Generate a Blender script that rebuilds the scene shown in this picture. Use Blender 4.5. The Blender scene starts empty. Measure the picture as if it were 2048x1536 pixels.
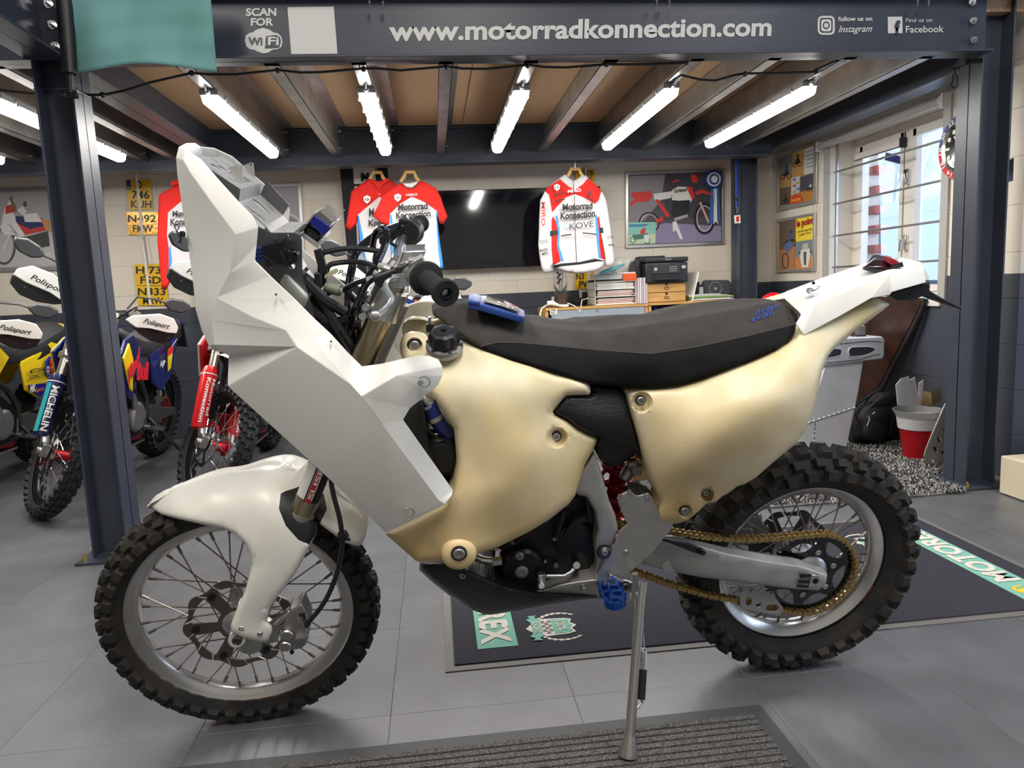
import bpy, bmesh, math, random
import numpy as np
from mathutils import Vector, Matrix
from mathutils.geometry import delaunay_2d_cdt
random.seed(7)
PI = math.pi
S = bpy.context.scene
COL = S.collection
# ---------------------------------------------------------------- camera
CAMZ = 1.12
F = 1427.0
_X = Vector((0.99312544, -0.05692083, 0.10228336))     # world x in camera axes (right, down, forward)
_Y = Vector((-0.1087659, -0.12576489, 0.9860797))
_Z = Vector((-0.04326482, -0.99042577, -0.13109136))
C0 = Vector((0, 0, CAMZ))
cam = bpy.data.cameras.new('camera'); camo = bpy.data.objects.new('camera', cam); COL.objects.link(camo)
right = Vector((_X.x, _Y.x, _Z.x)); down = Vector((_X.y, _Y.y, _Z.y)); fwd = Vector((_X.z, _Y.z, _Z.z))
m = Matrix((( right.x, -down.x, -fwd.x, 0), (right.y, -down.y, -fwd.y, 0), (right.z, -down.z, -fwd.z, CAMZ), (0, 0, 0, 1)))
camo.matrix_world = m
cam.sensor_fit = 'HORIZONTAL'; cam.sensor_width = 36; cam.lens = F * 36 / 2048
cam.clip_start = 0.05; cam.clip_end = 200
S.camera = camo
# ---------------------------------------------------------------- view, sky and large lights
S.view_settings.view_transform = 'Standard'; S.view_settings.look = 'None'
S.view_settings.exposure = 0.05
S.view_settings.gamma = 1; S.view_settings.use_curve_mapping = False
w = bpy.data.worlds.new('overcast_sky'); S.world = w; w.use_nodes = True
bg = w.node_tree.nodes['Background']; bg.inputs[0].default_value = (0.50, 0.70, 1.0, 1); bg.inputs[1].default_value = .85
def area(name, loc, rot, sx, sy, power, color=(1, 1, 1), spread=PI):
    l = bpy.data.lights.new(name, 'AREA'); l.shape = 'RECTANGLE'; l.size = sx; l.size_y = sy; l.energy = power; l.color = color
    l.spread = spread
    o = bpy.data.objects.new(name, l); COL.objects.link(o); o.location = loc; o.rotation_euler = rot
    return o
# shop ceiling panels in the open hall on the camera's side, daylight entering at the window, and a bluish light at right, source unseen
area('shop_ceiling_light', (-1.9, 0.1, 3.9), (0, 0, 0), 0.6, 2.4, 95, (1, .95, .88))
area('shop_ceiling_light', (0.4, -0.2, 3.9), (0, 0, 0), 0.6, 2.4, 100, (1, .95, .88))
area('shop_ceiling_light', (2.7, 0.1, 3.9), (0, 0, 0), 0.6, 2.4, 75, (.97, .97, 1))
area('hall_side_light', (6.4, 0.3, 1.7), (0, math.radians(90), 0), 2.6, 3.4, 85, (.60, .74, 1))
area('window_daylight', (4.3, 4.75, 1.75), (0, math.radians(84), 0), 1.4, 1.8, 80, (.55, .72, 1))

# ---------------------------------------------------------------- pixel -> place helpers
BO = Vector((0, 1.8625, 0)); LEAN = math.radians(11.7)
MB = Matrix.Translation(BO) @ Matrix.Rotation(LEAN, 4, 'X'); MBI = MB.inverted()
def ray(px, py):
    a, b = px - 1024, py - 768
    return Vector((_X.x*a + _X.y*b + _X.z*F, _Y.x*a + _Y.y*b + _Y.z*F, _Z.x*a + _Z.y*b + _Z.z*F))
AX = {'x': 0, 'y': 1, 'z': 2}
def on(px, py, k, v):
    """the point seen at a pixel of the photograph on the plane k = v; k 'b' is a plane of the leaning motorcycle (its own coordinates)"""
    d = ray(px, py)
    if k == 'b':
        o = MBI @ C0; d = MBI.to_3x3() @ d; t = (v - o.y) / d.y
        return o + d * t
    i = AX[k]; t = (v - C0[i]) / d[i]
    return C0 + d * t
def B(px, py, y): return on(px, py, 'b', y)

# ---------------------------------------------------------------- materials
_mats = {}
def mat(name, col, rough=.5, metal=0, noise=0, nscale=20, bump=0, bscale=60, spec=None, coat=0, emit=None, estr=0, trans=0, alpha=1, sheen=0, sss=0, col2=None, stretch=None):
    if name in _mats: return _mats[name]
    m = bpy.data.materials.new(name); m.use_nodes = True; nt = m.node_tree; n = nt.nodes; b = n['Principled BSDF']
    b.inputs['Base Color'].default_value = (*col, 1); b.inputs['Roughness'].default_value = rough; b.inputs['Metallic'].default_value = metal
    if spec is not None: b.inputs['Specular IOR Level'].default_value = spec
    if coat: b.inputs['Coat Weight'].default_value = coat; b.inputs['Coat Roughness'].default_value = .08
    if emit: b.inputs['Emission Color'].default_value = (*emit, 1); b.inputs['Emission Strength'].default_value = estr
    if trans: b.inputs['Transmission Weight'].default_value = trans
    if alpha < 1: b.inputs['Alpha'].default_value = alpha
    if sheen: b.inputs['Sheen Weight'].default_value = sheen
    if sss: b.inputs['Subsurface Weight'].default_value = sss; b.inputs['Subsurface Radius'].default_value = (.02, .012, .006)
    tc = n.new('ShaderNodeTexCoord'); src = tc.outputs['Object']
    if stretch:
        mp = n.new('ShaderNodeMapping'); mp.inputs['Scale'].default_value = stretch; nt.links.new(src, mp.inputs[0]); src = mp.outputs[0]
    if noise:
        t = n.new('ShaderNodeTexNoise'); t.inputs['Scale'].default_value = nscale; t.inputs['Detail'].default_value = 5
        nt.links.new(src, t.inputs['Vector'])
        r = n.new('ShaderNodeMapRange'); r.inputs[1].default_value = .35; r.inputs[2].default_value = .65
        nt.links.new(t.outputs['Fac'], r.inputs[0])
        mx = n.new('ShaderNodeMix'); mx.data_type = 'RGBA'
        c2 = col2 or tuple(max(0, c * (1 - noise)) for c in col)
        mx.inputs[6].default_value = (*col, 1); mx.inputs[7].default_value = (*c2, 1)
        nt.links.new(r.outputs[0], mx.inputs[0]); nt.links.new(mx.outputs[2], b.inputs['Base Color'])
        m['mix'] = 1
    if bump:
        t = n.new('ShaderNodeTexNoise'); t.inputs['Scale'].default_value = bscale; t.inputs['Detail'].default_value = 4
        nt.links.new(src, t.inputs['Vector'])
        bp_ = n.new('ShaderNodeBump'); bp_.inputs['Strength'].default_value = bump; bp_.inputs['Distance'].default_value = .004
        nt.links.new(t.outputs['Fac'], bp_.inputs['Height']); nt.links.new(bp_.outputs[0], b.inputs['Normal'])
    _mats[name] = m; return m
def srgb(h):
    h = h.lstrip('#'); v = [int(h[i:i+2], 16) / 255 for i in (0, 2, 4)]
    return tuple(c / 12.92 if c <= .04045 else ((c + .055) / 1.055) ** 2.4 for c in v)

steelblue = mat('charcoal steel paint', srgb('#3c414d'), .38, 0, .15, 6, .05, 200)
white = mat('white print', srgb('#e8e6e0'), .55)
black = mat('black plastic', (.012, .012, .014), .42, bump=.1, bscale=300)
blackgloss = mat('black gloss', (.006, .006, .008), .12, coat=.3)
red = mat('red', srgb('#d8201a'), .5); blue = mat('blue', srgb('#1c3c9c'), .4); yellow = mat('yellow', srgb('#f0cc18'), .45)
alu = mat('aluminium', (.62, .61, .59), .32, 1, .12, 30, .06, 200)
aludull = mat('cast aluminium', (.42, .41, .39), .48, .85, .2, 12, .12, 220)
chrome = mat('polished metal', (.8, .8, .8), .12, 1)
galv = mat('galvanised steel', (.50, .49, .47), .38, .9, .25, 7, .03, 60)
rubber = mat('tyre rubber', (.012, .0115, .012), .75, 0, .5, 9, .15, 90, col2=(.034, .028, .022))
rubber2 = mat('background tyre rubber', (.012, .012, .013), .7)
wood = mat('light wood', srgb('#c99a58'), .5, 0, .25, 5, .05, 40, stretch=(1, 1, 8))
orange = mat('orange', srgb('#e8641c'), .5)

# ---------------------------------------------------------------- mesh helpers
def _pin(c, h):
    r = False; n = len(h)
    for i in range(n):
        x1, y1 = h[i]; x2, y2 = h[(i+1) % n]
        if (y1 > c.y) != (y2 > c.y) and c.x < (x2-x1)*(c.y-y1)/(y2-y1) + x1: r = not r
    return r
class M:
    def __init__(s): s.v = []; s.f = []
    def add(s, vs, fs):
        o = len(s.v); s.v += [Vector(p) for p in vs]; s.f += [tuple(i + o for i in f) for f in fs]; return s
    def box(s, a, b):
        x0, y0, z0 = (min(a[i], b[i]) for i in range(3)); x1, y1, z1 = (max(a[i], b[i]) for i in range(3))
        return s.add([(x0,y0,z0),(x1,y0,z0),(x1,y1,z0),(x0,y1,z0),(x0,y0,z1),(x1,y0,z1),(x1,y1,z1),(x0,y1,z1)],
                     [(0,3,2,1),(4,5,6,7),(0,1,5,4),(1,2,6,5),(2,3,7,6),(3,0,4,7)])
    def obox(s, c, ax, ay, az):                       # oriented box: centre and three half-axis vectors
        c, ax, ay, az = map(Vector, (c, ax, ay, az))
        return s.add([c + ax*i + ay*j + az*k for k in (-1, 1) for i, j in ((-1,-1),(1,-1),(1,1),(-1,1))],
                     [(0,3,2,1),(4,5,6,7),(0,1,5,4),(1,2,6,5),(2,3,7,6),(3,0,4,7)])
    def prism(s, poly, off):
        poly = [Vector(p) for p in poly]; off = Vector(off); n = len(poly)
        return s.add(poly + [p + off for p in poly], [tuple(range(n))[::-1], tuple(range(n, 2*n))] + [(i, (i+1) % n, n + (i+1) % n, n + i) for i in range(n)])
    def tube(s, pts, r, seg=10, caps=True, closed=False, flat=None):
        pts = [Vector(p) for p in pts]; n = len(pts)
        rr = r if isinstance(r, (list, tuple)) else [r] * n
        ref = None; vs = []
        for i, p in enumerate(pts):
            a = pts[(i - 1) % n] if (closed or i > 0) else p; b = pts[(i + 1) % n] if (closed or i < n - 1) else p
            t = (b - a).normalized() if (b - a).length > 1e-9 else Vector((0, 0, 1))
            if ref is None:
                ref = Vector(flat) if flat else (Vector((0, 0, 1)) if abs(t.z) < .9 else Vector((1, 0, 0)))
            u = (ref - t * ref.dot(t)); u = u.normalized() if u.length > 1e-6 else t.orthogonal().normalized()
            ref = u; v = t.cross(u)
            ri = rr[i]; ru, rv = ri if isinstance(ri, tuple) else (ri, ri)
            vs += [p + u * (math.cos(2*PI*k/seg) * ru) + v * (math.sin(2*PI*k/seg) * rv) for k in range(seg)]
        fs = []
        for i in range(n if closed else n - 1):
            j = (i + 1) % n
            fs += [(i*seg + k, i*seg + (k+1) % seg, j*seg + (k+1) % seg, j*seg + k) for k in range(seg)]
        if caps and not closed: fs += [tuple(range(seg))[::-1], tuple((n-1)*seg + k for k in range(seg))]
        return s.add(vs, fs)
    def cyl(s, a, b, r, r2=None, seg=16): return s.tube([a, b], [r, r if r2 is None else r2], seg)
    def lathe(s, o, axis, prof, seg=24, caps=True):    # prof: (radius, height along the axis)
        o = Vector(o); ax = Vector(axis).normalized(); u = ax.orthogonal().normalized(); v = ax.cross(u)
        vs = [o + ax*h + (u*math.cos(2*PI*k/seg) + v*math.sin(2*PI*k/seg)) * r for r, h in prof for k in range(seg)]
        n = len(prof); fs = [(i*seg + k, i*seg + (k+1) % seg, (i+1)*seg + (k+1) % seg, (i+1)*seg + k) for i in range(n-1) for k in range(seg)]
        if caps: fs += [tuple(range(seg))[::-1], tuple((n-1)*seg + k for k in range(seg))]
        return s.add(vs, fs)
    def ball(s, c, r, seg=12, sc=(1, 1, 1)):
        n = seg // 2 + 1; c = Vector(c)
        vs = [c + Vector((sc[0]*r*math.sin(PI*i/n)*math.cos(2*PI*k/seg), sc[1]*r*math.sin(PI*i/n)*math.sin(2*PI*k/seg), sc[2]*r*math.cos(PI*i/n))) for i in range(1, n) for k in range(seg)]
        vs += [c + Vector((0, 0, r*sc[2])), c - Vector((0, 0, r*sc[2]))]
        L = (n-1)*seg
        fs = [(i*seg + k, (i+1)*seg + k, (i+1)*seg + (k+1) % seg, i*seg + (k+1) % seg) for i in range(n-2) for k in range(seg)]
        fs += [(L, k, (k+1) % seg) for k in range(seg)] + [(L+1, (n-2)*seg + (k+1) % seg, (n-2)*seg + k) for k in range(seg)]
        return s.add(vs, fs)
    def grid(s, rows):                                 # rows of points
        n, c = len(rows), len(rows[0])
        return s.add([p for r in rows for p in r], [(i*c+j, i*c+j+1, (i+1)*c+j+1, (i+1)*c+j) for i in range(n-1) for j in range(c-1)])
    def holed(s, outer, holes, place, off):            # 2D outline with holes; place maps (x, y) to 3D, off extrudes it
        pts = [Vector(p) for p in outer]; ed = [(i, (i+1) % len(outer)) for i in range(len(outer))]
        for h in holes:
            b = len(pts); pts += [Vector(p) for p in h]; ed += [(b+i, b+(i+1) % len(h)) for i in range(len(h))]
        vv, _, ff = delaunay_2d_cdt(pts, ed, [], 1, 1e-7)[:3]
        ff = [f for f in ff if not any(_pin(sum((vv[i] for i in f), Vector((0, 0))) / len(f), h) for h in holes)]
        n = len(vv); P = [Vector(place(p.x, p.y)) for p in vv]; off = Vector(off); cnt = {}
        for f in ff:
            for i in range(len(f)):
                a, b = f[i], f[(i+1) % len(f)]
                cnt[(a, b)] = 1
        fs = [tuple(f)[::-1] for f in ff] + [tuple(i + n for i in f) for f in ff]
        fs += [(a, b, b+n, a+n) for (a, b) in cnt if (b, a) not in cnt]
        return s.add(P + [p + off for p in P], fs)
WM = {}
def wm(o): return WM.get(o.name, Matrix.Identity(4))
def tag(o, label=None, cat=None, group=None, kind=None):
    if label: o['label'] = label
    if cat: o['category'] = cat
    if group: o['group'] = group
    if kind: o['kind'] = kind
    return o
def smooth(me, ang=35):
    me.shade_smooth(); me.set_sharp_from_angle(angle=math.radians(ang))
def mesh_of(name, b, material, ang=35):
    me = bpy.data.meshes.new(name)
    me.from_pydata([tuple(p) for p in b.v], [], b.f); me.validate(); me.update()
    bm = bmesh.new(); bm.from_mesh(me); bmesh.ops.remove_doubles(bm, verts=bm.verts, dist=1e-5); bmesh.ops.recalc_face_normals(bm, faces=bm.faces); bm.to_mesh(me); bm.free()
    if ang: smooth(me, ang)
    if material: me.materials.append(material)
    return me
def obj(name, b, material=None, parent=None, local=False, bevel=0, ang=35, solid=0, base=None, sub=0):
    """link a builder's shapes as ONE mesh object; world coordinates unless local"""
    me = b if isinstance(b, bpy.types.Mesh) else mesh_of(name, b, material, ang)
    o = bpy.data.objects.new(name, me); COL.objects.link(o)
    if parent is not None:
        o.parent = parent; P = wm(parent); WM[o.name] = P.copy()
        if not local and P != Matrix.Identity(4): me.transform(P.inverted())
    elif not local:
        if base is None:
            vs = [v.co for v in me.vertices]
            base = Vector(((min(v.x for v in vs)+max(v.x for v in vs))/2, (min(v.y for v in vs)+max(v.y for v in vs))/2, min(v.z for v in vs)))
        me.transform(Matrix.Translation(-Vector(base))); o.location = base; WM[o.name] = Matrix.Translation(base)
    if solid: md = o.modifiers.new('thickness', 'SOLIDIFY'); md.thickness = solid; md.offset = -1
    if bevel:
        md = o.modifiers.new('soft_edges', 'BEVEL'); md.width = bevel; md.segments = 2; md.limit_method = 'ANGLE'; md.angle_limit = math.radians(28)
    if sub: md = o.modifiers.new('smooth', 'SUBSURF'); md.levels = sub; md.render_levels = sub
    return o
def thing(name, label, cat, loc=(0, 0, 0), rot=None, group=None, kind=None):
    o = bpy.data.objects.new(name, None); COL.objects.link(o); o.empty_display_size = .05
    Mx = Matrix.Translation(Vector(loc)) @ (rot or Matrix.Identity(4)); o.matrix_world = Mx; WM[o.name] = Mx
    return tag(o, label, cat, group, kind)
def copy_tree(o, parent=None):
    c = o.copy(); COL.objects.link(c); c.parent = parent
    for ch in list(o.children): copy_tree(ch, c)
    return c
def poly(pts, k, v): return [on(x, y, k, v) for x, y in pts]
NRM = {'x': Vector((-1, 0, 0)), 'y': Vector((0, -1, 0)), 'z': Vector((0, 0, 1)), 'b': Vector((0, -1, 0))}
def plate(name, pts, k, v, th, material, parent=None, holes=(), **kw):
    """flat piece traced on the plane k = v, th thick towards the viewer"""
    b = M(); n = NRM[k]
    if holes:
        P0 = on(pts[0][0], pts[0][1], k, v)
        i, j = {'x': (1, 2), 'y': (0, 2), 'b': (0, 2), 'z': (0, 1)}[k]
        def q(p): P = on(p[0], p[1], k, v); return (P[i], P[j])
        def pl(a, c):
            r = [0, 0, 0]; r[i] = a; r[j] = c; r[{'x': 0, 'y': 1, 'b': 1, 'z': 2}[k]] = v; return r
        b.holed([q(p) for p in pts], [[q(p) for p in h] for h in holes], pl, n * th)
    else: b.prism(poly(pts, k, v), n * th)
    return obj(name, b, material, parent, local=(k == 'b') or kw.pop('local', False), **kw)
def rect(x0, y0, x1, y1): return [(x0, y0), (x1, y0), (x1, y1), (x0, y1)]
def ell(cx, cy, rx, ry, n=20, a0=0): return [(cx + rx*math.cos(a0 + 2*PI*i/n), cy + ry*math.sin(a0 + 2*PI*i/n)) for i in range(n)]
def text_mesh(s, bold=0.0, th=.0, shear=0, spacing=1.0):
    c = bpy.data.curves.new('txt', 'FONT'); c.body = s; c.size = 1; c.offset = bold; c.extrude = th; c.shear = shear; c.resolution_u = 3; c.space_character = spacing
    c.align_x = 'LEFT'
    o = bpy.data.objects.new('txt', c); COL.objects.link(o)
    dg = bpy.context.evaluated_depsgraph_get(); dg.update(); me = bpy.data.meshes.new_from_object(o.evaluated_get(dg))
    bpy.data.objects.remove(o); bpy.data.curves.remove(c)
    return me
def text(name, s, a, b, up, material, parent=None, bold=.015, th=.002, shear=0, local=False, spacing=1.0, kind=None):
    """lettering whose baseline runs from a to b and whose capitals reach the vector up"""
    a, b, up = Vector(a), Vector(b), Vector(up)
    me = text_mesh(s, bold, 0, shear, spacing)
    if not len(me.vertices): return None
    xs = [v.co.x for v in me.vertices]; ys = [v.co.y for v in me.vertices]; x0, x1 = min(xs), max(xs)
    ch = .70
    X = (b - a) / (x1 - x0); Y = up / ch; n = X.cross(Y).normalized()
    for v in me.vertices: v.co = a + X * (v.co.x - x0) + Y * v.co.y + n * th
    me.materials.clear(); me.materials.append(material)
    return obj(name, me, None, parent, local=local)
def ptext(name, s, a, b, t, k, v, material, parent=None, **kw):
    """lettering on the plane k = v: a, b pixels of the baseline ends, t a pixel at cap height over a"""
    A, Bp, T = on(*a, k, v), on(*b, k, v), on(*t, k, v)
    return text(name, s, A, Bp, T - A, material, parent, local=(k == 'b'), **kw)
# ================================================================ ROOM SHELL
def wallpaint():
    m = bpy.data.materials.new('painted blockwork'); m.use_nodes = True; nt = m.node_tree; n = nt.nodes; b = n['Principled BSDF']
    g = n.new('ShaderNodeNewGeometry'); sx = n.new('ShaderNodeSeparateXYZ'); nt.links.new(g.outputs['Position'], sx.inputs[0])
    th = n.new('ShaderNodeMath'); th.operation = 'GREATER_THAN'; th.inputs[1].default_value = 1.09; nt.links.new(sx.outputs[2], th.inputs[0])
    t = n.new('ShaderNodeTexNoise'); t.inputs['Scale'].default_value = 3; t.inputs['Detail'].default_value = 6; nt.links.new(g.outputs['Position'], t.inputs['Vector'])
    def two(a, c):
        x = n.new('ShaderNodeMix'); x.data_type = 'RGBA'; x.inputs[6].default_value = (*a, 1); x.inputs[7].default_value = (*c, 1); nt.links.new(t.outputs['Fac'], x.inputs[0]); return x
    d, l = two(srgb('#353944'), srgb('#424651')), two(srgb('#d9cfc0'), srgb('#e2d9cb'))
    x = n.new('ShaderNodeMix'); x.data_type = 'RGBA'; nt.links.new(th.outputs[0], x.inputs[0]); nt.links.new(d.outputs[2], x.inputs[6]); nt.links.new(l.outputs[2], x.inputs[7])
    nt.links.new(x.outputs[2], b.inputs['Base Color']); b.inputs['Roughness'].default_value = .5
    t2 = n.new('ShaderNodeTexNoise'); t2.inputs['Scale'].default_value = 90; nt.links.new(g.outputs['Position'], t2.inputs['Vector'])
    bu = n.new('ShaderNodeBump'); bu.inputs['Strength'].default_value = .18; bu.inputs['Distance'].default_value = .004; nt.links.new(t2.outputs['Fac'], bu.inputs['Height']); nt.links.new(bu.outputs[0], b.inputs['Normal'])
    return m
wallm = wallpaint()
floorm = mat('grey vinyl floor tile', srgb('#66676b'), .36, 0, .22, 5, .22, 230)
floord = mat('floor joint', (.075, .075, .078), .8)
WY = 6.14; WX = 3.0
floor = obj('floor', M().box((-6.6, -3.6, -.05), (7, 6.4, -.0045)), floord)
tag(floor, kind='structure')
def blockmesh(name, sx, sy, sz, m, bev):
    bm = bmesh.new(); bmesh.ops.create_cube(bm, size=1); bmesh.ops.scale(bm, vec=(sx, sy, sz), verts=bm.verts)
    bmesh.ops.bevel(bm, geom=bm.edges[:], offset=bev, segments=1, affect='EDGES')
    me = bpy.data.meshes.new(name); bm.to_mesh(me); bm.free(); me.materials.append(m); return me
def piece(name, me, loc, parent, rot=None):
    o = bpy.data.objects.new(name, me); COL.objects.link(o); o.parent = parent
    o.location = Vector(loc) - wm(parent).translation
    if rot: o.rotation_euler = rot
    return o
tm = blockmesh('floor_tile', .4993, .4993, .006, floorm, .0006)
for i in range(-9, 7):
    for j in range(-3, 9):
        piece('floor_tile', tm, (.322 + .25 + .5*i, 1.816 + .25 + .5*j, -.003), floor)
far = M().box((-6.6, -3.6, -.0046), (-4.18, 6.3, 0)); far.box((-4.18, -3.6, -.0046), (7, .317, 0)); far.box((3.82, .317, -.0046), (7, 6.3, 0))
obj('floor_surround', far, floorm, floor)

# back wall and right wall of painted concrete blocks, each block a piece
wb = obj('wall_back', M().box((-6.6, WY+.004, 0), (WX+.3, WY+.2, 4)), wallm); tag(wb, kind='structure')
bl = blockmesh('wall_block', .4785, .02, .2385, wallm, .0018)
for r in range(10):
    for c in range(-13, 7):
        x = c*.48 + (.24 if r % 2 else 0)
        if x > WX - .1 or x < -4.3: continue
        piece('wall_block', bl, (x, WY + .010, .12 + .24*r), wb)
WIN = dict(y0=3.99, y1=5.21, z0=.94, z1=2.11)         # the opening in the right wall
wr = M()
wr.box((WX+.004, 3.41, 0), (WX+.26, WIN['y0'], 4)); wr.box((WX+.004, WIN['y1'], 0), (WX+.26, WY+.2, 4))
wr.box((WX+.004, WIN['y0'], 0), (WX+.26, WIN['y1'], WIN['z0'])); wr.box((WX+.004, WIN['y0'], WIN['z1']), (WX+.26, WIN['y1'], 4))
wro = obj('wall_right', wr, wallm); tag(wro, kind='structure')
blr = {}
def rblock(y0, y1, z0, z1):
    k = (round(y1-y0, 3), round(z1-z0, 3))
    if k not in blr: blr[k] = blockmesh('wall_block', .02, k[0]-.0018, k[1]-.0018, wallm, .0018)
    piece('wall_block', blr[k], (WX + .010, (y0+y1)/2, (z0+z1)/2), wro)
for r in range(10):
    z0, z1 = .24*r, .24*r + .24
    y = 3.41
    k = 0
    while y < WY - .01:
        y2 = min(y + (.24 if (k == 0 and r % 2) else .48), WY)
        a, b_ = y, y2; zz0, zz1 = z0, z1
        segs = [(a, b_)]
        if z1 > WIN['z0'] + .01 and z0 < WIN['z1'] - .01:
            segs = []
            if a < WIN['y0']: segs.append((a, min(b_, WIN['y0'])))
            if b_ > WIN['y1']: segs.append((max(a, WIN['y1']), b_))
        for s_ in segs:
            if s_[1] - s_[0] > .03: rblock(*s_, z0, z1)
        y = y2; k += 1
# the pier face that turns towards the hall, right of the column
wp = obj('wall_front_right', M().box((WX+.01, 3.414, 0), (6.9, 3.62, 4)), wallm); tag(wp, kind='structure')
for r in range(10):
    for c in range(2): piece('wall_block', bl, (WX + .24 + .48*c + (-.0 if r % 2 else 0) + .002, 3.414 + .003, .12 + .24*r), wp)
# the unseen rest of the hall, plain
hallm = mat('hall plaster', srgb('#b9b5ae'), .8)
for nm, a, b_ in (('wall_left', (-6.7, -3.6, 0), (-6.6, 6.4, 4.1)), ('wall_hall_end', (-6.6, -3.7, 0), (7, -3.6, 4.1)), ('wall_hall_right', (6.9, -3.6, 0), (7.0, 3.6, 4.1))):
    tag(obj(nm, M().box(a, b_), hallm), kind='structure')
tag(obj('ceiling', M().box((-6.7, -3.7, 4.1), (7.1, 3.2, 4.2)), hallm), kind='structure')

# ---------------------------------------------------------------- mezzanine: boards, joists, steel frame
osb = mat('particle board', srgb('#c4a27c'), .75, 0, .35, 120, .15, 240, col2=srgb('#a37f5e'))
ZB = 2.139
mz = obj('ceiling_mezzanine', M().box((-6.6, 3.36, 2.345), (2.95, 6.14, 2.42)), osb); tag(mz, kind='structure')
for k, x in enumerate([-4.6, -3.38, -2.16, -.94, .28, 1.50, 2.72]):
    for y0, y1 in ((3.34, 3.62), (3.625, 6.1)):
        obj('ceiling_board', M().box((x-1.215, y0, 2.337), (min(x, 2.90)-.003, y1, 2.346)), osb, mz)
def joist(x):
    b = M(); y0, y1 = 3.345, 5.56
    b.box((x-.032, y0, ZB), (x+.032, y1, ZB+.003)); b.box((x+.029, y0, ZB), (x+.032, y1, 2.335)); b.box((x+.029, y0, 2.332), (x+.09, y1, 2.335)); b.box((x-.032, y0, ZB), (x-.029, y1, ZB+.014))
    for yy in (3.8, 4.4, 5.0): b.cyl((x+.031, yy, 2.24), (x+.036, yy, 2.24), .007, seg=8); b.cyl((x+.031, yy+.05, 2.24), (x+.036, yy+.05, 2.24), .007, seg=8)
    o = obj('steel_joist', b, galv, mz)
    bb = M()
    for z in (2.18, 2.30): bb.cyl((x+.034, 5.43, z), (x+.052, 5.43, z), .011, seg=6)
    obj('bolt', bb, chrome, o)
for x in (-3.9, -3.53, -3.15, -2.75, -2.37, -2.0, -1.77, -1.02, -.645, -.27, .115, .5, .87, 1.28, 1.655, 2.03, 2.42): joist(x)
def ibeam_x(name, x0, x1, yf, wd, z0, z1, label, cut=0):
    t = thing(name, label, 'beam', ((x0+x1)/2, yf + wd/2, z0), kind=None)
    b = M(); b.box((x0, yf, z0), (x1, yf+wd, z0+.011)); b.box((x0, yf, z1-.011), (x1, yf+wd, z1)); b.box((x0, yf+wd/2-.004, z0), (x1, yf+wd/2+.004, z1))
    obj('web_and_flanges', b, steelblue, t, bevel=.002); return t
fb = ibeam_x('front_beam', -1.43, 2.69, 3.27, .115, ZB, 2.405, 'long charcoal steel beam across the top carrying the white web address')
ibeam_x('front_beam', -6.5, -1.584, 3.27, .115, ZB, 2.405, 'charcoal steel beam end running out of frame left of the left column')
ibeam_x('rear_beam', -6.5, 2.70, 5.45, .14, 2.066, 2.33, 'dark steel beam along the rear of the ceiling in front of the wall')
fascia = M().box((-6.5, 3.24, 2.405), (6.5, 3.40, 2.60)); tag(obj('trim_1', fascia, steelblue), kind='structure')
def ibeam_y(x0, x1, y0, y1, z0, z1, label):
    t = thing('side_beam', label, 'beam', ((x0+x1)/2, (y0+y1)/2, z0)); b = M()
    b.box((x0, y0, z0), (x1, y1, z0+.012)); b.box((x0, y0, z1-.012), (x1, y1, z1)); b.box(((x0+x1)/2-.004, y0, z0), ((x0+x1)/2+.004, y1, z1))
    obj('web_and_flanges', b, steelblue, t, bevel=.002); return t
ibeam_y(2.70, 2.85, 3.51, 5.72, 2.12, 2.36, 'charcoal steel beam running back above the window')
ibeam_y(-1.584, -1.43, 3.44, 5.44, ZB, 2.36, 'charcoal steel beam running back from the left column')
sb = ibeam_y(-1.60, -1.44, .6, 3.24, ZB, 2.6, 'charcoal steel beam at the top left corner coming towards the viewer')
def bolts(parent, pts, n, r=.014, h=.03):
    for p in pts:
        b = M(); n = Vector(n).normalized(); p = Vector(p)
        b.cyl(p, p+n*.004, r*1.35, seg=14); b.cyl(p+n*.004, p+n*h*.6, r, seg=6); b.cyl(p+n*h*.6, p+n*h, r*.55, seg=10)
        obj('bolt', b, chrome, parent)
ep = M().box((-1.60, 3.236, ZB-.01), (-1.44, 3.25, 2.55)); obj('end_plate', ep, steelblue, sb)
bolts(sb, [on(x, y, 'y', 3.236) for x, y in ((98, 8), (106, 50), (112, 93))], (0, -1, 0), .013)
bolts(fb, [on(x, y, 'y', 3.31) for x, y in ((1944, 5), (1946, 42), (1947, 80))], (-.3, -1, 0), .011)
bolts(fb, [on(x, y, 'y', 3.26) for x, y in ((739, 3), (766, 4), (1313, 1), (1338, 0), (1834, 0), (1856, 0))], (0, -.2, -1), .006, .03)
def column(x0, x1, y0, y1, label, z1=2.6, plate_=True):
    t = thing('steel_column', label, 'column', ((x0+x1)/2, (y0+y1)/2, 0))
    b = M(); b.box((x0, y0, 0.012), (x0+.010, y1, z1)); b.box((x1-.010, y0, .012), (x1, y1, z1)); ym = (y0+y1)/2; b.box((x0, ym-.005, .012), (x1, ym+.005, z1))
    obj('flanges_and_web', b, steelblue, t, bevel=.002)
    if plate_:
        obj('base_plate', M().box((x0-.045, y0-.07, 0), (x1+.045, y1+.07, .012)), steelblue, t)
        brass = mat('zinc bolt', (.75, .6, .3), .3, 1)
        for xx, yy in ((x0-.018, y0-.035), (x1+.02, y0-.03)):
            b = M(); b.cyl((xx, yy, .012), (xx, yy, .018), .014); b.cyl((xx, yy, .018), (xx, yy, .032), .012, seg=6); b.cyl((xx, yy, .032), (xx, yy, .042), .006); obj('anchor_bolt', b, brass, t)
    return t
column(-1.584, -1.432, 3.261, 3.425, 'charcoal steel column at the left with motorcycles behind it')
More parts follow.
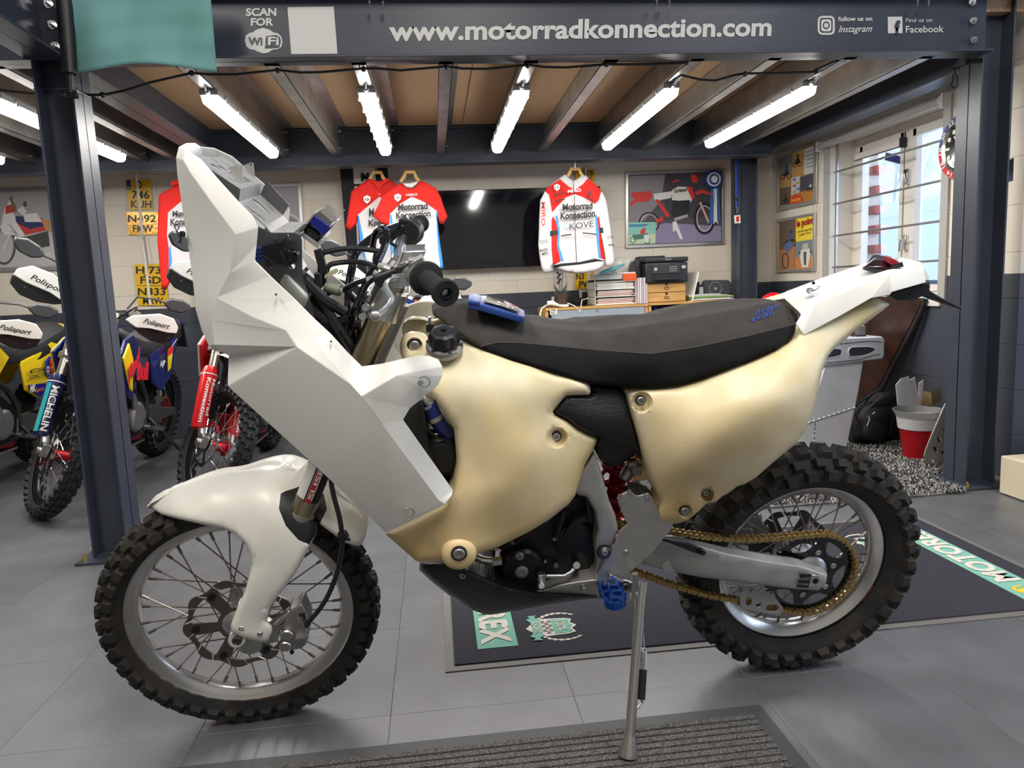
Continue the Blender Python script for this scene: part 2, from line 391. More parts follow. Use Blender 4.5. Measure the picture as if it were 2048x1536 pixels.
rc = column(2.689, 2.856, 3.336, 3.503, 'charcoal steel column at the right with the red and blue clock behind it')
column(2.525, 2.685, 5.74, 5.90, 'charcoal steel column in the far right corner under the beam', 2.2)
# bolts where the side beam meets the far corner column
# lettering on the front beam
YW = 3.3225; sign = mat('sign vinyl', srgb('#d6d5d0'), .5)
ptext('web_address_lettering', 'www.motorradkonnection.com', (778, 81), (1542, 71), (778, 43), 'y', YW, sign, fb, bold=.03)
ptext('scan_lettering', 'SCAN', (492, 32), (553, 31.5), (492, 17), 'y', YW, sign, fb, bold=.035)
ptext('for_lettering', 'FOR', (502, 51.5), (547, 51), (502, 37), 'y', YW, sign, fb, bold=.035)
cloud = [(490, 81), (492, 71), (500, 66), (506, 65), (512, 60), (526, 56), (540, 60), (546, 65), (556, 67), (563, 74), (565, 84), (563, 94), (556, 99), (545, 100), (538, 105), (528, 107.5), (516, 104), (508, 100), (500, 99), (493, 93)]
plate('wifi_cloud', cloud, 'y', YW, .002, sign, fb)
plate('wifi_badge', [(533, 72), (552, 70), (560, 74), (562, 84), (558, 96), (540, 97), (529, 97), (531, 90), (531, 78)], 'y', YW-.002, .001, steelblue, fb)
ptext('wifi_lettering', 'Wi', (497, 90), (525, 90), (497, 75), 'y', YW-.003, steelblue, fb, bold=.03)
ptext('wifi_lettering', 'Fi', (536, 90), (558, 90), (536, 74), 'y', YW-.004, sign, fb, bold=.03)
plate('blank_white_sticker', [(575, 14.4), (667.5, 13), (675, 107.5), (582.5, 108.5)], 'y', YW, .001, sign, fb)
rr = lambda x0, y0, x1, y1, r: [(x0+r, y0), (x1-r, y0), (x1-r*.3, y0+r*.3), (x1, y0+r), (x1, y1-r), (x1-r*.3, y1-r*.3), (x1-r, y1), (x0+r, y1), (x0+r*.3, y1-r*.3), (x0, y1-r), (x0, y0+r), (x0+r*.3, y0+r*.3)]
plate('camera_icon', rr(1635, 32, 1669, 70, 8), 'y', YW, .002, sign, fb, holes=[rr(1639, 36, 1665, 66, 5)])
plate('camera_icon', rr(1642, 39, 1662, 63, 4), 'y', YW, .002, sign, fb, holes=[ell(1652, 51, 7, 8, 20)])
plate('camera_icon', ell(1652, 51, 4.5, 5, 16), 'y', YW, .002, sign, fb)
ptext('follow_lettering', 'follow us on', (1675.5, 42.5), (1744, 41.5), (1675.5, 34), 'y', YW, sign, fb, bold=.03)
ptext('script_lettering', 'Instagram', (1676, 65), (1743.5, 63.5), (1677, 52), 'y', YW, sign, fb, shear=.35, bold=.01)
plate('square_f_icon', [(1775, 34), (1804, 33.5), (1804.5, 66.5), (1775.5, 67)], 'y', YW, .002, sign, fb)
ptext('square_f_icon', 'f', (1789, 67), (1800, 67), (1789, 42), 'y', YW-.003, steelblue, fb, bold=.05)
ptext('find_lettering', 'Find us on', (1811, 44.5), (1864, 44), (1811, 36.5), 'y', YW, sign, fb, bold=.005)
ptext('find_lettering', 'Facebook', (1811, 65.5), (1887, 64.5), (1811, 52), 'y', YW, sign, fb, bold=.012)

# ---------------------------------------------------------------- LED battens
diff = mat('lit diffuser', (1, 1, 1), .5, emit=(1, .985, .94), estr=14.0)
greyp = mat('light grey plastic', srgb('#a8a6a2'), .5)
def batten(x, y0, y1, label):
    z = ZB - .028
    t = thing('led_batten', label, 'ceiling light', (x, (y0+y1)/2, z - .05), group='battens under the mezzanine joists')
    b = M(); b.box((x-.045, y0, z), (x+.045, y1, z+.028)); obj('housing', b, greyp, t, bevel=.004)
    d = M(); d.prism([(x-.041, y0+.01, z+.001), (x+.041, y0+.01, z+.001), (x+.034, y0+.01, z-.034), (x+.02, y0+.01, z-.046), (x-.02, y0+.01, z-.046), (x-.034, y0+.01, z-.034)], (0, y1-y0-.02, 0)); obj('diffuser', d, diff, t, bevel=.006)
    for k in range(6):
        yy = y0 + .12 + k*(y1-y0-.24)/5
        for s in (-1, 1): obj('clip', M().box((x+s*.040, yy-.008, z-.010), (x+s*.052, yy+.008, z+.022)), greyp, t, ang=0)
    cc = M(); cc.tube([(x, y0+.01, z+.014), (x, y0-.04, z+.010), (x+.01, y0-.09, z+.035), (x-.01, y0-.16, z+.05), (x, 3.40, ZB)], .005, 6); cc.cyl((x, y0, z+.013), (x, y0-.03, z+.011), .012, seg=10); obj('cable', cc, greyp, t)
    l = area('batten_light', (x, (y0+y1)/2, z-.052), (0, 0, 0), .07, y1-y0-.05, 17, (1, .965, .90)); l.parent = t; l.matrix_parent_inverse = WM[t.name].inverted()
for x, l in ((-2.75, 'lit white LED batten furthest left, cut by the frame edge'), (-2.0, 'lit white LED batten behind the left column'), (-1.02, 'lit white LED batten right of the left column, above the white fairing'), (-.27, 'lit white LED batten above the red and white shirts'),
             (.5, 'lit white LED batten above the black television'), (1.28, 'lit white LED batten above the framed red motorcycle poster'), (2.03, 'lit white LED batten furthest right, beside the window beam')):
    batten(x, 3.72, 5.12, l)
cable = [(0, 180), (65, 187), (120, 189), (205, 190), (250, 181), (300, 165), (383, 146), (420, 149), (470, 149), (555, 140), (600, 145), (640, 144.5), (727, 137), (755, 137), (800, 141), (892, 133), (925, 137), (970, 138), (1055, 130), (1090, 134), (1130, 135), (1213, 129), (1300, 128.5), (1373, 125)]
b = M(); b.tube([on(x, y, 'y', 3.40) for x, y in cable], .0055, 8)
b.tube([on(x, y, 'y', 3.42) for x, y in ((1340, 175), (1350, 158), (1362, 150), (1400, 159), (1430, 161), (1470, 150), (1490, 147), (1560, 146), (1625, 144), (1640, 136), (1674, 121))], .0055, 8)
cb = tag(obj('power_cable', b, black), 'black power cable tied along the joists below the lettered beam', 'cable')
for x, y in ((205, 190), (383, 146), (555, 141), (727, 138), (892, 134), (1055, 131), (1213, 129), (1373, 125), (1490, 148), (1632, 143)):
    obj('cable_tie', M().ball(on(x, y, 'y', 3.398), .013, 8), black, cb)
# carabiner under the right beam
cp = M(); pts = [on(x, y, 'y', 3.33) for x, y in ((1910, 146), (1906, 150), (1907, 156), (1903, 168), (1904, 173), (1909, 176), (1914, 174), (1916, 168), (1914, 152), (1911, 146))]
cp.tube(pts, .0028, 6, closed=True); cp.cyl(on(1910, 146, 'y', 3.33), on(1911, 136, 'y', 3.33), .003, seg=6); cp.cyl(on(1903, 137, 'y', 3.33), on(1919, 137, 'y', 3.33), .005, seg=8)
cp.box((2.62, 3.336, 2.105), (2.69, 3.36, 2.125)); cp.tube([on(1911, 136, 'y', 3.33), (2.655, 3.34, 2.11)], .003, 6)
tag(obj('carabiner', cp, blackgloss), 'black carabiner hook hanging beside the right column', 'hook')

# ---------------------------------------------------------------- flag at top left
teal = mat('teal cloth', srgb('#6c9f9c'), .75, 0, .10, 3, .25, 500)
t = thing('flag', 'teal cloth flag hanging from a black pole above the left column', 'flag', on(290, 135, 'y', 3.12))
rows = []
top = [(128, -60), (420, -60)]; 
for j in range(25):
    v = j/24; row = []
    for i in range(37):
        u = i/36
        xt = 125 + u*(418-125); xb = 150 + u*(434-150)
        yb = 147 + u*(138-147) - 21*math.sin(PI*u)**1.4*(1 if u < .8 else 1) * (1-.25*u) + (6*u)
        x = xt + (xb-xt)*v; y = -50 + (yb+50)*v
        d = 3.12 + .010*math.sin(u*17 + v*2.2) + .007*math.sin(u*7 - v*5) + .002*math.sin(v*21+u*3)
        row.append(on(x, y, 'y', d))
    rows.append(row)
obj('cloth', M().grid(rows), teal, t, solid=.003)
b = M(); b.tube([on(127, -40, 'y', 3.13), on(134, 60, 'y', 3.12), on(140, 148, 'y', 3.11)], [.030, .030, .026], 12); obj('pole_sleeve', b, black, t)
b = M(); b.cyl(on(139, 148, 'y', 3.11), on(141, 186, 'y', 3.11), .012); b.obox(on(141, 190, 'y', 3.12), (.03, 0, 0), (0, .012, 0), (0, 0, .012)); b.cyl(on(128, 190, 'y', 3.10), on(154, 190, 'y', 3.10), .009); b.ball(on(129, 190, 'y', 3.09), .011); b.ball(on(153, 191, 'y', 3.09), .011); obj('pole_bracket', b, black, t)
b = M(); b.tube([on(66, 178, 'y', 3.25), on(110, 177, 'y', 3.2), on(140, 177, 'y', 3.12)], .002, 5); b.tube([on(152, 180, 'y', 3.10), on(180, 195, 'y', 3.27)], .0025, 5); obj('wire', b, black, t)
# ================================================================ ORGANIC PANELS
MC = .025                                              # the motorcycle's own middle plane
def _seg_dist(P, O):
    A = O; Bq = np.roll(O, -1, axis=0); d = Bq - A; L = (d**2).sum(1) + 1e-12
    out = np.full(len(P), 1e9)
    for a, dd, l in zip(A, d, L):
        t = np.clip(((P - a) @ dd) / l, 0, 1); out = np.minimum(out, np.hypot(*(P - a - t[:, None]*dd).T))
    return out
def _inside(P, O):
    r = np.zeros(len(P), bool); n = len(O)
    for i in range(n):
        x1, y1 = O[i]; x2, y2 = O[(i+1) % n]
        c = ((y1 > P[:, 1]) != (y2 > P[:, 1])); 
        if y1 != y2: c &= P[:, 0] < (x2-x1)*(P[:, 1]-y1)/(y2-y1) + x1
        r ^= c
    return r
def pix(p, bikeframe=True):
    p = Vector(p); q = (MB @ p if bikeframe else p) - C0
    X = Vector((right.dot(q), down.dot(q), fwd.dot(q))); return (1024 + F*X.x/X.z, 768 + F*X.y/X.z)
def rbf(ctrl):
    C = np.array([c[:2] for c in ctrl], float) / 100; z = np.array([c[2] for c in ctrl]); n = len(C)
    def U(r2): return np.where(r2 > 1e-12, r2*np.log(r2 + 1e-12), 0)
    K = U(((C[:, None] - C[None])**2).sum(2)) + .35*np.eye(n); Pm = np.hstack([np.ones((n, 1)), C])
    A = np.vstack([np.hstack([K, Pm]), np.hstack([Pm.T, np.zeros((3, 3))])])
    s = np.linalg.solve(A, np.concatenate([z, np.zeros(3)]))
    def f(P):
        P = np.asarray(P, float).reshape(-1, 2) / 100
        return U(((P[:, None] - C[None])**2).sum(2)) @ s[:n] + np.hstack([np.ones((len(P), 1)), P]) @ s[n:]
    return f
def densify(o, step, closed=True):
    r = []
    for i in range(len(o) if closed else len(o) - 1):
        a, b = np.array(o[i], float), np.array(o[(i+1) % len(o)], float); k = max(1, int(np.hypot(*(b-a)) / step))
        r += [tuple(a + (b-a)*j/k) for j in range(k)]
    if not closed: r.append(tuple(o[-1]))
    return r
def relief(name, outline, ctrl, material, parent, rpx=10, ry=.02, g=11, back='mirror', yin=0, dips=(), bevel=0, ang=50, lines=(), to=None, zones=(), mats=()):
    """a moulded body: outline and control depths (px, px, y in the motorcycle's frame); edges rounded by ry over rpx pixels.
    back: 'mirror' closes it with its mirror image, 'flat' with a flat back at yin, 'open' leaves a shell"""
    O = np.array(densify(outline, 7)); f = rbf(ctrl)
    x0, y0 = O.min(0); x1, y1 = O.max(0)
    G = np.array([(x, y) for x in np.arange(x0+g/2, x1, g) for y in np.arange(y0+g/2, y1, g)])
    G = G + np.random.RandomState(3).uniform(-.12, .12, G.shape)*g
    pts = []
    nrm = np.roll(O, -1, axis=0) - np.roll(O, 1, axis=0); nrm = np.stack([-nrm[:, 1], nrm[:, 0]], 1) / (np.hypot(*nrm.T)[:, None] + 1e-9)
    for k in (.12, .35, .7):
        R = O + nrm*rpx*k
        if not _inside(R[:1] , O).all() and _inside(R, O).mean() < .5: R = O - nrm*rpx*k
        ok = _inside(R, O) & (_seg_dist(R, O) > rpx*k*.85)
        pts.append(R[ok])
    ok = _inside(G, O) & (_seg_dist(G, O) > rpx*.98); pts.append(G[ok])
    for (cx, cy, rr, dep) in dips:
        pts.append(np.array([(cx + rr*q*math.cos(a), cy + rr*q*math.sin(a)) for q in (.0, .45, .62, .8, 1) for a in np.arange(0, 2*PI, PI/10 if q else 7)]))
    I = np.vstack(pts); I = I[_inside(I, O)]
    V = [Vector(p) for p in O] + [Vector(p) for p in I]
    n = len(O)
    ln = [(i, (i+1) % n) for i in range(n)]
    for l in lines:
        q = densify(l, 8, False); s0 = len(V); V += [Vector(p) for p in q]; ln += [(s0+i, s0+i+1) for i in range(len(q)-1)]
    for z_, _m in zones:
        q = [p_ for p_ in densify(z_, 8)]; s0 = len(V); V += [Vector(p) for p in q]; ln += [(s0+i, s0+(i+1) % len(q)) for i in range(len(q))]
    if zones:
        vv, _, ff = delaunay_2d_cdt(V, ln, [], 0, 1e-4)[:3]
        cen = np.array([tuple(sum((vv[i] for i in f_), Vector((0, 0)))/3) for f_ in ff]); keep = _inside(cen, O); ff = [f_ for f_, k_ in zip(ff, keep) if k_]
    else: vv, _, ff = delaunay_2d_cdt(V, ln, [], 1, 1e-5)[:3]
    P = np.array([tuple(v) for v in vv]); d = _seg_dist(P, O); t = np.clip(d/rpx, 0, 1)
    Y = f(P) + ry*(1 - np.sqrt(np.clip(1 - (1-t)**2, 0, 1)))
    for (cx, cy, rr, dep) in dips:
        q = np.hypot(P[:, 0]-cx, P[:, 1]-cy)/rr; Y = Y + dep*np.clip((1-q)/.4, 0, 1)**.8
    L = [to(*p, y) if to else B(p[0], p[1], y) for p, y in zip(P, Y)]
    b = M(); N = len(L)
    onb = {}
    for fc in ff:
        for i in range(len(fc)): onb[(fc[i], fc[(i+1) % len(fc)])] = 1
    bd = [(a, c) for (a, c) in onb if (c, a) not in onb]
    fs = [tuple(x) for x in ff]
    if back == 'open': b.add(L, fs)
    elif back == 'mirror':
        b.add(L + [Vector((p.x, 2*MC - p.y, p.z)) for p in L], fs + [tuple(i+N for i in x)[::-1] for x in fs] + [(c, a, a+N, c+N) for a, c in bd])
    elif back == 'shell2':
        b.add(L + [Vector((p.x, 2*MC - p.y, p.z)) for p in L], fs + [tuple(i+N for i in x)[::-1] for x in fs] + [(c, a, a+N, c+N) for a, c in bd if L[a].y > -.012 and L[c].y > -.012])
    else:
        b.add(L + [Vector((p.x, yin, p.z)) for p in L], fs + [tuple(i+N for i in x)[::-1] for x in fs] + [(c, a, a+N, c+N) for a, c in bd])
    if zones:
        me = mesh_of(name, b, material, ang)
        for m_ in mats: me.materials.append(m_)
        pr = [pix(v.co, to is None) for v in me.vertices]
        zz = [([Vector(q_) for q_ in z_], mi) for z_, mi in zones]
        for pl_ in me.polygons:
            if back == 'mirror' and pl_.center.y > MC: 
                c_ = pl_.center; c_ = Vector(pix((c_.x, 2*MC - c_.y, c_.z), to is None))
            else: c_ = sum((Vector(pr[i_]) for i_ in pl_.vertices), Vector((0, 0))) / len(pl_.vertices)
            for z_, mi in zz:
                if _pin(c_, z_): pl_.material_index = mi
        b = me
    return obj(name, b, material, parent, local=to is None, ang=ang, solid=(.0035 if back in ('open', 'shell2') else 0), bevel=bevel), f
# ================================================================ THE RALLY MOTORCYCLE
bike = thing('rally_motorcycle', 'white and cream rally motorcycle leaning on its side stand in the foreground', 'motorcycle', BO, Matrix.Rotation(LEAN, 4, 'X'))
fair_m = mat('white fairing plastic', srgb('#eeede6'), .42, 0, .05, 4, .02, 120)
fend_m = mat('white fender plastic', srgb('#e9e6dc'), .34, bump=.03, bscale=60)
def tankmat():
    m = mat('cream tank plastic', srgb('#ebe2c4'), .40, 0, .2, 6, .04, 30, col2=srgb('#e0cf9f'), sss=.0)
    nt = m.node_tree; n = nt.nodes; b = n['Principled BSDF']
    src = b.inputs['Base Color'].links[0].from_socket
    tc = n.new('ShaderNodeTexCoord'); sx = n.new('ShaderNodeSeparateXYZ'); nt.links.new(tc.outputs['Object'], sx.inputs[0])
    r = n.new('ShaderNodeMapRange'); r.inputs[1].default_value = .98; r.inputs[2].default_value = .50; nt.links.new(sx.outputs[2], r.inputs[0])   # the cream is multiplied yellower and darker towards the bottom
    x = n.new('ShaderNodeMix'); x.data_type = 'RGBA'; x.blend_type = 'MULTIPLY'; x.inputs[7].default_value = (.93, .74, .46, 1)
    nt.links.new(r.outputs[0], x.inputs[0]); nt.links.new(src, x.inputs[6]); nt.links.new(x.outputs[2], b.inputs['Base Color'])
    return m
tank_m = tankmat()
seat_m = mat('worn grey suede seat', (.040, .034, .028), .95, 0, .45, 14, .3, 500, sheen=.08, col2=(.026, .022, .019))
seat2_m = mat('black seat side cover', (.009, .009, .010), .9, bump=.2, bscale=500, spec=.2)
carbon = mat('carbon fibre', (.008, .008, .010), .34, 0, coat=.12, bump=.5, bscale=60, stretch=(1, 1, 9), spec=.35)
gold = mat('gold anodised fork', (.50, .43, .29), .24, 1, .1, 40, stretch=(1, 1, .2))
chainm = mat('gold chain', (.42, .30, .12), .42, .85)
frame_m = mat('raw frame aluminium', (.50, .49, .47), .50, .55, .2, 10, .1, 160)
darkm = mat('engine black', (.010, .010, .011), .38, .2)
darkpl = mat('dark bracket metal', (.10, .10, .10), .4, .8)
suspred = mat('dark red anodised', (.28, .012, .015), .3, .6)
anoblue = mat('blue anodised', (.015, .09, .42), .25, .8)
def bolt_b(px, py, y, r=.009, m=alu, parent=bike, ring=None, dep=.006, name='bolt'):
    b = M(); c = B(px, py, y)
    b.lathe(c, (0, -1, 0), [(r*1.0, -.004), (r, dep*.6), (r*.85, dep), (r*.45, dep), (r*.42, dep*.4), (.0001, dep*.4)], 18)
    o = obj(name, b, m, parent, local=True)
    if ring:
        q = M(); q.lathe(c, (0, -1, 0), [(ring, -.004), (ring, .002), (ring*.8, .003), (ring*.78, -.004)], 20); obj('rubber_washer', q, black, o, local=True)
    return o

# ---- wheels
def arc(a0, a1, n): return [a0 + (a1-a0)*i/(n-1) for i in range(n)]
def tyre_mesh(R, Rr, w, pitches, rows, knob_h, carc=.9):
    """R outer radius, Rr rim radius, w width. rows: (section angle, length, width, height factor, phase)"""
    b = M(); h = R - knob_h - Rr; hw = w/2*carc; sec = []
    for a in arc(-1.0, 1.0, 17):
        ang = a*PI*.62; sec.append((math.sin(ang)*hw, Rr + h*.44 + math.cos(ang)*h*.56))
    sec = [(-hw*.62, Rr-.004)] + sec + [(hw*.62, Rr-.004)]
    N = 72; rowsP = []
    for i in range(N+1):
        t = 2*PI*i/N; rowsP.append([(r*math.cos(t), y, r*math.sin(t)) for y, r in sec])
    b.grid(rowsP)
    cy, cr = hw, h*.56; r0 = Rr + h*.44
    for k in range(pitches):
        for (a, ln, wd, hf, ph) in rows:
            t = 2*PI*(k + ph)/pitches
            for s in ((-1, 1) if a else (1,)):
                ang = a*s*PI*.62; y = math.sin(ang)*hw; r = r0 + math.cos(ang)*cr
                nrm = Vector((math.cos(t)*math.cos(ang), math.sin(ang), math.sin(t)*math.cos(ang))).normalized()
                tg = Vector((-math.sin(t), 0, math.cos(t))); sd = nrm.cross(tg)
                c = Vector((r*math.cos(t), y, r*math.sin(t)))
                hh = knob_h*hf*1.0
                base = [c - nrm*.004 + tg*(i*ln/2*1.15) + sd*(j*wd/2*1.15) for i, j in ((-1,-1),(1,-1),(1,1),(-1,1))]
                top = [c + nrm*hh + tg*(i*ln/2*.88) + sd*(j*wd/2*.88) for i, j in ((-1,-1),(1,-1),(1,1),(-1,1))]
                b.add(base + top, [(0,1,5,4),(1,2,6,5),(2,3,7,6),(3,0,4,7),(4,5,6,7)])
    return b
def rim_mesh(Rr, w):
    sec = [(-w/2, Rr+.004), (-w/2+.003, Rr+.006), (-w/2+.006, Rr-.008), (-w/2+.016, Rr-.015), (-w/4, Rr-.024), (0, Rr-.030), (w/4, Rr-.024), (w/2-.016, Rr-.015), (w/2-.006, Rr-.008), (w/2-.003, Rr+.006), (w/2, Rr+.004),
           (w/2+.001, Rr-.009), (w/2-.004, Rr-.017), (w/4+.003, Rr-.028), (w/6, Rr-.036), (0, Rr-.039), (-w/6, Rr-.036), (-w/4-.003, Rr-.028), (-w/2+.004, Rr-.017), (-w/2-.001, Rr-.009)]
    N = 96; b = M()
    for i in range(N): pass
    rows = [[(r*math.cos(2*PI*i/N), y, r*math.sin(2*PI*i/N)) for y, r in sec + sec[:1]] for i in range(N+1)]
    return b.grid(rows)
def wavy_disc(b, R, Ri, y, th, lobes=9, holes=True, arms=6, Rh=.05):
    out = [((R - R*.045*(1+math.cos(lobes*t)))*math.cos(t), (R - R*.045*(1+math.cos(lobes*t)))*math.sin(t)) for t in [2*PI*i/144 for i in range(144)]]
    hs = []
    for k in range(arms):
        a = 2*PI*k/arms; a1, a2 = a + .16, a + 2*PI/arms - .16
        hs.append([((Ri)*math.cos(q), (Ri)*math.sin(q)) for q in arc(a1, a2, 10)] + [(Rh*math.cos(q), Rh*math.sin(q)) for q in arc(a2-.12, a1+.12, 7)])
    if holes:
        for k in range(lobes*2):
            a = 2*PI*k/(lobes*2) + .1; r1, r2 = (R+Ri)/2 - .014, (R+Ri)/2 + .006; da = .10
            p = Vector((math.cos(a)*r1, math.sin(a)*r1)); q = Vector((math.cos(a+da)*r2, math.sin(a+da)*r2)); e = (q-p).normalized().orthogonal()*.0022
            hs.append([tuple(p-e), tuple(q-e*.6), tuple(q+e*.6), tuple(p+e)])
    hs.append([(Rh*.72*math.cos(q), Rh*.72*math.sin(q)) for q in [2*PI*i/28 for i in range(28)]])
    return b.holed(out, hs, lambda x, z: (x, y, z), (0, th, 0))
spk = mat('steel spoke', (.30, .27, .24), .35, .9)
def wheel(name, parent, Mx, R, Rr, w, rw, tyre, rimm=None, tyrem=None, hubm=None, spokes=36, hub=(.030, .055), lod=1, label=None, spokem=None):
    rimm = rimm or mat('polished rim', (.70, .69, .67), .24, .95, .08, 20); hubm = hubm or alu; tyrem = tyrem or rubber
    b = rim_mesh(Rr, rw); b.lathe((0, -hub[1]-.014, 0), (0, 1, 0), [(hub[0]*.5, 0), (hub[0], .004), (hub[0]*1.45, .014), (hub[0]*1.45, .019), (hub[0]*.75, .026), (hub[0]*.7, hub[1]+.014), (hub[0]*.75, 2*hub[1]+.002), (hub[0]*1.45, 2*hub[1]+.009), (hub[0]*1.45, 2*hub[1]+.014), (hub[0], 2*hub[1]+.024), (hub[0]*.5, 2*hub[1]+.028)], 28)
    o = obj(name, b, rimm, parent, local=True); o.matrix_local = Mx
    if hubm is not rimm: pass
    t = obj('tyre', tyre, tyrem, o, local=True) if not isinstance(tyre, bpy.types.Mesh) else obj('tyre', tyre, None, o, local=True)
    meshes = []
    for kind in range(4):
        sgn = 1 if kind % 2 else -1; cross = 1 if kind < 2 else -1
        a0 = 0; ah = cross*1.15
        p1 = Vector(((Rr-.037), sgn*.006, 0)); p2 = Vector((hub[0]*1.36*math.cos(ah), sgn*hub[1]*.95, hub[0]*1.36*math.sin(ah)))
        q = M(); d = (p2-p1).normalized(); q.cyl(p1, p1 + d*.020, .0042, .0040, 6 if lod else 5); q.cyl(p1 + d*.018, p2, .0019 if lod else .0022, seg=6 if lod else 4); meshes.append(mesh_of('spoke', q, spokem or spk))
    for k in range(spokes):
        me = meshes[(k % 2) + (2 if (k // 2) % 2 else 0)]
        s = bpy.data.objects.new('spoke', me); COL.objects.link(s); s.parent = o; s.rotation_euler = (0, -2*PI*k/spokes, 0)
    return o
def axis_frame(c, axis):
    y = Vector(axis).normalized(); z = Vector((0, 0, 1)); z = (z - y*z.dot(y)).normalized(); x = y.cross(z)
    return Matrix(((x.x, y.x, z.x, c[0]), (x.y, y.y, z.y, c[1]), (x.z, y.z, z.z, c[2]), (0, 0, 0, 1)))
rowsR = [(0.13, .030, .030, 1, 0), (.42, .028, .024, 1, .5), (.72, .030, .026, .95, 0)]
rowsF = [(0.12, .026, .020, 1, 0), (.40, .026, .018, 1, .5), (.74, .028, .022, .9, 0)]
RC = Vector((.968, MC+.006, .340))
rw = wheel('rear_wheel', bike, Matrix.Translation(RC), .343, .2435, .136, .066, tyre_mesh(.346, .2435, .140, 34, rowsR, .018))
na = Vector((-math.sin(math.radians(3.2))*math.cos(math.radians(14.1)), math.cos(math.radians(3.2))*math.cos(math.radians(14.1)), math.sin(math.radians(14.1))))
na = MBI.to_3x3() @ na
FC = Vector((-.531, .0, .334)) + na*.022
fw = wheel('front_wheel', bike, axis_frame(FC, na), .345, .281, .092, .052, tyre_mesh(.347, .281, .094, 42, rowsF, .014))
# rim lettering
redprint = mat('faded red print', srgb('#a04a35'), .6)
def rim_text(parent, s, R, a0, a1, y, m, hgt=.009, flip=1):
    me = text_mesh(s, .02); xs = [v.co.x for v in me.vertices]; x0, x1 = min(xs), max(xs)
    for v in me.vertices:
        a = a0 + (a1-a0)*(v.co.x-x0)/(x1-x0); r = R + flip*v.co.y*hgt
        v.co = Vector((r*math.cos(a), y, r*math.sin(a)))
    me.materials.clear(); me.materials.append(m); obj('rim_lettering', me, None, parent, local=True)
rim_text(fw, 'EXCEL', .2745, math.radians(-78), math.radians(-90), -.0275, redprint, .009, 1)
rim_text(fw, 'TAKASAGO', .2745, math.radians(-67), math.radians(-76), -.0275, redprint, .007, 1)
rim_text(rw, 'EXCEL', .237, math.radians(-22), math.radians(-36), -.0345, redprint, .009, 1)
b = M(); wavy_disc(b, .135, .112, -.056, .004, 9, True, 6, .052); obj('brake_disc', b, mat('brake disc steel', (.22, .20, .18), .35, .9), fw, local=True)
for k in range(6):
    a = 2*PI*k/6 + .0; q = M(); q.lathe((.104*math.cos(a), -.058, .104*math.sin(a)), (0, -1, 0), [(.009, 0), (.009, .004), (.005, .005), (.0001, .003)], 14); obj('disc_button', q, blackgloss, fw, local=True)
b = M(); wavy_disc(b, .122, .100, .062, .004, 8, True, 6, .05); obj('brake_disc', b, mat('rear disc steel', (.10, .10, .10), .35, .9), rw, local=True)
# sprocket
T = 50; out = []
for i in range(T):
    for q, r in ((-.33, .116), (-.12, .1255), (.12, .1255), (.33, .116)): a = 2*PI*(i+q)/T; out.append((r*math.cos(a), r*math.sin(a)))
hs = []
for k in range(6):
    a = 2*PI*k/6 + .3; a1, a2 = a+.17, a+2*PI/6-.17
    hs.append([(.103*math.cos(q), .103*math.sin(q)) for q in arc(a1, a2, 9)] + [(.094*math.cos(a2+.03), .094*math.sin(a2+.03)), (.074*math.cos(a2-.16), .074*math.sin(a2-.16)), (.070*math.cos((a1+a2)/2), .070*math.sin((a1+a2)/2)), (.074*math.cos(a1+.16), .074*math.sin(a1+.16)), (.094*math.cos(a1-.03), .094*math.sin(a1-.03))])
hs.append([(.054*math.cos(q), .054*math.sin(q)) for q in [2*PI*i/30 for i in range(30)]])
b = M(); b.holed(out, hs, lambda x, z: (x, -.075, z), (0, .005, 0)); spr = obj('rear_sprocket', b, blackgloss, rw, local=True)
for k in range(6):
    a = 2*PI*k/6 + .3; q = M(); q.lathe((.066*math.cos(a), -.074, .066*math.sin(a)), (0, -1, 0), [(.0085, 0), (.0085, .004), (.006, .006), (.003, .006), (.0001, .003)], 14); obj('sprocket_bolt', q, aludull, rw, local=True)
b = M(); b.lathe((0, -.02, 0), (0, -1, 0), [(.060, 0), (.060, .045), (.054, .052), (.044, .058), (.030, .066), (.020, .068)], 32); obj('hub_carrier', b, alu, rw, local=True)
# chain
ch = [(1345, 1063), (1382, 1069), (1430, 1075), (1490, 1077.5), (1540, 1076), (1575, 1073)]
cy = -.052
path = [B(x, y, cy) for x, y in ch]
SC = Vector((RC.x, cy, .345)); SR = .1235
for a in arc(math.radians(97), math.radians(-98), 40): path.append(SC + Vector((SR*math.cos(a), 0, SR*math.sin(a))))
path += [B(x, y, cy) for x, y in ((1555, 1217), (1510, 1208), (1476, 1200), (1418, 1190), (1379, 1179.5), (1340, 1168.5), (1300, 1154), (1262, 1140))]
front = [B(1235, 1130, cy), B(1185, 1128, cy), B(1150, 1118, cy)]
def resample(p, st):
    out = [p[0]]; acc = 0
    for a, c in zip(p, p[1:]):
        L = (c-a).length; 
        while acc + L >= st:
            t = (st-acc)/L; a = a + (c-a)*t; out.append(a); L = (c-a).length; acc = 0
        acc += L
    return out
pts = resample([B(1230, 1045, cy), B(1300, 1058, cy)] + path, .01588); b = M()
def link(b, p, q, outer):
    d = (q-p).normalized(); n = Vector((0, 1, 0)); s = d.cross(n)
    yo = .0095 if outer else .0062; w_ = .0072 if outer else .0066
    for sg in (-1, 1):
        pr = []
        for c0, a0 in ((p, PI/2), (q, -PI/2)):
            for k in range(7): a = a0 + PI*k/6; pr.append(c0 + d*(w_*math.cos(a)) + s*(w_*math.sin(a)))
        pr = pr[:7] + [(p+q)/2 - s*w_*.62] + pr[7:] + [(p+q)/2 + s*w_*.62]
        b.prism([v + n*(sg*yo) for v in pr], n*.0018)
for i in range(len(pts)-1): link(b, pts[i], pts[i+1], i % 2)
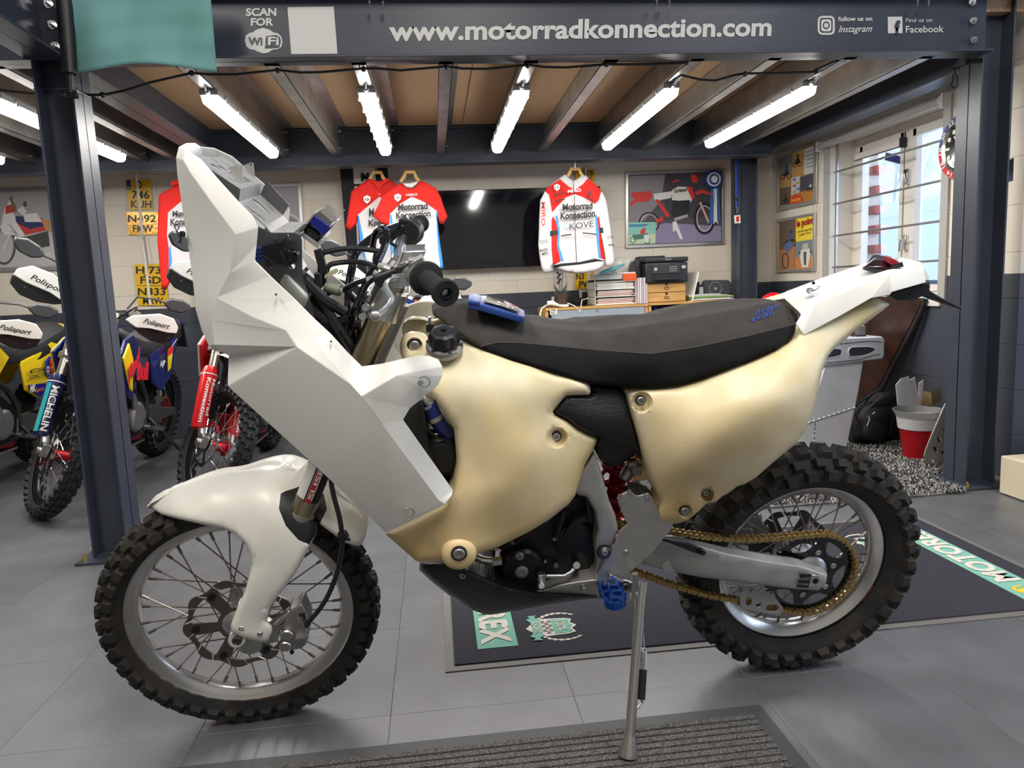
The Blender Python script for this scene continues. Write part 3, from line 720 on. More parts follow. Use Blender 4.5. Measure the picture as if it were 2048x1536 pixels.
for p in pts: b.cyl(p - Vector((0, .0115, 0)), p + Vector((0, .0115, 0)), .0038, seg=8)
pf = resample([B(1190, 1131, cy), B(1165, 1123, cy), B(1140, 1116, cy), B(1128, 1108, cy)], .01588)
for i in range(len(pf)-1): link(b, pf[i], pf[i+1], i % 2)
for p in pf: b.cyl(p - Vector((0, .0115, 0)), p + Vector((0, .0115, 0)), .0038, seg=8)
tag(obj('drive_chain', b, chainm, bike, local=True), kind='stuff')

# ---- swingarm
swo = [(1285, 1070), (1330, 1076), (1360, 1080), (1410, 1093), (1452, 1105), (1514, 1117), (1560, 1125), (1596, 1129), (1612, 1133), (1640, 1143), (1655, 1148), (1652, 1166), (1637, 1181), (1592, 1178.5), (1560, 1175), (1483, 1165), (1406, 1155.5), (1358, 1146), (1330, 1140), (1285, 1128)]
relief('swingarm', swo, [(1300, 1100, -.072), (1450, 1130, -.098), (1560, 1150, -.105), (1640, 1160, -.100), (1300, 1130, -.072)], frame_m, bike, rpx=7, ry=.012, g=16, back='flat', yin=-.060)
o2 = M(); o2.prism([Vector((p.x, .135, p.z)) for p in (B(x, y, -.09) for x, y in swo)], (0, -.025, 0)); obj('swingarm', o2, frame_m, bike, local=True, bevel=.004)
plate('swingarm_cap', ell(1341, 1131, 17, 12, 24), 'b', -.078, .0012, mat('pale grey cap', (.42, .42, .38), .45, .3), bike)
ab = M()
ab.prism([B(x, y, -.106) for x, y in ((1598, 1147), (1622, 1148), (1624, 1151), (1600, 1155))], (0, -.004, 0)); ab.prism([B(x, y, -.106) for x, y in ((1596, 1160), (1618, 1162), (1617, 1165), (1595, 1164))], (0, -.004, 0)); ab.prism([B(x, y, -.106) for x, y in ((1594, 1169), (1616, 1171), (1615, 1174), (1593, 1173))], (0, -.004, 0))
obj('adjuster_slot', ab, darkm, bike, local=True)
b = M(); b.holed([tuple((B(x, y, -.112).x, B(x, y, -.112).z)) for x, y in ((1623, 1149), (1640, 1150), (1644, 1158), (1640, 1172), (1617, 1173))], [], lambda x, z: (x, -.106, z), (0, -.008, 0)); obj('axle_block', b, alu, bike, local=True, bevel=.002)
bolt_b(1631, 1162, -.114, .0085, darkm, dep=.002, name='axle_end')
# chain guide and slider
plate('chain_guide', [(1477, 1172), (1481, 1170), (1488, 1173), (1496, 1176), (1504, 1172), (1510, 1178), (1523, 1185), (1536, 1181), (1546, 1182), (1550, 1195), (1562, 1210), (1566, 1218), (1558, 1230), (1540, 1227), (1480, 1215), (1478, 1200)], 'b', -.068, .005, mat('guide aluminium', (.36, .36, .35), .5, .6), bike, bevel=.001,
      holes=[ell(1496, 1201, 6, 10, 14), [(1509, 1207), (1522, 1203), (1519, 1212), (1512, 1213)], rr(1531, 1208, 1556, 1221, 5)])
for x, y in ((1484, 1180), (1504, 1182), (1544, 1187)): bolt_b(x, y, -.074, .005, alu)
plate('chain_slider', [(1318, 1072), (1345, 1078), (1375, 1083), (1405, 1095), (1412, 1102), (1405, 1108), (1380, 1100), (1340, 1084), (1318, 1078)], 'b', -.088, .010, black, bike, bevel=.003)
bolt_b(1399, 1101, -.100, .006, darkm)
b = M(); b.box((.80, .085, .36), (.895, .125, .43)); b.box((.82, .075, .42), (.88, .13, .46)); b.cyl((.84, .08, .40), (.84, .135, .40), .022); obj('rear_caliper', b, aludull, bike, local=True, bevel=.006)

# ---- frame
fr, _ = relief('frame_spar', [(1150, 985), (1158, 945), (1172, 928), (1188, 905), (1203, 945), (1218, 1000), (1231, 1030), (1236, 1058), (1224, 1092), (1213, 1105), (1205, 1135), (1199, 1165), (1187, 1158), (1188, 1148), (1193, 1120), (1189, 1095), (1190, 1080), (1196, 1058), (1190, 1023), (1173, 994), (1156, 990)],
       [(1180, 940, -.150), (1210, 1030, -.150), (1200, 1100, -.135), (1195, 1150, -.120), (1155, 985, -.150)], frame_m, bike, rpx=7, ry=.012, g=10, back='flat', yin=-.10)
pl = plate('pivot_plate', [(1233, 994), (1241, 987.5), (1252, 983), (1258, 979.5), (1263, 982), (1268, 988), (1276, 990), (1286, 987), (1296, 987), (1303, 992), (1307, 1003), (1313, 1015), (1345, 1046), (1340, 1060), (1328, 1073), (1305, 1102), (1278, 1126), (1262, 1140), (1243, 1152), (1228, 1147), (1214, 1144), (1204, 1165), (1196, 1167), (1196, 1145), (1205, 1128), (1216, 1110), (1226, 1093), (1236, 1062), (1254.6, 1046.7), (1246, 1030), (1237, 1008)],
      'b', -.138, .005, mat('brushed plate', (.46, .45, .42), .42, .7, .1, 20), bike, bevel=.0015)
for x, y, r in ((1240.5, 992, .0055), (1258.5, 982.5, .0055), (1294.5, 991, .0075), (1241.5, 1004, .0045), (1252, 1104, .0065)): bolt_b(x, y, -.143, r, alu, dep=.004)
bolt_b(1209, 1104, -.140, .016, darkpl, ring=.019, dep=.008); bolt_b(1209, 1104, -.149, .008, aludull)
b = M(); b.cyl(B(1272, 985, -.09), B(1283, 988, -.05), .023, .023, 20); obj('rubber_plug', b, mat('brown rubber', (.05, .035, .03), .6), bike, local=True)
low = [(1196, 1150), (1186, 1158), (1155, 1162), (1120, 1168), (1092, 1178), (1060, 1182), (1050, 1186), (1100, 1195), (1158, 1192), (1176, 1195), (1205, 1196), (1208, 1175)]
relief('frame_cradle', low, [(1200, 1170, -.135), (1150, 1178, -.13), (1060, 1184, -.13)], frame_m, bike, rpx=9, ry=.014, g=8, back='flat', yin=-.08)
bolt_b(1083, 1174, -.136, .006, darkpl); bolt_b(1168, 1178, -.140, .008, alu)
b = M(); b.tube([B(1172, 925, -.09), B(1120, 800, -.06), B(1050, 720, -.05), B(860, 690, -.04)], .022, 12); b.tube([B(1100, 760, .05), B(1300, 740, .05), B(1500, 700, .06), B(1720, 600, .07)], .012, 10); b.tube([B(1100, 760, -.02), B(1300, 740, -.02), B(1500, 700, -.03), B(1720, 600, -.04)], .012, 10)
b.cyl(B(790, 600, MC), B(730, 740, MC), .035, seg=20); obj('main_frame', b, frame_m, bike, local=True)
# footpeg, hanger and side stand
b = M(); zp = (MB @ B(1215, 1168, -.15)).z
fo = [(1196, 1170), (1215, 1166), (1234, 1167), (1240, 1171), (1246, 1180), (1251, 1191), (1251.5, 1199), (1243, 1206), (1228, 1209), (1214, 1205), (1205, 1196), (1200, 1184)]
fi = [[(1202, 1173), (1214, 1171), (1215, 1179), (1206, 1182)], [(1219, 1171), (1232, 1171), (1238, 1178), (1222, 1180)], [(1207, 1186), (1217, 1183), (1219, 1191), (1212, 1196)], [(1224, 1184), (1240, 1182), (1244, 1190), (1229, 1192)], [(1218, 1199), (1232, 1197), (1241, 1200), (1230, 1204)]]
def zq(p, z): q = MBI @ on(p[0], p[1], 'z', z); return q
i3 = [[tuple(on(*p, 'z', zp))[:2] for p in h] for h in fi]
b.holed([tuple(on(*p, 'z', zp))[:2] for p in fo], i3, lambda x, y: (x, y, zp-.016), (0, 0, .016))
for p in densify(fo, 9) : c = on(*p, 'z', zp); b.cyl(c, c + Vector((0, 0, .007)), .0028, .0022, 6)
for p in ((1220, 1182), (1218, 1196)): c = on(*p, 'z', zp); b.cyl(c - Vector((0, 0, .006)), c + Vector((0, 0, .006)), .003, .0022, 6)
obj('footpeg', b, anoblue, bike)
plate('peg_hanger', [(1211, 1163), (1215, 1144), (1222, 1146), (1240, 1156), (1255, 1160), (1262, 1160), (1273, 1156), (1267, 1165), (1262, 1180), (1252, 1181), (1240, 1170), (1215, 1170)], 'b', -.150, .010, alu, bike, bevel=.002)
bolt_b(1221, 1153, -.162, .0075, alu); bolt_b(1250.5, 1172, -.162, .010, darkpl, ring=.013)
foot = MBI @ Vector((.397, 1.530, .0105)); top = B(1284, 1163, -.150); d = (top - foot)
b = M(); b.tube([foot, foot + d*.012, foot + d*.10, foot + d*.14, foot + d*.5, foot + d*.9, top], [.024, .024, .0145, .0125, .0115, .0125, .015], 20)
b.tube([B(1272, 1170, -.148), foot + d*.75 + Vector((.006, 0, 0)), foot + d*.25], [.010, .009, .006], 10)
st = obj('side_stand', b, mat('bare steel stand', (.52, .50, .46), .3, .95), bike, local=True)
b = M(); b.tube([B(1266, 1160, -.155), B(1270, 1157, -.155), B(1276, 1200, -.16), B(1272, 1200, -.16)], .004, 6); b.obox(B(1268, 1172, -.16), (.007, 0, 0), (0, .006, 0), (.001, 0, .035)); b.cyl(B(1279, 1180, -.14), B(1279, 1180, -.165), .013); obj('stand_bracket', b, alu, st, local=True)
sp0, sp1 = foot + d*.60 + Vector((.019, 0, 0)), foot + d*.485 + Vector((.021, 0, 0)); N = 130; b = M()
b.tube([sp0 + (sp1-sp0)*(i/N) + Vector((.006*math.cos(i*2*PI/10), .006*math.sin(i*2*PI/10), 0)) for i in range(N)], .0015, 5); b.tube([top + Vector((-.004, -.006, -.02)), sp0], .0018, 6)
sp2 = foot + d*.315 + Vector((.022, 0, 0)); b.tube([sp2, sp2 + Vector((.002, 0, -.012)), foot + d*.265 + Vector((.014, 0, 0)), foot + d*.262], .0030, 6); obj('stand_spring', b, alu, st, local=True)
b = M(); b.cyl(sp1, sp2, .0088); obj('spring_sleeve', b, black, st, local=True)

# ---- shock, engine
b = M(); b.cyl(B(1240, 930, .0), B(1215, 1070, .0), .022); sa, sb_ = B(1243, 915, 0), B(1212, 1075, 0); N = 160
b.tube([sa + (sb_-sa)*(i/N) + Vector((.042*math.cos(i*2*PI/26), .042*math.sin(i*2*PI/26), 0)) for i in range(N)], .0065, 8); obj('shock_absorber', b, suspred, bike, local=True)
b = M(); b.cyl(B(1246, 960, -.05), B(1262, 935, -.04), .016); b.cyl(B(1255, 928, -.07), B(1272, 926, -.07), .013); b.cyl(B(1262, 975, -.05), B(1275, 972, -.03), .014); b.obox(B(1270, 935, -.06), (.012, 0, 0), (0, .02, 0), (0, 0, .012)); obj('shock_reservoir', b, aludull, bike, local=True, bevel=.002)
b = M()
b.prism([B(x, y, -.09) for x, y in ((1060, 1062), (1150, 990), (1185, 1000), (1200, 1060), (1196, 1150), (1150, 1165), (1080, 1182), (1010, 1180), (985, 1150), (1000, 1095))], (0, .20, 0))
b.prism([B(x, y, -.075) for x, y in ((1040, 1075), (1020, 960), (1120, 920), (1170, 1000), (1100, 1090))], (0, .17, 0)); b.prism([B(x, y, -.085) for x, y in ((860, 870), (905, 850), (1010, 1000), (960, 1060))], (0, .19, 0))
en = obj('engine', b, darkm, bike, local=True, bevel=.012)
b = M(); b.lathe(B(1041, 1127, -.092), (0, -1, 0), [(.052, 0), (.052, .018), (.046, .026), (.030, .028), (.0001, .028)], 32); b.lathe(B(1150, 1080, -.09), (0, -1, 0), [(.05, 0), (.05, .01), (.04, .016), (.0001, .016)], 28); obj('ignition_cover', b, darkm, en, local=True)
for x, y, r, mm in ((1043, 1144, .0165, aludull), (1039, 1112, .0105, aludull), (1109, 1077, .0055, alu), (1090, 1122, .005, alu), (1100, 1030, .005, aludull), (1025, 1085, .004, aludull), (1112, 1131, .006, aludull)): bolt_b(x, y, -.122 if r > .01 else -.10, r, mm, en, dep=.004)
b = M(); b.tube([B(1092, 1152, -.14), B(1128, 1152, -.14), B(1140, 1145, -.135), B(1152, 1132, -.12)], .0055, 10); b.obox(B(1083, 1160, -.14), (.009, 0, 0), (0, .008, 0), (0, 0, .019)); b.cyl(B(1083, 1172, -.135), B(1083, 1172, -.185), .007); b.cyl(B(1153, 1131, -.10), B(1153, 1131, -.13), .009); obj('gear_lever', b, alu, bike, local=True, bevel=.001)
b = M(); b.tube([B(948, 1112, -.12), B(965, 1120, -.13), B(985, 1122, -.13), B(998, 1120, -.12)], .009, 10); obj('braided_hose', b, alu, bike, local=True)
b = M(); b.cyl(B(985, 1122, -.13), B(1003, 1120, -.13), .0125, seg=6); b.cyl(B(993, 1118, -.125), B(995, 1100, -.12), .010, seg=6); obj('hose_fitting', b, chrome, bike, local=True)
b = M(); b.tube([B(1128, 1020, -.11), B(1120, 1050, -.115), B(1112, 1075, -.11)], .006, 8); b.tube([B(1165, 945, -.12), B(1175, 985, -.13), B(1180, 1040, -.12)], .008, 8); b.tube([B(1130, 1070, -.10), B(1150, 1045, -.11), B(1185, 1030, -.11)], .009, 8); obj('engine_hose', b, black, bike, local=True)
# skid plate
relief('skid_plate', [(843, 1124), (838.5, 1140), (865, 1165), (897, 1190), (944, 1219.5), (965, 1228), (980, 1230), (1000, 1227), (1088, 1212), (1161, 1200), (1204, 1196), (1196, 1188), (1120, 1186), (1073, 1184), (1014, 1172), (960, 1150), (905, 1122)],
       [(850, 1130, -.10), (900, 1160, -.16), (1000, 1200, -.165), (1190, 1192, -.12), (980, 1228, -.10), (1000, 1180, -.165)], carbon, bike, rpx=12, ry=.03, g=13)
b = M(); b.prism([B(x, y, -.165) for x, y in ((903, 1128), (935, 1132), (940, 1150), (928, 1155), (924, 1159), (916, 1157), (908, 1142))], (0, .02, 0)); obj('skid_plate_lug', b, alu, bike, local=True, bevel=.003); bolt_b(925, 1150, -.17, .008, aludull)
# ---- faceted front fairing
def facets(name, V, faces, material, parent, mirror=True, solid=.004, bevel=.004, bridge=(), ang=20):
    keys = list(V); P = [B(*V[k]) for k in keys]; ix = {k: i for i, k in enumerate(keys)}; b = M(); n = len(P)
    fs = [tuple(ix[k] for k in f.split()) for f in faces]
    if mirror: P = P + [Vector((p.x, 2*MC - p.y, p.z)) for p in P]; fs = fs + [tuple(i + n for i in f)[::-1] for f in fs] + [(ix[a], ix[c], ix[c]+n, ix[a]+n) for a, c in (q.split() for q in bridge)]
    tri = []
    for f in fs: tri += [f] if len(f) < 5 else [(f[0], f[i], f[i+1]) for i in range(1, len(f)-1)]
    b.add(P, tri)
    me = mesh_of(name, b, material, ang); o = obj(name, me, None, parent, local=True, solid=solid)
    if bevel:
        md = o.modifiers.new('soft_edges', 'BEVEL'); md.width = bevel; md.segments = 3; md.limit_method = 'ANGLE'; md.angle_limit = math.radians(9)
    return o
FV = dict(
 t0=(373, 285.5, .0), t1=(357, 294, -.045), t2=(352, 315, -.055), t3=(354, 345, -.055), n1=(360, 387, -.06), n2=(373, 472, -.065), n3=(385, 558, -.07), n4=(391, 619, -.07), n5=(403, 660, -.07), n6=(418, 693, -.075), n7=(457, 711, -.10),
 r0=(371, 298, -.075), r1=(402, 318, -.095), r2=(437, 359, -.115), r3=(478, 404, -.135), r4=(505, 431, -.145), r5=(516, 455, -.150), r6=(513, 489, -.150), r7=(509, 521, -.155),
 c0=(366, 320, -.085), c1=(380, 345, -.10), c2=(423, 405, -.13), c3=(471, 469, -.155), c4=(459, 547, -.150),
 e1=(539, 551, -.165), e2=(590, 598.5, -.175), e3=(628, 636, -.185), e4=(662, 667, -.19), e5=(693, 701, -.195), e6=(724, 732, -.20),
 d0=(433, 595, -.135), d1=(505, 634, -.175), d2=(573, 660, -.195), d3=(625, 677, -.205), d4=(700, 766, -.245), d5=(723, 793, -.255),
 b1=(423, 640, -.12), b2=(427, 690, -.125), u1=(594, 694, -.215), p0=(455, 772, -.125), p1=(463, 780, -.13), p2=(614, 917, -.20), p3=(772, 1066, -.235), p4=(890, 1009, -.262), p5=(879, 1000, -.265), p6=(764, 846, -.262),
 w1=(762, 727, -.215), w2=(835, 710, -.225), w3=(858, 711, -.23), w4=(877, 718, -.24), w5=(885, 733, -.25), w6=(885, 752, -.255), w7=(876, 771, -.258), w8=(858, 786, -.262), w9=(820, 817, -.262), q1=(806, 840, -.262), q2=(906.5, 981, -.245), q3=(903, 992, -.255), cr=(795, 750, -.268))
FF = ['t1 t2 c0 r0', 't2 t3 c1 c0', 't3 n1 c2 c1', 'n1 n2 c3 c2', 'n2 n3 c4 c3', 'n3 n4 d0 c4', 'n4 n5 b1 d0', 'n5 n6 b2 b1', 'n6 n7 b2',
      'r0 c0 r1', 'c0 c1 r1', 'r1 c1 c2 r2', 'r2 c2 r3', 'c2 c3 r3', 'r3 c3 r4', 'r4 c3 r5', 'r5 c3 r6', 'c3 c4 r6', 'c4 r7 r6',
      'c4 d0 e1 r7', 'd0 d1 e2 e1', 'd1 d2 e3 e2', 'd2 d3 e3', 'd3 e4 e3', 'd3 d4 e5 e4', 'd4 e6 e5', 'd4 d5 e6',
      'd0 b1 d1', 'b1 u1 d2 d1', 'b1 b2 u1', 'd2 u1 d3', 'n7 u1 b2', 'n7 p0 u1', 'd3 u1 d4', 'p0 p1 p2 u1', 'u1 p2 p6', 'u1 p6 d5 d4', 'p2 p3 p6', 'p3 p4 p5 p6',
      'd5 p6 q1 w9', 'p6 p5 q2 q1', 'p5 p4 q3 q2', 'e6 d5 cr w1', 'w1 cr w2', 'w2 cr w3', 'w3 cr w4', 'w4 cr w5', 'w5 cr w6', 'w6 cr w7', 'cr w8 w7', 'cr d5 w9 w8']
fairing = facets('front_fairing', FV, FF, fair_m, bike, bridge=('t0 t1', 't1 t2', 't2 t3', 't3 n1', 'n1 n2', 'n2 n3', 'n3 n4', 'n4 n5', 'n5 n6', 'n6 n7', 'n7 p0'))
# rolled top edge between the two sides of the fairing
b = M(); tp = [B(357, 294, -.045), B(371, 298, -.075)]
b.grid([[B(357, 294, -.045), B(366, 287, -.02), B(371, 298, -.075)], [B(352, 315, -.055), B(360, 290, .0), B(372, 299, -.06)]]); 
def pin(px, py, y, r=.009):
    b = M(); b.cyl(B(px, py, y), B(px-3, py+1, y-.012), .0055, seg=12); c = B(px+5, py-1, y-.007)
    b.tube([c + Vector((.0115*math.cos(a), -.003*math.sin(a), .0115*math.sin(a))) for a in arc(-2.6, 2.4, 16)], .0012, 6)
    obj('quick_release_pin', b, alu, bike, local=True)
pin(843, 765, -.268); pin(812, 1026, -.262)
for x, y, d in ((552, 589, -.178), (662, 683, -.208)):
    b = M(); b.cyl(B(x, y, d+.006), B(x, y, d-.003), .0022, seg=8); obj('rivet_hole', b, black, bike, local=True)
b = M(); b.cyl(B(368, 468, -.07), B(362, 468, -.075), .006); rp = [B(x, y, -.07) for x, y in ((361, 487), (362, 470), (353, 462), (349, 453), (352, 449), (357, 450), (358, 456), (353, 463), (356, 470), (361, 476), (359, 482), (357, 485))]
b.tube(rp, .0011, 6); obj('r_clip', b, black, bike, local=True)

# ---- navigation tower
tw = mat('brushed aluminium sheet', (.55, .54, .51), .46, .55, .25, 15, .05, 150, stretch=(1, 6, 1)); towd = mat('grey sheet aluminium', (.16, .16, .165), .45, .85, .1, 10)
def slab(pts3, th): b = M(); P = [Vector(p) for p in pts3]; n = (P[1]-P[0]).cross(P[2]-P[0]).normalized(); return b.prism(P, n*th)
yn, yf = -.080, .115
A1, A2 = B(392, 318, yn), B(480, 378, yn); A3 = B(478, 404, yn); A4 = B(530, 450, yn); A5 = B(543, 465, yn); A6 = B(587, 465, yn); A7 = B(608, 446, yn)
def far(p, y=yf): return Vector((p.x, y, p.z))
tb = M()
def holed_slab(P, Q, holes, th=.003):                   # P->Q along the tray, width along y
    d = (Q-P); L = d.length; e = d/L; nn = Vector((0, 1, 0)).cross(e)
    tb.holed([(0, yn), (L, yn), (L, yf), (0, yf)], holes, lambda u, v: P + e*u + Vector((0, v - P.y, 0)), nn*th)
slot = lambda u, v, a, w_: [(u-a, v-w_), (u+a, v-w_), (u+a, v+w_), (u-a, v+w_)]
L1 = (A2-A1).length
holed_slab(A1, A2, [ell(L1*.30, -.03, .012, .012, 14), ell(L1*.38, .0, .012, .012, 14), slot(L1*.12, .02, .01, .003), slot(L1*.2, .06, .01, .003), slot(L1*.3, .08, .008, .003), slot(L1*.72, -.05, .008, .003), slot(L1*.80, -.03, .008, .003), [(L1*.5, .0), (L1*.88, .0), (L1*.88, .06), (L1*.5, .06)]])
holed_slab(A2, A3, []); L3 = (A4-A3).length
holed_slab(A3, A4, [ell(L3*.4, .03, L3*.36, .014, 18), slot(L3*.35, -.06, .009, .004), slot(L3*.55, -.055, .008, .004), slot(L3*.75, -.05, .008, .004), slot(L3*.5, .09, .008, .003), slot(L3*.62, .075, .008, .003)])
holed_slab(A4, A5, []); holed_slab(A5, A6, [ell(.02, -.05, .004, .004, 8), ell(.045, -.05, .004, .004, 8), ell(.03, .02, .004, .004, 8)]); holed_slab(A6, A7, [])
obj('roadbook_tray', tb, tw, bike, local=True)
b = M(); b.prism([B(418, 338, yn-.002), B(480, 378, yn-.002), A3 + Vector((0, -.002, 0)), B(456, 385, yn-.002), B(425, 352, yn-.002)], (0, .003, 0)); obj('tray_side', b, towd, bike, local=True)
b = M(); b.prism([far(A3), far(A4), far(A4 + Vector((.016, 0, .022))), far(A3 + Vector((.018, 0, .030)))], (0, .003, 0)); obj('tray_side', b, towd, bike, local=True)
plate('tray_tab', [(455, 335), (481, 328.5), (485, 330), (488, 364), (486, 365)], 'b', -.02, .0025, tw, bike, holes=[ell(479.5, 333, 2, 2, 8)])
plate('tray_tab', [(486, 331), (503, 324.5), (507, 327), (510, 354), (509, 356)], 'b', .055, .0025, tw, bike, holes=[ell(502, 329, 2.4, 2.4, 8)])
plate('tower_plate', [(515, 452), (543, 466), (590, 466), (601, 470), (604, 480), (605, 552), (618, 590), (632, 640), (610, 630), (560, 585), (520, 545), (510, 530)], 'b', -.085, .004, towd, bike, holes=[ell(585, 532, 6, 6, 12), ell(572, 552, 4, 4, 8), ell(578, 470, 2.5, 2.5, 8), ell(592, 515, 3, 3, 8)])
plate('tower_plate', [(530, 455), (600, 470), (605, 552), (632, 640), (610, 690), (540, 560)], 'b', .12, .004, towd, bike)
b = M()
for x, y in ((551, 476), (568, 473), (580, 477), (590, 478)): b.cyl(B(x, y, -.088), B(x, y, -.094), .0045, seg=10)
obj('tower_rivet', b, darkpl, bike, local=True)
# tripmaster instrument on its bracket
dI = (B(660, 452, -.02) - B(614, 442, -.02)); 
blk = [B(x, y, -.055) for x, y in ((614, 443), (606, 459), (604, 470), (615, 479), (633, 484.5), (646, 473), (659.5, 455))]
b = M(); b.prism([B(x, y, -.05) for x, y in ((613, 447), (606, 460), (608, 472), (620, 480), (634, 484), (644, 473), (636, 462))], (0, .11, 0)); obj('instrument_body', b, black, bike, local=True, bevel=.006)
b = M(); b.prism([B(x, y, -.058) for x, y in ((614, 442.5), (627.5, 430), (659.5, 453), (659, 458), (646.5, 472.5), (641, 470), (640, 466))], (0, .125, 0)); obj('instrument_housing', b, mat('blue instrument shell', (.012, .015, .22), .35), bike, local=True, bevel=.004)
glassm = mat('clear plastic', (.9, .92, .9), .05, trans=1.0, alpha=.35)
b = M(); b.prism([B(x, y, -.060) for x, y in ((627.5, 430), (641, 419), (671, 443.5), (670, 447), (660, 456), (659.5, 453))], (0, .128, 0)); obj('instrument_glass', b, glassm, bike, local=True, bevel=.002)
b = M(); b.prism([B(x, y, -.04) for x, y in ((632, 430), (641, 423), (666, 444), (659, 451))], (0, .08, 0)); obj('instrument_dial', b, mat('dial grey', (.16, .15, .13), .6), bike, local=True)
b = M(); b.prism([B(x, y, -.07) for x, y in ((599, 470), (604, 467), (636, 490), (646, 481), (642, 479), (636, 484), (637, 495), (633, 496))], (0, .14, 0)); b.prism([B(x, y, -.06) for x, y in ((597, 463), (628, 426), (630, 428), (602, 466))], (0, .12, 0)); obj('instrument_bracket', b, tw, bike, local=True)
# overflow bottle, switches and wiring in the cockpit
relief('overflow_bottle', [(570, 548), (578, 552), (614, 590), (616, 597), (612, 612), (603, 618), (590, 604), (557, 571), (556, 563)], [(580, 570, -.10), (600, 600, -.10), (560, 565, -.09)], mat('milky plastic', (.62, .64, .58), .4), bike, rpx=7, ry=.014, g=8, back='flat', yin=.0)
b = M(); b.cyl(B(591, 553, -.06), B(625, 579, -.06), .021, seg=8); b.cyl(B(597, 551, -.06), B(603, 556, -.06), .026, seg=16); obj('bottle_cap', b, black, bike, local=True)
b = M(); b.cyl(B(530, 543, -.07), B(557, 551, -.08), .006); b.cyl(B(556, 552, -.08), B(560, 558, -.08), .009); obj('hose', b, mat('brown hose', (.05, .02, .02), .4), bike, local=True)
bw = mat('blue wire', (.01, .05, .35), .35)
for k in range(4): b = M(); b.tube([B(512, 498+8*k, -.09), B(525+3*k, 496+7*k, -.11), B(545, 500+4*k, -.11)], .0028, 6); obj('wire', b, bw, bike, local=True)
b = M(); b.obox(B(552, 507, -.105), (.022, 0, .004), (0, .012, 0), (-.003, 0, .020)); b.lathe(B(578, 510, -.10), (0, -1, 0), [(.019, 0), (.019, .012), (.012, .016), (.012, .02)], 12); b.cyl(B(585, 507, -.11), B(596, 506, -.12), .004, seg=8); b.tube([B(562, 502, -.12), B(570, 520, -.12), B(567, 532, -.12)], .007, 8); obj('switch', b, blackgloss, bike, local=True)
b = M(); b.prism([B(x, y, -.05) for x, y in ((520, 470), (545, 470), (600, 560), (700, 680), (715, 735), (700, 730), (640, 690), (560, 600))], (0, .13, 0)); obj('headstock_bracket', b, darkm, bike, local=True)
b = M(); b.tube([B(610, 560, -.07), B(650, 600, -.08), B(690, 625, -.07)], .012, 8); b.tube([B(605, 600, -.07), B(650, 640, -.08), B(700, 640, -.06)], .009, 8); b.tube([B(625, 575, -.06), B(680, 660, -.09), B(705, 700, -.07)], .010, 8); b.tube([B(590, 610, -.05), B(640, 645, -.05), B(720, 650, -.03)], .012, 8); obj('wiring_loom', b, black, bike, local=True)

# ---- fork, clamps and handlebar
fcu, fcl = B(753, 651, -.085), B(602, 1030, -.085); dd = (fcl - fcu).normalized()
for s, nm in ((0, 'fork_leg'), (.195, 'fork_leg')):
    o_ = Vector((0, s, 0)); b = M(); U = fcu - dd*.10 + o_; Lw = fcl + o_
    b.tube([U, Lw - dd*.055, Lw - dd*.05, Lw - dd*.02, Lw - dd*.015, Lw + dd*.012, Lw + dd*.016], [.027, .027, .0285, .0285, .030, .030, .027], 28)
    lg = obj('fork_leg', b, gold, bike, local=True)
    b = M(); b.tube([Lw - dd*.012, Lw + dd*.018], [.031, .031], 28); b.tube([Lw + dd*.01, B(505, 1262, -.095) + Vector((0, s*.98, 0))], .022, 20); obj('slider', b, mat('fork seal grey', (.35, .34, .31), .45, .4), lg, local=True)
    b = M(); b.tube([B(512, 1238, -.095)+o_, B(498, 1292, -.095)+o_], [.026, .030], 20); b.cyl(B(474, 1278, -.13)+o_*1.1, B(474, 1278, -.06)+o_*.9, .021, seg=24); b.obox(B(480, 1268, -.095)+o_, (.02, 0, .0), (0, .018, 0), (.0, 0, .018)); obj('fork_foot', b, alu, lg, local=True, bevel=.002)
    b = M(); b.tube([fcu - dd*.085 + o_, fcu - dd*.022 + o_], [.037, .037], 24); b.tube([fcu - dd*.10 + o_, fcu - dd*.115 + o_], [.026, .022], 24)
    b.cyl(fcu - dd*.125+o_, fcu - dd*.10+o_, .012, seg=6); obj('top_clamp', b, alu, lg, local=True)
b = M(); b.cyl(B(474, 1280, -.135), B(474, 1280, .16), .010); obj('front_axle', b, chrome, bike, local=True); bolt_b(474, 1281, -.137, .0115, darkpl, dep=.004)
b = M(); b.obox(fcu - dd*.055 + Vector((.0, .0975, 0)), (.045, 0, .0), (0, .085, 0), tuple(-dd*.016)); b.obox(fcu - dd*.05 + Vector((-.035, .0, 0)), (.012, 0, 0), (0, .018, 0), tuple(-dd*.028)); b.obox(fcu - dd*.135 + Vector((.02, .0975, 0)), (.025, 0, 0), (0, .05, 0), tuple(-dd*.03)); obj('steering_yoke', b, alu, bike, local=True, bevel=.004)
for x, y in ((731, 614), (725, 632)): bolt_b(x, y, -.115, .009, chrome)
bar = [B(893, 587, -.41), B(852, 556, -.30), B(825, 548, -.20), B(797, 562, -.09), B(790, 562, .02), B(788, 545, .10), B(795, 510, .20), B(806, 475, .29), B(842, 447, .44)]
def spline(P, n=6):
    P = [Vector(q) for q in P]; P = [P[0]] + P + [P[-1]]; out = []
    for i in range(1, len(P)-2):
        for k in range(n):
            t = k/n; a, b_, c, d = P[i-1], P[i], P[i+1], P[i+2]
            out.append(.5*((2*b_) + (c-a)*t + (2*a-5*b_+4*c-d)*t*t + (3*b_-a-3*c+d)*t**3))
    return out + [P[-2]]
b = M(); b.tube(spline(bar), .0125, 16); obj('handlebar', b, alu, bike, local=True)
foam = mat('black foam grip', (.016, .016, .017), .95, bump=.7, bscale=700)
ga, gb = B(893, 587, -.42), B(851, 556, -.295); gd = (gb-ga).normalized(); gl = (gb-ga).length
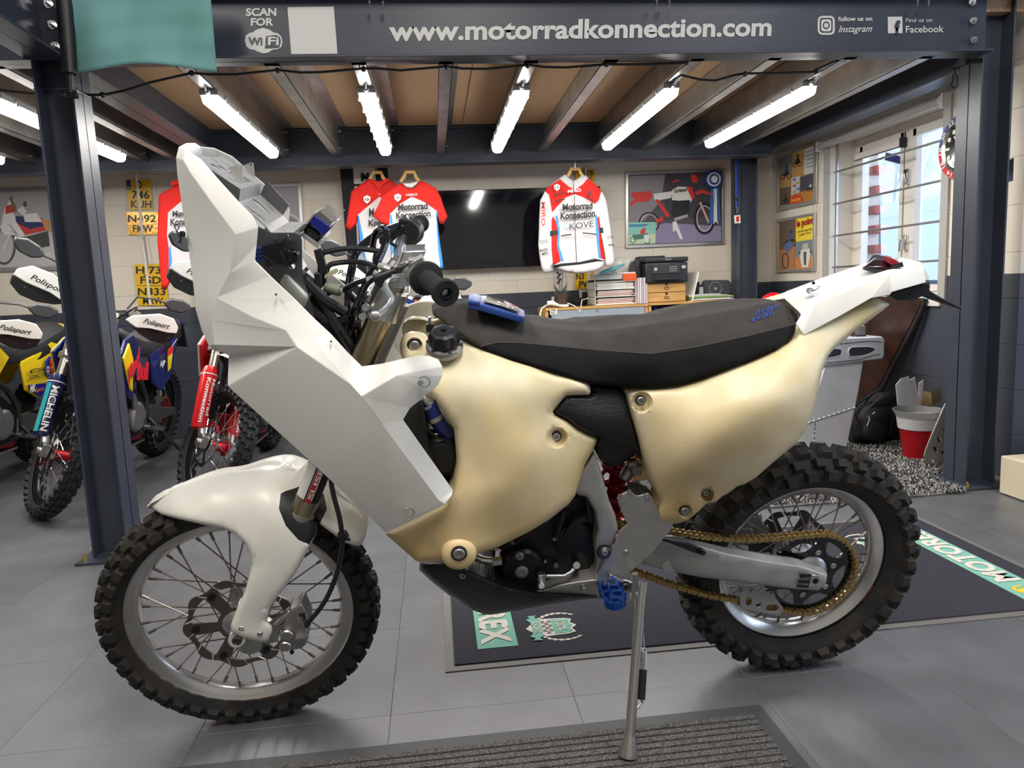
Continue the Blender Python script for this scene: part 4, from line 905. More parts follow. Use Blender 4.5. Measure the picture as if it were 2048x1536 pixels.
b = M(); b.lathe(ga, gd, [(.006, .012), (.0075, 0), (.0215, -.001), (.0235, .003), (.0235, .014), (.0205, .019), (.0170, .030), (.0165, gl*.5), (.0175, gl*.82), (.0185, gl*.86), (.030, gl*.90), (.032, gl*.96), (.030, gl), (.018, gl+.012), (.015, gl+.03)], 32); obj('grip', b, foam, bike, local=True)
b = M(); b.lathe(ga - gd*.0015, gd, [(.0105, 0), (.0105, .004), (.0078, .004), (.0076, .0)], 24, caps=False); obj('bar_end', b, darkpl, bike, local=True)
ga, gb = B(842, 447, .45), B(822, 458, .33); gd = (gb-ga).normalized(); gl = (gb-ga).length
b = M(); b.lathe(ga, gd, [(.022, 0), (.024, .004), (.024, .012), (.017, .02), (.017, gl*.85), (.028, gl*.9), (.030, gl), (.02, gl+.01)], 24); obj('grip', b, foam, bike, local=True)
# left controls
b = M(); b.lathe(B(823, 549, -.205), (B(845, 553, -.26)-B(812, 547, -.18)), [(.016, -.04), (.022, -.036), (.022, -.012), (.018, -.01), (.018, .03), (.021, .032), (.021, .05), (.014, .052)], 20)
b.obox(B(840, 537, -.22), (.012, 0, .006), (0, .02, 0), (-.006, 0, .020)); b.obox(B(828, 527, -.22), (.010, 0, .0), (0, .016, 0), (0, 0, .010)); b.obox(B(812, 535, -.19), (.02, 0, .006), (0, .012, 0), (-.003, 0, .010)); obj('clutch_perch', b, aludull, bike, local=True, bevel=.003)
b = M(); b.obox(B(783, 551, -.17), (.034, 0, .012), (0, .014, 0), (-.005, 0, .013)); b.obox(B(805, 542, -.19), (.014, 0, .004), (0, .016, 0), (0, 0, .016)); obj('switch_cluster', b, black, bike, local=True, bevel=.007)
lv = [(795, 558, -.22), (777, 562, -.235), (771, 575, -.25), (776, 588, -.28), (782, 598, -.30), (778, 610, -.325), (768, 621, -.345), (758, 628, -.36), (751, 631.5, -.37)]
b = M(); b.tube(spline([B(*p) for p in lv], 4), [(.008, .005)]*8 + [(.0085, .005)]*25, 10, flat=(1, 0, .4)); b.ball(B(751, 631.5, -.37), .0090, 12, (1.15, .8, 1)); b.obox(B(803, 560, -.215), (.018, 0, .002), (0, .008, 0), (0, 0, .012)); obj('clutch_lever', b, mat('satin lever', (.55, .55, .55), .32, .8), bike, local=True)
for k, (x0, y0, x1, y1) in enumerate(((735, 561, 770, 552), (757, 531, 782, 541), (748, 545, 775, 560))): b = M(); b.cyl(B(x0, y0, -.16), B(x1, y1, -.17), .0065, seg=8); b.cyl(B((x0+x1)/2, (y0+y1)/2, -.165), B(x1, y1, -.17), .009, seg=10); obj('cable_adjuster', b, aludull, bike, local=True)
b = M(); b.cyl(B(770, 577, -.02), B(800, 590, -.02), .02, seg=16); b.obox(B(790, 572, .02), (.024, 0, .01), (0, .06, 0), (-.008, 0, .024)); obj('bar_mount', b, alu, bike, local=True, bevel=.005)
# right (far) controls: throttle, switch block and master cylinder
b = M(); b.obox(B(815, 460, .31), (.016, 0, .016), (0, .03, 0), (-.02, 0, .026)); b.lathe(B(822, 462, .33), (B(842, 447, .44)-B(806, 475, .29)), [(.018, -.03), (.033, -.026), (.036, 0), (.033, .012), (.02, .014)], 20)
b.prism([B(x, y, .30) for x, y in ((790, 452), (806, 438), (822, 436), (832, 446), (828, 462), (812, 470), (796, 470))], (0, .05, 0)); b.prism([B(x, y, .27) for x, y in ((758, 473), (764, 466), (800, 448), (812, 452), (792, 478), (775, 492), (758, 490))], (0, .04, 0)); obj('throttle_housing', b, black, bike, local=True, bevel=.006)
b = M(); b.tube(spline([B(800, 443, .25), B(824, 448, .22), B(838, 462, .20), B(836, 478, .19), B(826, 491, .19)], 5), [(.007, .004)]*21, 8); obj('brake_lever', b, black, bike, local=True)
b = M(); b.tube([B(781, 486, .22), B(792, 492, .22), B(798, 497, .22)], .004, 6); obj('bar_strap', b, black, bike, local=True)
hoses = {
 'brake_hose': [[(684, 690, -.02), (700, 640, -.06), (718, 600, -.10), (735, 560, -.12), (752, 530, -.12), (766, 500, -.10), (774, 474, -.08), (770, 459, -.05), (759, 457, -.02), (750, 470, 0), (746, 490, .02), (745, 503, .02)]],
 'throttle_cable': [[(700, 700, 0), (694, 640, 0), (693, 590, .02), (697, 550, .05), (709, 505, .1), (730, 482, .15), (760, 462, .2), (800, 446, .27)], [(712, 690, 0), (702, 640, 0), (700, 590, .02), (705, 550, .05), (718, 508, .1), (738, 486, .15), (765, 468, .2), (800, 452, .27)],
   [(720, 700, -.02), (718, 640, 0), (724, 600, .02), (736, 560, .05), (744, 530, .08), (752, 500, .1)]],
 'clutch_cable': [[(700, 668, -.05), (706, 640, -.08), (716, 610, -.12), (728, 580, -.15), (745, 560, -.17), (770, 552, -.18)]],
 'wiring': [[(645, 506, -.06), (670, 500, -.06), (694, 497, -.06), (725, 498, -.06), (762, 503, -.08)], [(655, 534, -.06), (665, 528, -.06), (694, 524, -.06), (731, 526, -.1), (752, 536, -.14)], [(689, 578, -.06), (712, 566, -.1), (731, 560, -.14), (752, 553, -.16)], [(640, 560, -.06), (641, 530, -.06), (645, 508, -.06)], [(688, 580, -.06), (700, 590, -.06), (712, 606, -.05)], [(640, 560, -.07), (636, 590, -.06), (650, 620, -.05)], [(660, 590, -.05), (648, 560, -.05), (656, 536, -.05)]]}
for nm, ls in hoses.items():
    for l in ls: b = M(); b.tube(spline([B(*p) for p in l], 5), {'brake_hose': .0075, 'throttle_cable': .0048, 'clutch_cable': .0045, 'wiring': .0055}[nm], 8); obj(nm, b, blackgloss if nm != 'wiring' else black, bike, local=True)
b = M(); b.cyl(B(652, 573, -.06), B(680, 582, -.07), .012, seg=12); b.cyl(B(672, 579, -.07), B(684, 583, -.07), .009, seg=12); obj('wire_connector', b, mat('green grey connector', (.18, .20, .14), .5), bike, local=True)
b = M(); b.obox(B(642, 522, -.065), (.008, 0, .002), (0, .008, 0), (-.004, 0, .026)); b.obox(B(637, 560, -.07), (.007, 0, 0), (0, .008, 0), (0, 0, .016)); b.cyl(B(648, 536, -.065), B(655, 530, -.065), .007); obj('wire_connector', b, black, bike, local=True, bevel=.002)
plate('paper_tag', [(649, 550), (664, 540), (673, 536), (678, 541), (672, 548), (655, 552), (650, 558)], 'b', -.07, .001, mat('yellowed tag', (.55, .50, .34), .7), bike)

# ---- front fender with fork guards
FO = [(302, 1012), (301.5, 1004), (314, 991), (357, 970), (410, 953.5), (464, 943), (520, 939), (546, 937.5), (560, 932), (572, 924.5), (580, 923), (589, 930), (598, 938), (612, 948), (647, 971), (690, 1003), (731, 1039), (733, 1047), (729, 1072), (722, 1086), (716, 1091), (690, 1082), (660, 1060), (629, 1036), (632, 1060), (618, 1090), (590, 1143), (539, 1211), (529, 1243), (541, 1252), (542, 1263), (532, 1283), (511, 1279), (482, 1272), (466, 1262), (464, 1251), (475, 1222), (493, 1183), (507, 1129), (505, 1111), (493, 1086), (471, 1065), (446, 1054), (410, 1047), (360, 1036), (325, 1027)]
FCt = [(302, 1008, .03), (357, 970, .034), (464, 943, .038), (575, 925, .034), (612, 948, .034), (690, 1003, .036), (731, 1040, .034), (350, 1015, -.055), (400, 1035, -.078), (446, 1053, -.085), (420, 985, -.045), (500, 990, -.075), (500, 1040, -.10), (540, 1080, -.125), (500, 1090, -.12), (550, 1010, -.10), (560, 970, -.06), (620, 1075, -.12), (530, 1150, -.135), (560, 1150, -.135), (515, 1130, -.125), (500, 1210, -.135), (530, 1200, -.135), (500, 1260, -.135), (535, 1262, -.125), (640, 1010, -.06), (690, 1060, -.075), (700, 1020, -.03), (716, 1085, -.07), (640, 975, .0)]
relief('front_fender', FO, FCt, fend_m, bike, rpx=8, ry=.012, g=8, back='shell2', ang=70,
 zones=[([(561, 989), (570, 984), (583, 980), (600, 974), (646, 990), (652, 1020), (640, 1046), (632, 1060), (616, 1088), (597, 1079), (572, 1051), (558, 1018)], 1)], mats=[black])  # black zone paints the dark hollow around the fork onto the closed shell
for x, y in ((483, 1256), (520, 1267)): bolt_b(x, y, -.137, .0065, alu, dep=.004)
stick = M(); 
def on_fork(u, v, off=.001):                            # u around the leg (-1..1), v metres above the lower seal
    a = u*1.25; ax = -dd; side = Vector((0, -1, 0)); fr_ = side.cross(ax).normalized(); fr_ = -fr_
    return fcl + ax*v + (side*math.cos(a) + fr_*math.sin(a)) * (.0272 + off)
stick.grid([[on_fork(u, .055 + v*.12 + (1-u)*.0) for u in arc(-.95, .95, 9)] for v in arc(0, 1, 3)]); stk = obj('fork_sticker', stick, white, lg, local=True)
for nm, m_, u0, u1, v0, v1 in (('sticker_band', mat('sticker red', (.55, .02, .03), .4), -.1, .25, .05, .18), ('sticker_band', black, .30, .95, .05, .175), ('sticker_band', black, -.22, -.14, .05, .18)):
    q = M(); q.grid([[on_fork(u0 + (u1-u0)*t, v, .0016) for t in arc(0, 1, 4)] for v in (v0, v1)]); obj(nm, q, m_, lg, local=True)
me = text_mesh('SUSP', .03)
for vtx in me.vertices: vtx.co = on_fork(.20 - vtx.co.y*.38*1.0 + .05, .06 + vtx.co.x*.040, .003)
me.materials.clear(); me.materials.append(white); obj('sticker_lettering', me, None, lg, local=True)
me = text_mesh('01', .02)
for vtx in me.vertices: vtx.co = on_fork(.88 - vtx.co.y*.45, .125 + vtx.co.x*.030, .003)
me.materials.clear(); me.materials.append(white); obj('sticker_lettering', me, None, lg, local=True)
# front brake caliper, bracket and hose
b = M(); b.prism([B(x, y, -.118) for x, y in ((578, 1222), (592, 1216), (600, 1208), (606, 1212), (612, 1226), (618, 1240), (619, 1262), (612, 1290), (604, 1298), (578, 1302), (562, 1294), (560, 1275), (566, 1255), (572, 1240))], (0, .055, 0))
cal = obj('brake_caliper', b, aludull, bike, local=True, bevel=.005)
b = M(); b.lathe(B(575, 1266, -.116), (0, -1, 0), [(.0155, 0), (.0155, .010), (.013, .013), (.0001, .013)], 24); b.lathe(B(572, 1288, -.116), (0, -1, 0), [(.0145, 0), (.0145, .010), (.012, .013), (.0001, .013)], 24); b.cyl(B(600, 1235, -.125), B(612, 1262, -.125), .007); b.box(tuple(B(592, 1272, -.118)), tuple(B(616, 1279, -.128))); obj('caliper_piston', b, alu, cal, local=True)
b = M(); b.tube([B(536, 1258, -.10), B(560, 1240, -.10), B(583, 1222, -.10)], .012, 10); b.prism([B(x, y, -.09) for x, y in ((528, 1240), (545, 1248), (575, 1222), (590, 1228), (590, 1240), (560, 1262), (555, 1285), (530, 1290))], (0, .02, 0)); obj('caliper_bracket', b, alu, cal, local=True, bevel=.003)
b = M(); b.ball(B(584, 1304, -.10), .006, 8); b.cyl(B(604, 1222, -.11), B(606, 1240, -.11), .011); obj('bleed_nipple', b, black, cal, local=True)
b = M(); b.tube(spline([B(610, 1256, -.12), B(616, 1246, -.13), B(640, 1217, -.14), B(658, 1187, -.14), (B(675, 1143, -.14)), B(683, 1100, -.14), B(684, 1075, -.135), B(680, 1040, -.13), B(671, 1005, -.12), B(664, 975, -.11), B(660, 940, -.10)], 5), .0058, 10); bh = obj('brake_hose', b, black, bike, local=True)
b = M(); b.obox(B(686, 1073, -.135), (.010, 0, .004), (0, .010, 0), (-.003, 0, .008)); b.cyl(B(676, 1066, -.13), B(700, 1080, -.13), .0035); obj('hose_clip', b, black, bh, local=True)

# ---- tanks, seat, side cover, tail
TO = [(801, 708), (799.5, 690), (803, 675), (812, 666), (823, 662.5), (838, 663), (850, 667), (862, 676), (880, 672), (905, 672), (923, 679), (940, 687), (963.7, 697), (1022, 717.5), (1066, 731), (1110, 744), (1150, 756), (1173, 763.5), (1180, 772), (1182, 784), (1178, 790.5), (1134, 792), (1128, 797), (1107, 824), (1110, 829), (1134, 840), (1157, 857.5), (1180, 869), (1197, 876), (1195, 883), (1186, 902), (1169, 931), (1158, 967), (1150, 992), (1137, 1009), (1096, 1041), (1058, 1064), (997, 1094), (951, 1109), (948, 1118), (939, 1131), (926, 1136), (912, 1136), (899, 1128), (890, 1121), (843, 1126), (832, 1122), (771, 1068), (830, 1042), (890, 1008), (907, 978), (912, 945), (914, 925), (911, 890), (908, 858), (888, 825), (870, 799), (855, 780), (830, 750), (806, 722)]
TC = [(830, 690, -.085), (803, 690, -.08), (889, 690, -.085), (930, 690, -.105), (1022, 722, -.150), (1110, 748, -.160), (1175, 770, -.165), (890, 740, -.160), (960, 760, -.190), (1050, 780, -.200), (1120, 790, -.185), (1110, 825, -.17), (1000, 830, -.225), (930, 830, -.205), (910, 870, -.205), (1113, 874, -.19), (1190, 880, -.165), (1070, 900, -.235), (960, 950, -.235), (1000, 980, -.255), (1100, 970, -.215), (1150, 985, -.18), (1080, 1030, -.215), (950, 1060, -.245), (900, 1030, -.245), (918, 1108, -.255), (840, 1100, -.21), (775, 1070, -.17), (860, 1110, -.22), (920, 990, -.245), (1000, 1080, -.225), (880, 800, -.185)]
tank, ft = relief('fuel_tank', TO, TC, tank_m, bike, rpx=13, ry=.028, g=9, back='flat', yin=-.045, dips=[(1114, 876, 22, .022), (829, 692, 17, .012), (896, 1014, 0.5, 0)], lines=[[(892, 828), (925, 862), (944, 935), (950, 955), (944, 962), (890, 1008)]])
me2 = tank.data.copy(); 
for v in me2.vertices: v.co.y = 2*MC - v.co.y
me2.flip_normals(); ft2 = obj('fuel_tank', me2, None, bike, local=True)
for x, y, yy, r, rg in ((829, 692, -.078, .0125, .0165), (1112, 873, -.172, .0095, .0125), (918, 1107, -.262, .0135, .0175), (1281, 801, -.155, .0095, .0120), (1369, 1021, -.165, .0100, .0125), (1411, 985, -.150, .0085, .0105)):
    bolt_b(x, y, yy, r, aludull, ring=rg, dep=.005)
b = M(); b.lathe(B(918, 1107, -.245), (0, -1, 0), [(.040, -.02), (.038, .004), (.032, .012), (.022, .0155), (.0001, .016)], 28); obj('tank_boss', b, tank_m, bike, local=True)
# filler cap
cc = B(889, 690, -.125); up = (Vector((0, -.35, 1))).normalized(); 
b = M(); b.lathe(cc - up*.02, up, [(.036, .004), (.040, .014), (.040, .020), (.038, .023), (.028, .024), (.0001, .024)], 36); fl = obj('filler_flange', b, aludull, bike, local=True)
for k in range(6): a = 2*PI*k/6; q = M(); e1 = up.orthogonal().normalized(); e2 = up.cross(e1); p = cc + up*.004 + (e1*math.cos(a)+e2*math.sin(a))*.036; q.cyl(p, p + up*.003, .004, seg=8); obj('flange_screw', q, darkpl, fl, local=True)
b = M(); n = 48; e1 = up.orthogonal().normalized(); e2 = up.cross(e1)
rings = [(.029, .002, 0), (.031, .006, .0), (.0320, .010, .0028), (.031, .026, .0028), (.028, .033, .0015), (.020, .036, 0), (.019, .0375, 0), (.012, .038, 0), (.006, .038, 0), (.005, .044, 0), (.0001, .044, 0)]
b.grid([[cc + up*h + (e1*math.cos(2*PI*i/n) + e2*math.sin(2*PI*i/n))*(r + d*math.cos(8*2*PI*i/n)) for i in range(n+1)] for r, h, d in rings]); obj('filler_cap', b, black, bike, local=True)

SO = [(864, 622), (868, 617), (877, 613), (892, 608), (905, 606), (930, 604), (960, 604), (1000, 613), (1040, 632), (1060, 644), (1081, 650), (1110, 654), (1150, 657.5), (1190, 658.5), (1240, 654), (1290, 647), (1340, 639), (1400, 628), (1460, 617), (1500, 610), (1535, 603), (1546, 601), (1566, 607), (1585, 619), (1594, 630), (1594, 645), (1591, 658), (1584, 672), (1560, 693), (1500, 719), (1457, 734), (1400, 755), (1355, 768), (1330, 773), (1304, 774.5), (1242, 773), (1200, 770), (1180, 768), (1150, 759), (1110, 745), (1066, 731), (1022, 717.5), (982, 704), (963.7, 697), (940, 683), (917, 667), (900, 655), (887, 644), (875, 636), (866, 630)]
SCt = [(866, 622, -.01), (905, 606, .0), (960, 604, .005), (1040, 632, .005), (1110, 654, .005), (1190, 658, .0), (1340, 639, .0), (1500, 610, .0), (1546, 601, .01), (1590, 625, -.01), (890, 635, -.055), (930, 650, -.085), (961, 694, -.118), (993, 686, -.128), (1037, 686, -.134), (1110, 693, -.142), (1200, 700, -.146), (1300, 709, -.150), (1389, 696, -.150), (1492, 674, -.145), (1580, 653, -.115), (940, 625, -.04), (1000, 650, -.075), (1100, 675, -.085), (1250, 680, -.095), (1400, 660, -.095), (1520, 635, -.080), (1066, 715, -.138), (1150, 740, -.148), (1300, 765, -.148), (1250, 740, -.155), (1400, 735, -.155), (1500, 705, -.148), (1575, 678, -.125), (1242, 770, -.142), (1000, 700, -.125)]
seat, fs_ = relief('seat', SO, SCt, seat_m, bike, rpx=9, ry=.012, g=9, back='mirror', ang=60,
 zones=[([(930, 690), (961, 694), (993, 686), (1037, 686), (1110, 693), (1200, 702), (1300, 709), (1389, 696), (1492, 674), (1587, 651), (1640, 640), (1640, 800), (930, 800)], 1)], mats=[seat2_m])
b = M(); ln = densify([(961, 693), (993, 685.5), (1037, 685.5), (1110, 692.5), (1200, 701), (1300, 708), (1389, 695), (1492, 673), (1585, 650)], 12, False)
b.tube([B(x, y, float(fs_([(x, y)])[0]) - .0005) for x, y in ln], .0022, 6); obj('seat_seam', b, mat('seam thread', (.05, .045, .04), .9), seat, local=True)
b = M(); random.seed(4)
for j in range(2):
    x = 1503 + 14*j; pts = []
    for i in range(26): pts.append((x + i*1.75 - j*6, 640 - j*13 - i*.55*1.0 + 5.5*math.sin(i*1.9 + j) + 2*math.sin(i*3.3)))
    b.tube([B(px, py, float(fs_([(px, py)])[0]) - .002) for px, py in pts], .0012, 5)
obj('seat_embroidery', b, mat('blue embroidery', (.05, .09, .38), .7), seat, local=True)

RO = [(1244, 775), (1270, 776), (1307, 776.5), (1355, 770), (1400, 757), (1457, 737), (1500, 720), (1545, 702), (1575, 687), (1590, 674), (1596, 655), (1612, 650), (1660, 632), (1710, 612), (1742, 596), (1752, 595), (1777, 606), (1779, 610), (1764, 622), (1731, 647), (1708, 664), (1687, 682), (1668, 698), (1657, 712), (1649, 729), (1643, 748), (1636, 780), (1630, 805), (1622, 832), (1610, 862), (1594, 886), (1570, 905), (1540, 930), (1512, 955), (1490, 968), (1474, 973), (1460, 984), (1444, 993), (1432, 1004), (1412, 1008), (1400, 1020), (1386, 1032), (1374, 1041), (1355, 1047), (1335, 1048), (1320, 1047), (1309, 1031), (1314, 1018), (1321, 1004), (1310, 978), (1298, 952), (1291, 930), (1284, 908), (1275, 875), (1266, 846), (1257, 815)]
RCt = [(1250, 780, -.125), (1300, 780, -.15), (1400, 762, -.155), (1500, 722, -.15), (1590, 680, -.13), (1600, 655, -.115), (1700, 620, -.105), (1770, 605, -.10), (1281, 801, -.165), (1290, 860, -.165), (1300, 930, -.165), (1325, 1000, -.150), (1345, 1030, -.160), (1370, 1021, -.160), (1411, 985, -.165), (1350, 950, -.20), (1390, 870, -.225), (1440, 800, -.215), (1500, 800, -.240), (1450, 880, -.245), (1400, 940, -.225), (1560, 800, -.235), (1600, 730, -.18), (1650, 690, -.14), (1620, 800, -.195), (1590, 870, -.195), (1540, 880, -.225), (1500, 930, -.205), (1450, 975, -.18), (1380, 1010, -.185), (1700, 650, -.12), (1340, 850, -.19)]
rt, _ = relief('rear_fuel_tank', RO, RCt, tank_m, bike, rpx=12, ry=.026, g=9, back='flat', yin=-.06, dips=[(1284, 805, 22, .018), (1414, 988, 15, .03), (1371, 1023, 15, .012)], lines=[[(1258, 800), (1300, 930), (1330, 990), (1372, 1015), (1440, 960), (1560, 830), (1640, 730)], [(1330, 990), (1345, 940), (1400, 840), (1480, 750)]])
me2 = rt.data.copy()
for v in me2.vertices: v.co.y = 2*MC - v.co.y
me2.flip_normals(); obj('rear_fuel_tank', me2, None, bike, local=True)
grime = M(); random.seed(2)
dirt = mat('black grime', (.03, .015, .01), .9)
relief('side_cover', [(1183, 767), (1215, 771), (1241, 773), (1252, 800), (1262, 840), (1275, 880), (1286, 905), (1290, 925), (1278, 915), (1268, 905), (1250, 922), (1236, 932), (1222, 934), (1205, 920), (1192, 903), (1199, 876), (1180, 868), (1157, 857), (1134, 839), (1108, 827), (1110, 820), (1129, 795), (1134, 791.5), (1178, 791), (1183, 784)],
       [(1190, 775, -.13), (1240, 780, -.125), (1115, 825, -.172), (1135, 800, -.168), (1170, 830, -.175), (1220, 830, -.165), (1200, 870, -.172), (1260, 880, -.150), (1230, 930, -.11), (1290, 920, -.12)], carbon, bike, rpx=9, ry=.014, g=8, back='flat', yin=-.04)
b = M(); b.prism([B(x, y, -.08) for x, y in ((1200, 895), (1285, 890), (1270, 915), (1235, 940), (1215, 938), (1195, 915))], (0, .15, 0)); obj('airbox', b, black, bike, local=True, bevel=.02)
# tail cowl
TV = dict(a0=(1546, 600, .115), a1=(1573, 582.5, .13), a2=(1643, 556, .135), a3=(1727, 527, .13), a4=(1760, 519, .12), a5=(1800, 514, .10), a6=(1842, 524, .09), a7=(1848, 536, .0),
 k0=(1596, 622, -.085), k1=(1631, 606, -.105), k2=(1700, 579, -.105), k3=(1780, 547, -.10), k4=(1848, 543, -.075), j1=(1600, 590, -.03), j2=(1668, 572, -.05), j0=(1568, 596, .02),
 m1=(1602, 629, -.10), m2=(1592, 647, -.125), m3=(1608, 670.5, -.128), m4=(1680, 632, -.125), m5=(1743, 596, -.122), m6=(1780, 590, -.118), m7=(1784, 584, -.118), m8=(1851, 565, -.09), m9=(1860, 556, .0),
 z0=(1556, 622, .115), z1=(1600, 600, .14), z2=(1700, 565, .14), z3=(1850, 560, .09))
TF = ['a0 j0 a1', 'j0 j1 a1', 'a1 j1 j2 a2', 'a2 j2 a3', 'j0 k0 k1 j1', 'j1 k1 k2 j2', 'j2 k2 k3 a3', 'a3 k3 a4', 'a4 k3 a5', 'a5 k3 k4', 'a5 k4 a7 a6', 'k0 m1 k1', 'k1 m1 m2 m3', 'k1 m3 m4 k2', 'k2 m4 m5 k3', 'k3 m5 m6 m7', 'k3 m7 m8 k4', 'k4 m8 m9 a7', 'a0 a1 z1 z0', 'a1 a2 z1', 'a2 a3 z2 z1', 'a3 a4 a5 z2', 'a5 a6 z3 z2', 'a6 a7 m9 z3']
tail = facets('tail_cowl', TV, TF, fair_m, bike, mirror=False)
b = M(); b.prism([B(x, y, -.085) for x, y in ((1778, 590), (1784, 584), (1853, 565), (1860, 560), (1862, 575), (1855, 590), (1830, 600), (1798, 602))], (0, .21, 0)); obj('tail_underside', b, black, bike, local=True, bevel=.004)
b = M(); b.prism([B(x, y, -.03) for x, y in ((1852, 562), (1862, 582), (1885, 596), (1925, 614), (1926, 618), (1918, 618), (1870, 598), (1840, 592))], (0, .11, 0)); obj('plate_holder', b, black, bike, local=True, bevel=.003)
lens = mat('smoked lens', (.02, .004, .005), .08, coat=1)
b = M(); b.add([B(1728, 534, -.03), B(1752, 541.5, -.045), B(1770, 541, -.045), B(1804, 529, -.03), B(1798, 522, .04), B(1745, 510, .05), B(1757, 510.5, .0), B(1782, 516, -.01), B(1775, 533, -.04), B(1745, 533, -.04), B(1757, 509, .035), B(1785, 513, .03)],
   [(0, 1, 9), (1, 2, 8, 9), (2, 3, 7, 8), (3, 4, 11, 7), (0, 9, 6), (9, 8, 7, 6), (0, 6, 10, 5), (6, 7, 11, 10), (4, 5, 10, 11)]); obj('tail_light', b, lens, bike, local=True, solid=.003, bevel=.003)
b = M(); b.prism([B(x, y, -.046) for x, y in ((1783, 517), (1794, 521), (1798, 527), (1786, 530), (1780, 528))], (0, .03, .002)); obj('tail_light_lens', b, mat('red lens', (.35, .01, .02), .15, coat=.5), bike, local=True, bevel=.002)
b = M(); b.tube([B(x, y, -.046) for x, y in ((1727, 536), (1752, 543), (1771, 543), (1805, 530.5), (1802, 526))], .004, 8); obj('light_gasket', b, black, bike, local=True)
c = B(1621, 583, -.066); b = M(); b.lathe(c, (0, -.5, .9), [(.010, 0), (.010, .003), (.005, .004), (.0001, .003)], 16); e = Vector((1, 0, .35)).normalized(); b.tube([c + Vector((.006, -.003, .004)) + e*(.013*math.cos(a)) + Vector((0, -.010*math.sin(a), .003)) for a in arc(-2.4, 2.4, 14)], .0013, 6); obj('quick_release_pin', b, alu, bike, local=True)
b = M(); b.cyl(B(1627, 566, -.05), B(1627, 566, -.056), .004, seg=8); obj('cowl_screw', b, black, bike, local=True)
# radiator, hose, stays behind the wing
rad = mat('radiator core', (.05, .05, .052), .6, .5, bump=.8, bscale=600)
b = M(); b.prism([B(x, y, -.17) for x, y in ((804, 842), (820, 812), (845, 800), (850, 830), (858, 900), (880, 950), (906, 985))], (0, .12, 0)); obj('radiator', b, rad, bike, local=True)
b = M(); b.tube([B(838, 800, -.15), B(848, 797, -.155), B(856, 803, -.155), B(862, 818, -.155)], .0125, 14); b.tube([B(806, 843, -.165), B(820, 832, -.165), B(845, 812, -.16)], .004, 6); obj('radiator_pipe', b, alu, bike, local=True)
b = M(); b.tube([B(857, 806, -.155), B(867, 828, -.155), B(880, 850, -.15), B(896, 868, -.14)], .0165, 16); rh = obj('radiator_hose', b, mat('blue silicone hose', (.012, .03, .20), .3, coat=.3), bike, local=True)
b = M(); b.tube([B(868, 832, -.155), B(872, 840, -.155)], .0175, 16); b.tube([B(855, 808, -.155), B(858, 812, -.155)], .0175, 16); obj('hose_clamp', b, alu, rh, local=True)
b = M(); b.tube([B(841, 808, -.17), B(838, 830, -.175), B(845, 852, -.175), B(870, 872, -.17), (B(895, 885, -.16))], .003, 6); obj('overflow_tube', b, black, bike, local=True)
b = M(); b.lathe(B(880, 905, -.13), (0, -1, 0), [(.05, 0), (.05, .02), (.035, .035), (.0001, .036)], 20); b.prism([B(x, y, -.12) for x, y in ((850, 860), (905, 860), (912, 930), (905, 960), (870, 940))], (0, .1, 0)); obj('cooling_fan', b, black, bike, local=True, bevel=.004)
# seat fixing bracket by the filler
plate('seat_bracket', [(856, 633), (862, 631), (863, 665), (857, 667)], 'b', -.045, .012, alu, bike, bevel=.001)
b = M(); b.box(tuple(B(852, 650, -.06)), tuple(B(868, 653, -.04))); b.box(tuple(B(852, 657, -.06)), tuple(B(868, 660, -.04))); obj('strap', b, black, bike, local=True)

# ---- the map pouch on the seat
pm = mat('blue leather', (.02, .06, .27), .38, bump=.4, bscale=400)
po = thing('map_pouch', 'blue leather pouch with a clear window lying on the front of the seat', 'pouch', MB @ B(990, 625, -.06))
def rise(x): return 0
pts = [(937, 597, -.075), (962, 597, -.07), (1000, 607, -.075), (1037, 620, -.08), (1050, 630, -.08), (1050, 646, -.115), (1022, 640, -.11), (985, 626, -.105), (943, 621, -.10)]
top_ = [(937, 597, -.075), (955, 587, .01), (1000, 596, .03), (1037, 612, .04), (1051, 629, .04)]
b = M(); b.add([MB @ B(x, y, v) for x, y, v in ((938, 603, -.09), (963, 608, -.09), (1004, 620, -.095), (1050, 634, -.10), (955, 590, .03), (975, 591, .035), (1010, 601, .04), (1050, 622, .04))], [(0, 1, 5, 4), (1, 2, 6, 5), (2, 3, 7, 6)]); obj('pouch_body', b, pm, po, solid=.016, bevel=.003)
b = M(); b.add([MB @ B(x, y, v) for x, y, v in ((937, 600, -.092), (961, 604, -.092), (939, 588, -.02), (950, 586, .02), (965, 592, .02), (962, 597, -.05))], [(0, 1, 5, 2), (2, 5, 4, 3)]); obj('pouch_flap', b, pm, po, solid=.01, bevel=.003)
b = M(); b.add([MB @ B(x, y, v) + Vector((0, -.001, .003)) for x, y, v in ((968, 604, -.075), (1004, 614, -.08), (1040, 626, -.085), (975, 594, .0), (1008, 603, .005), (1037, 617, .005))], [(0, 1, 4, 3), (1, 2, 5, 4)]); obj('pouch_window', b, mat('clear vinyl', (.42, .40, .34), .12, coat=.6, noise=.4, nscale=40), po, solid=.002)
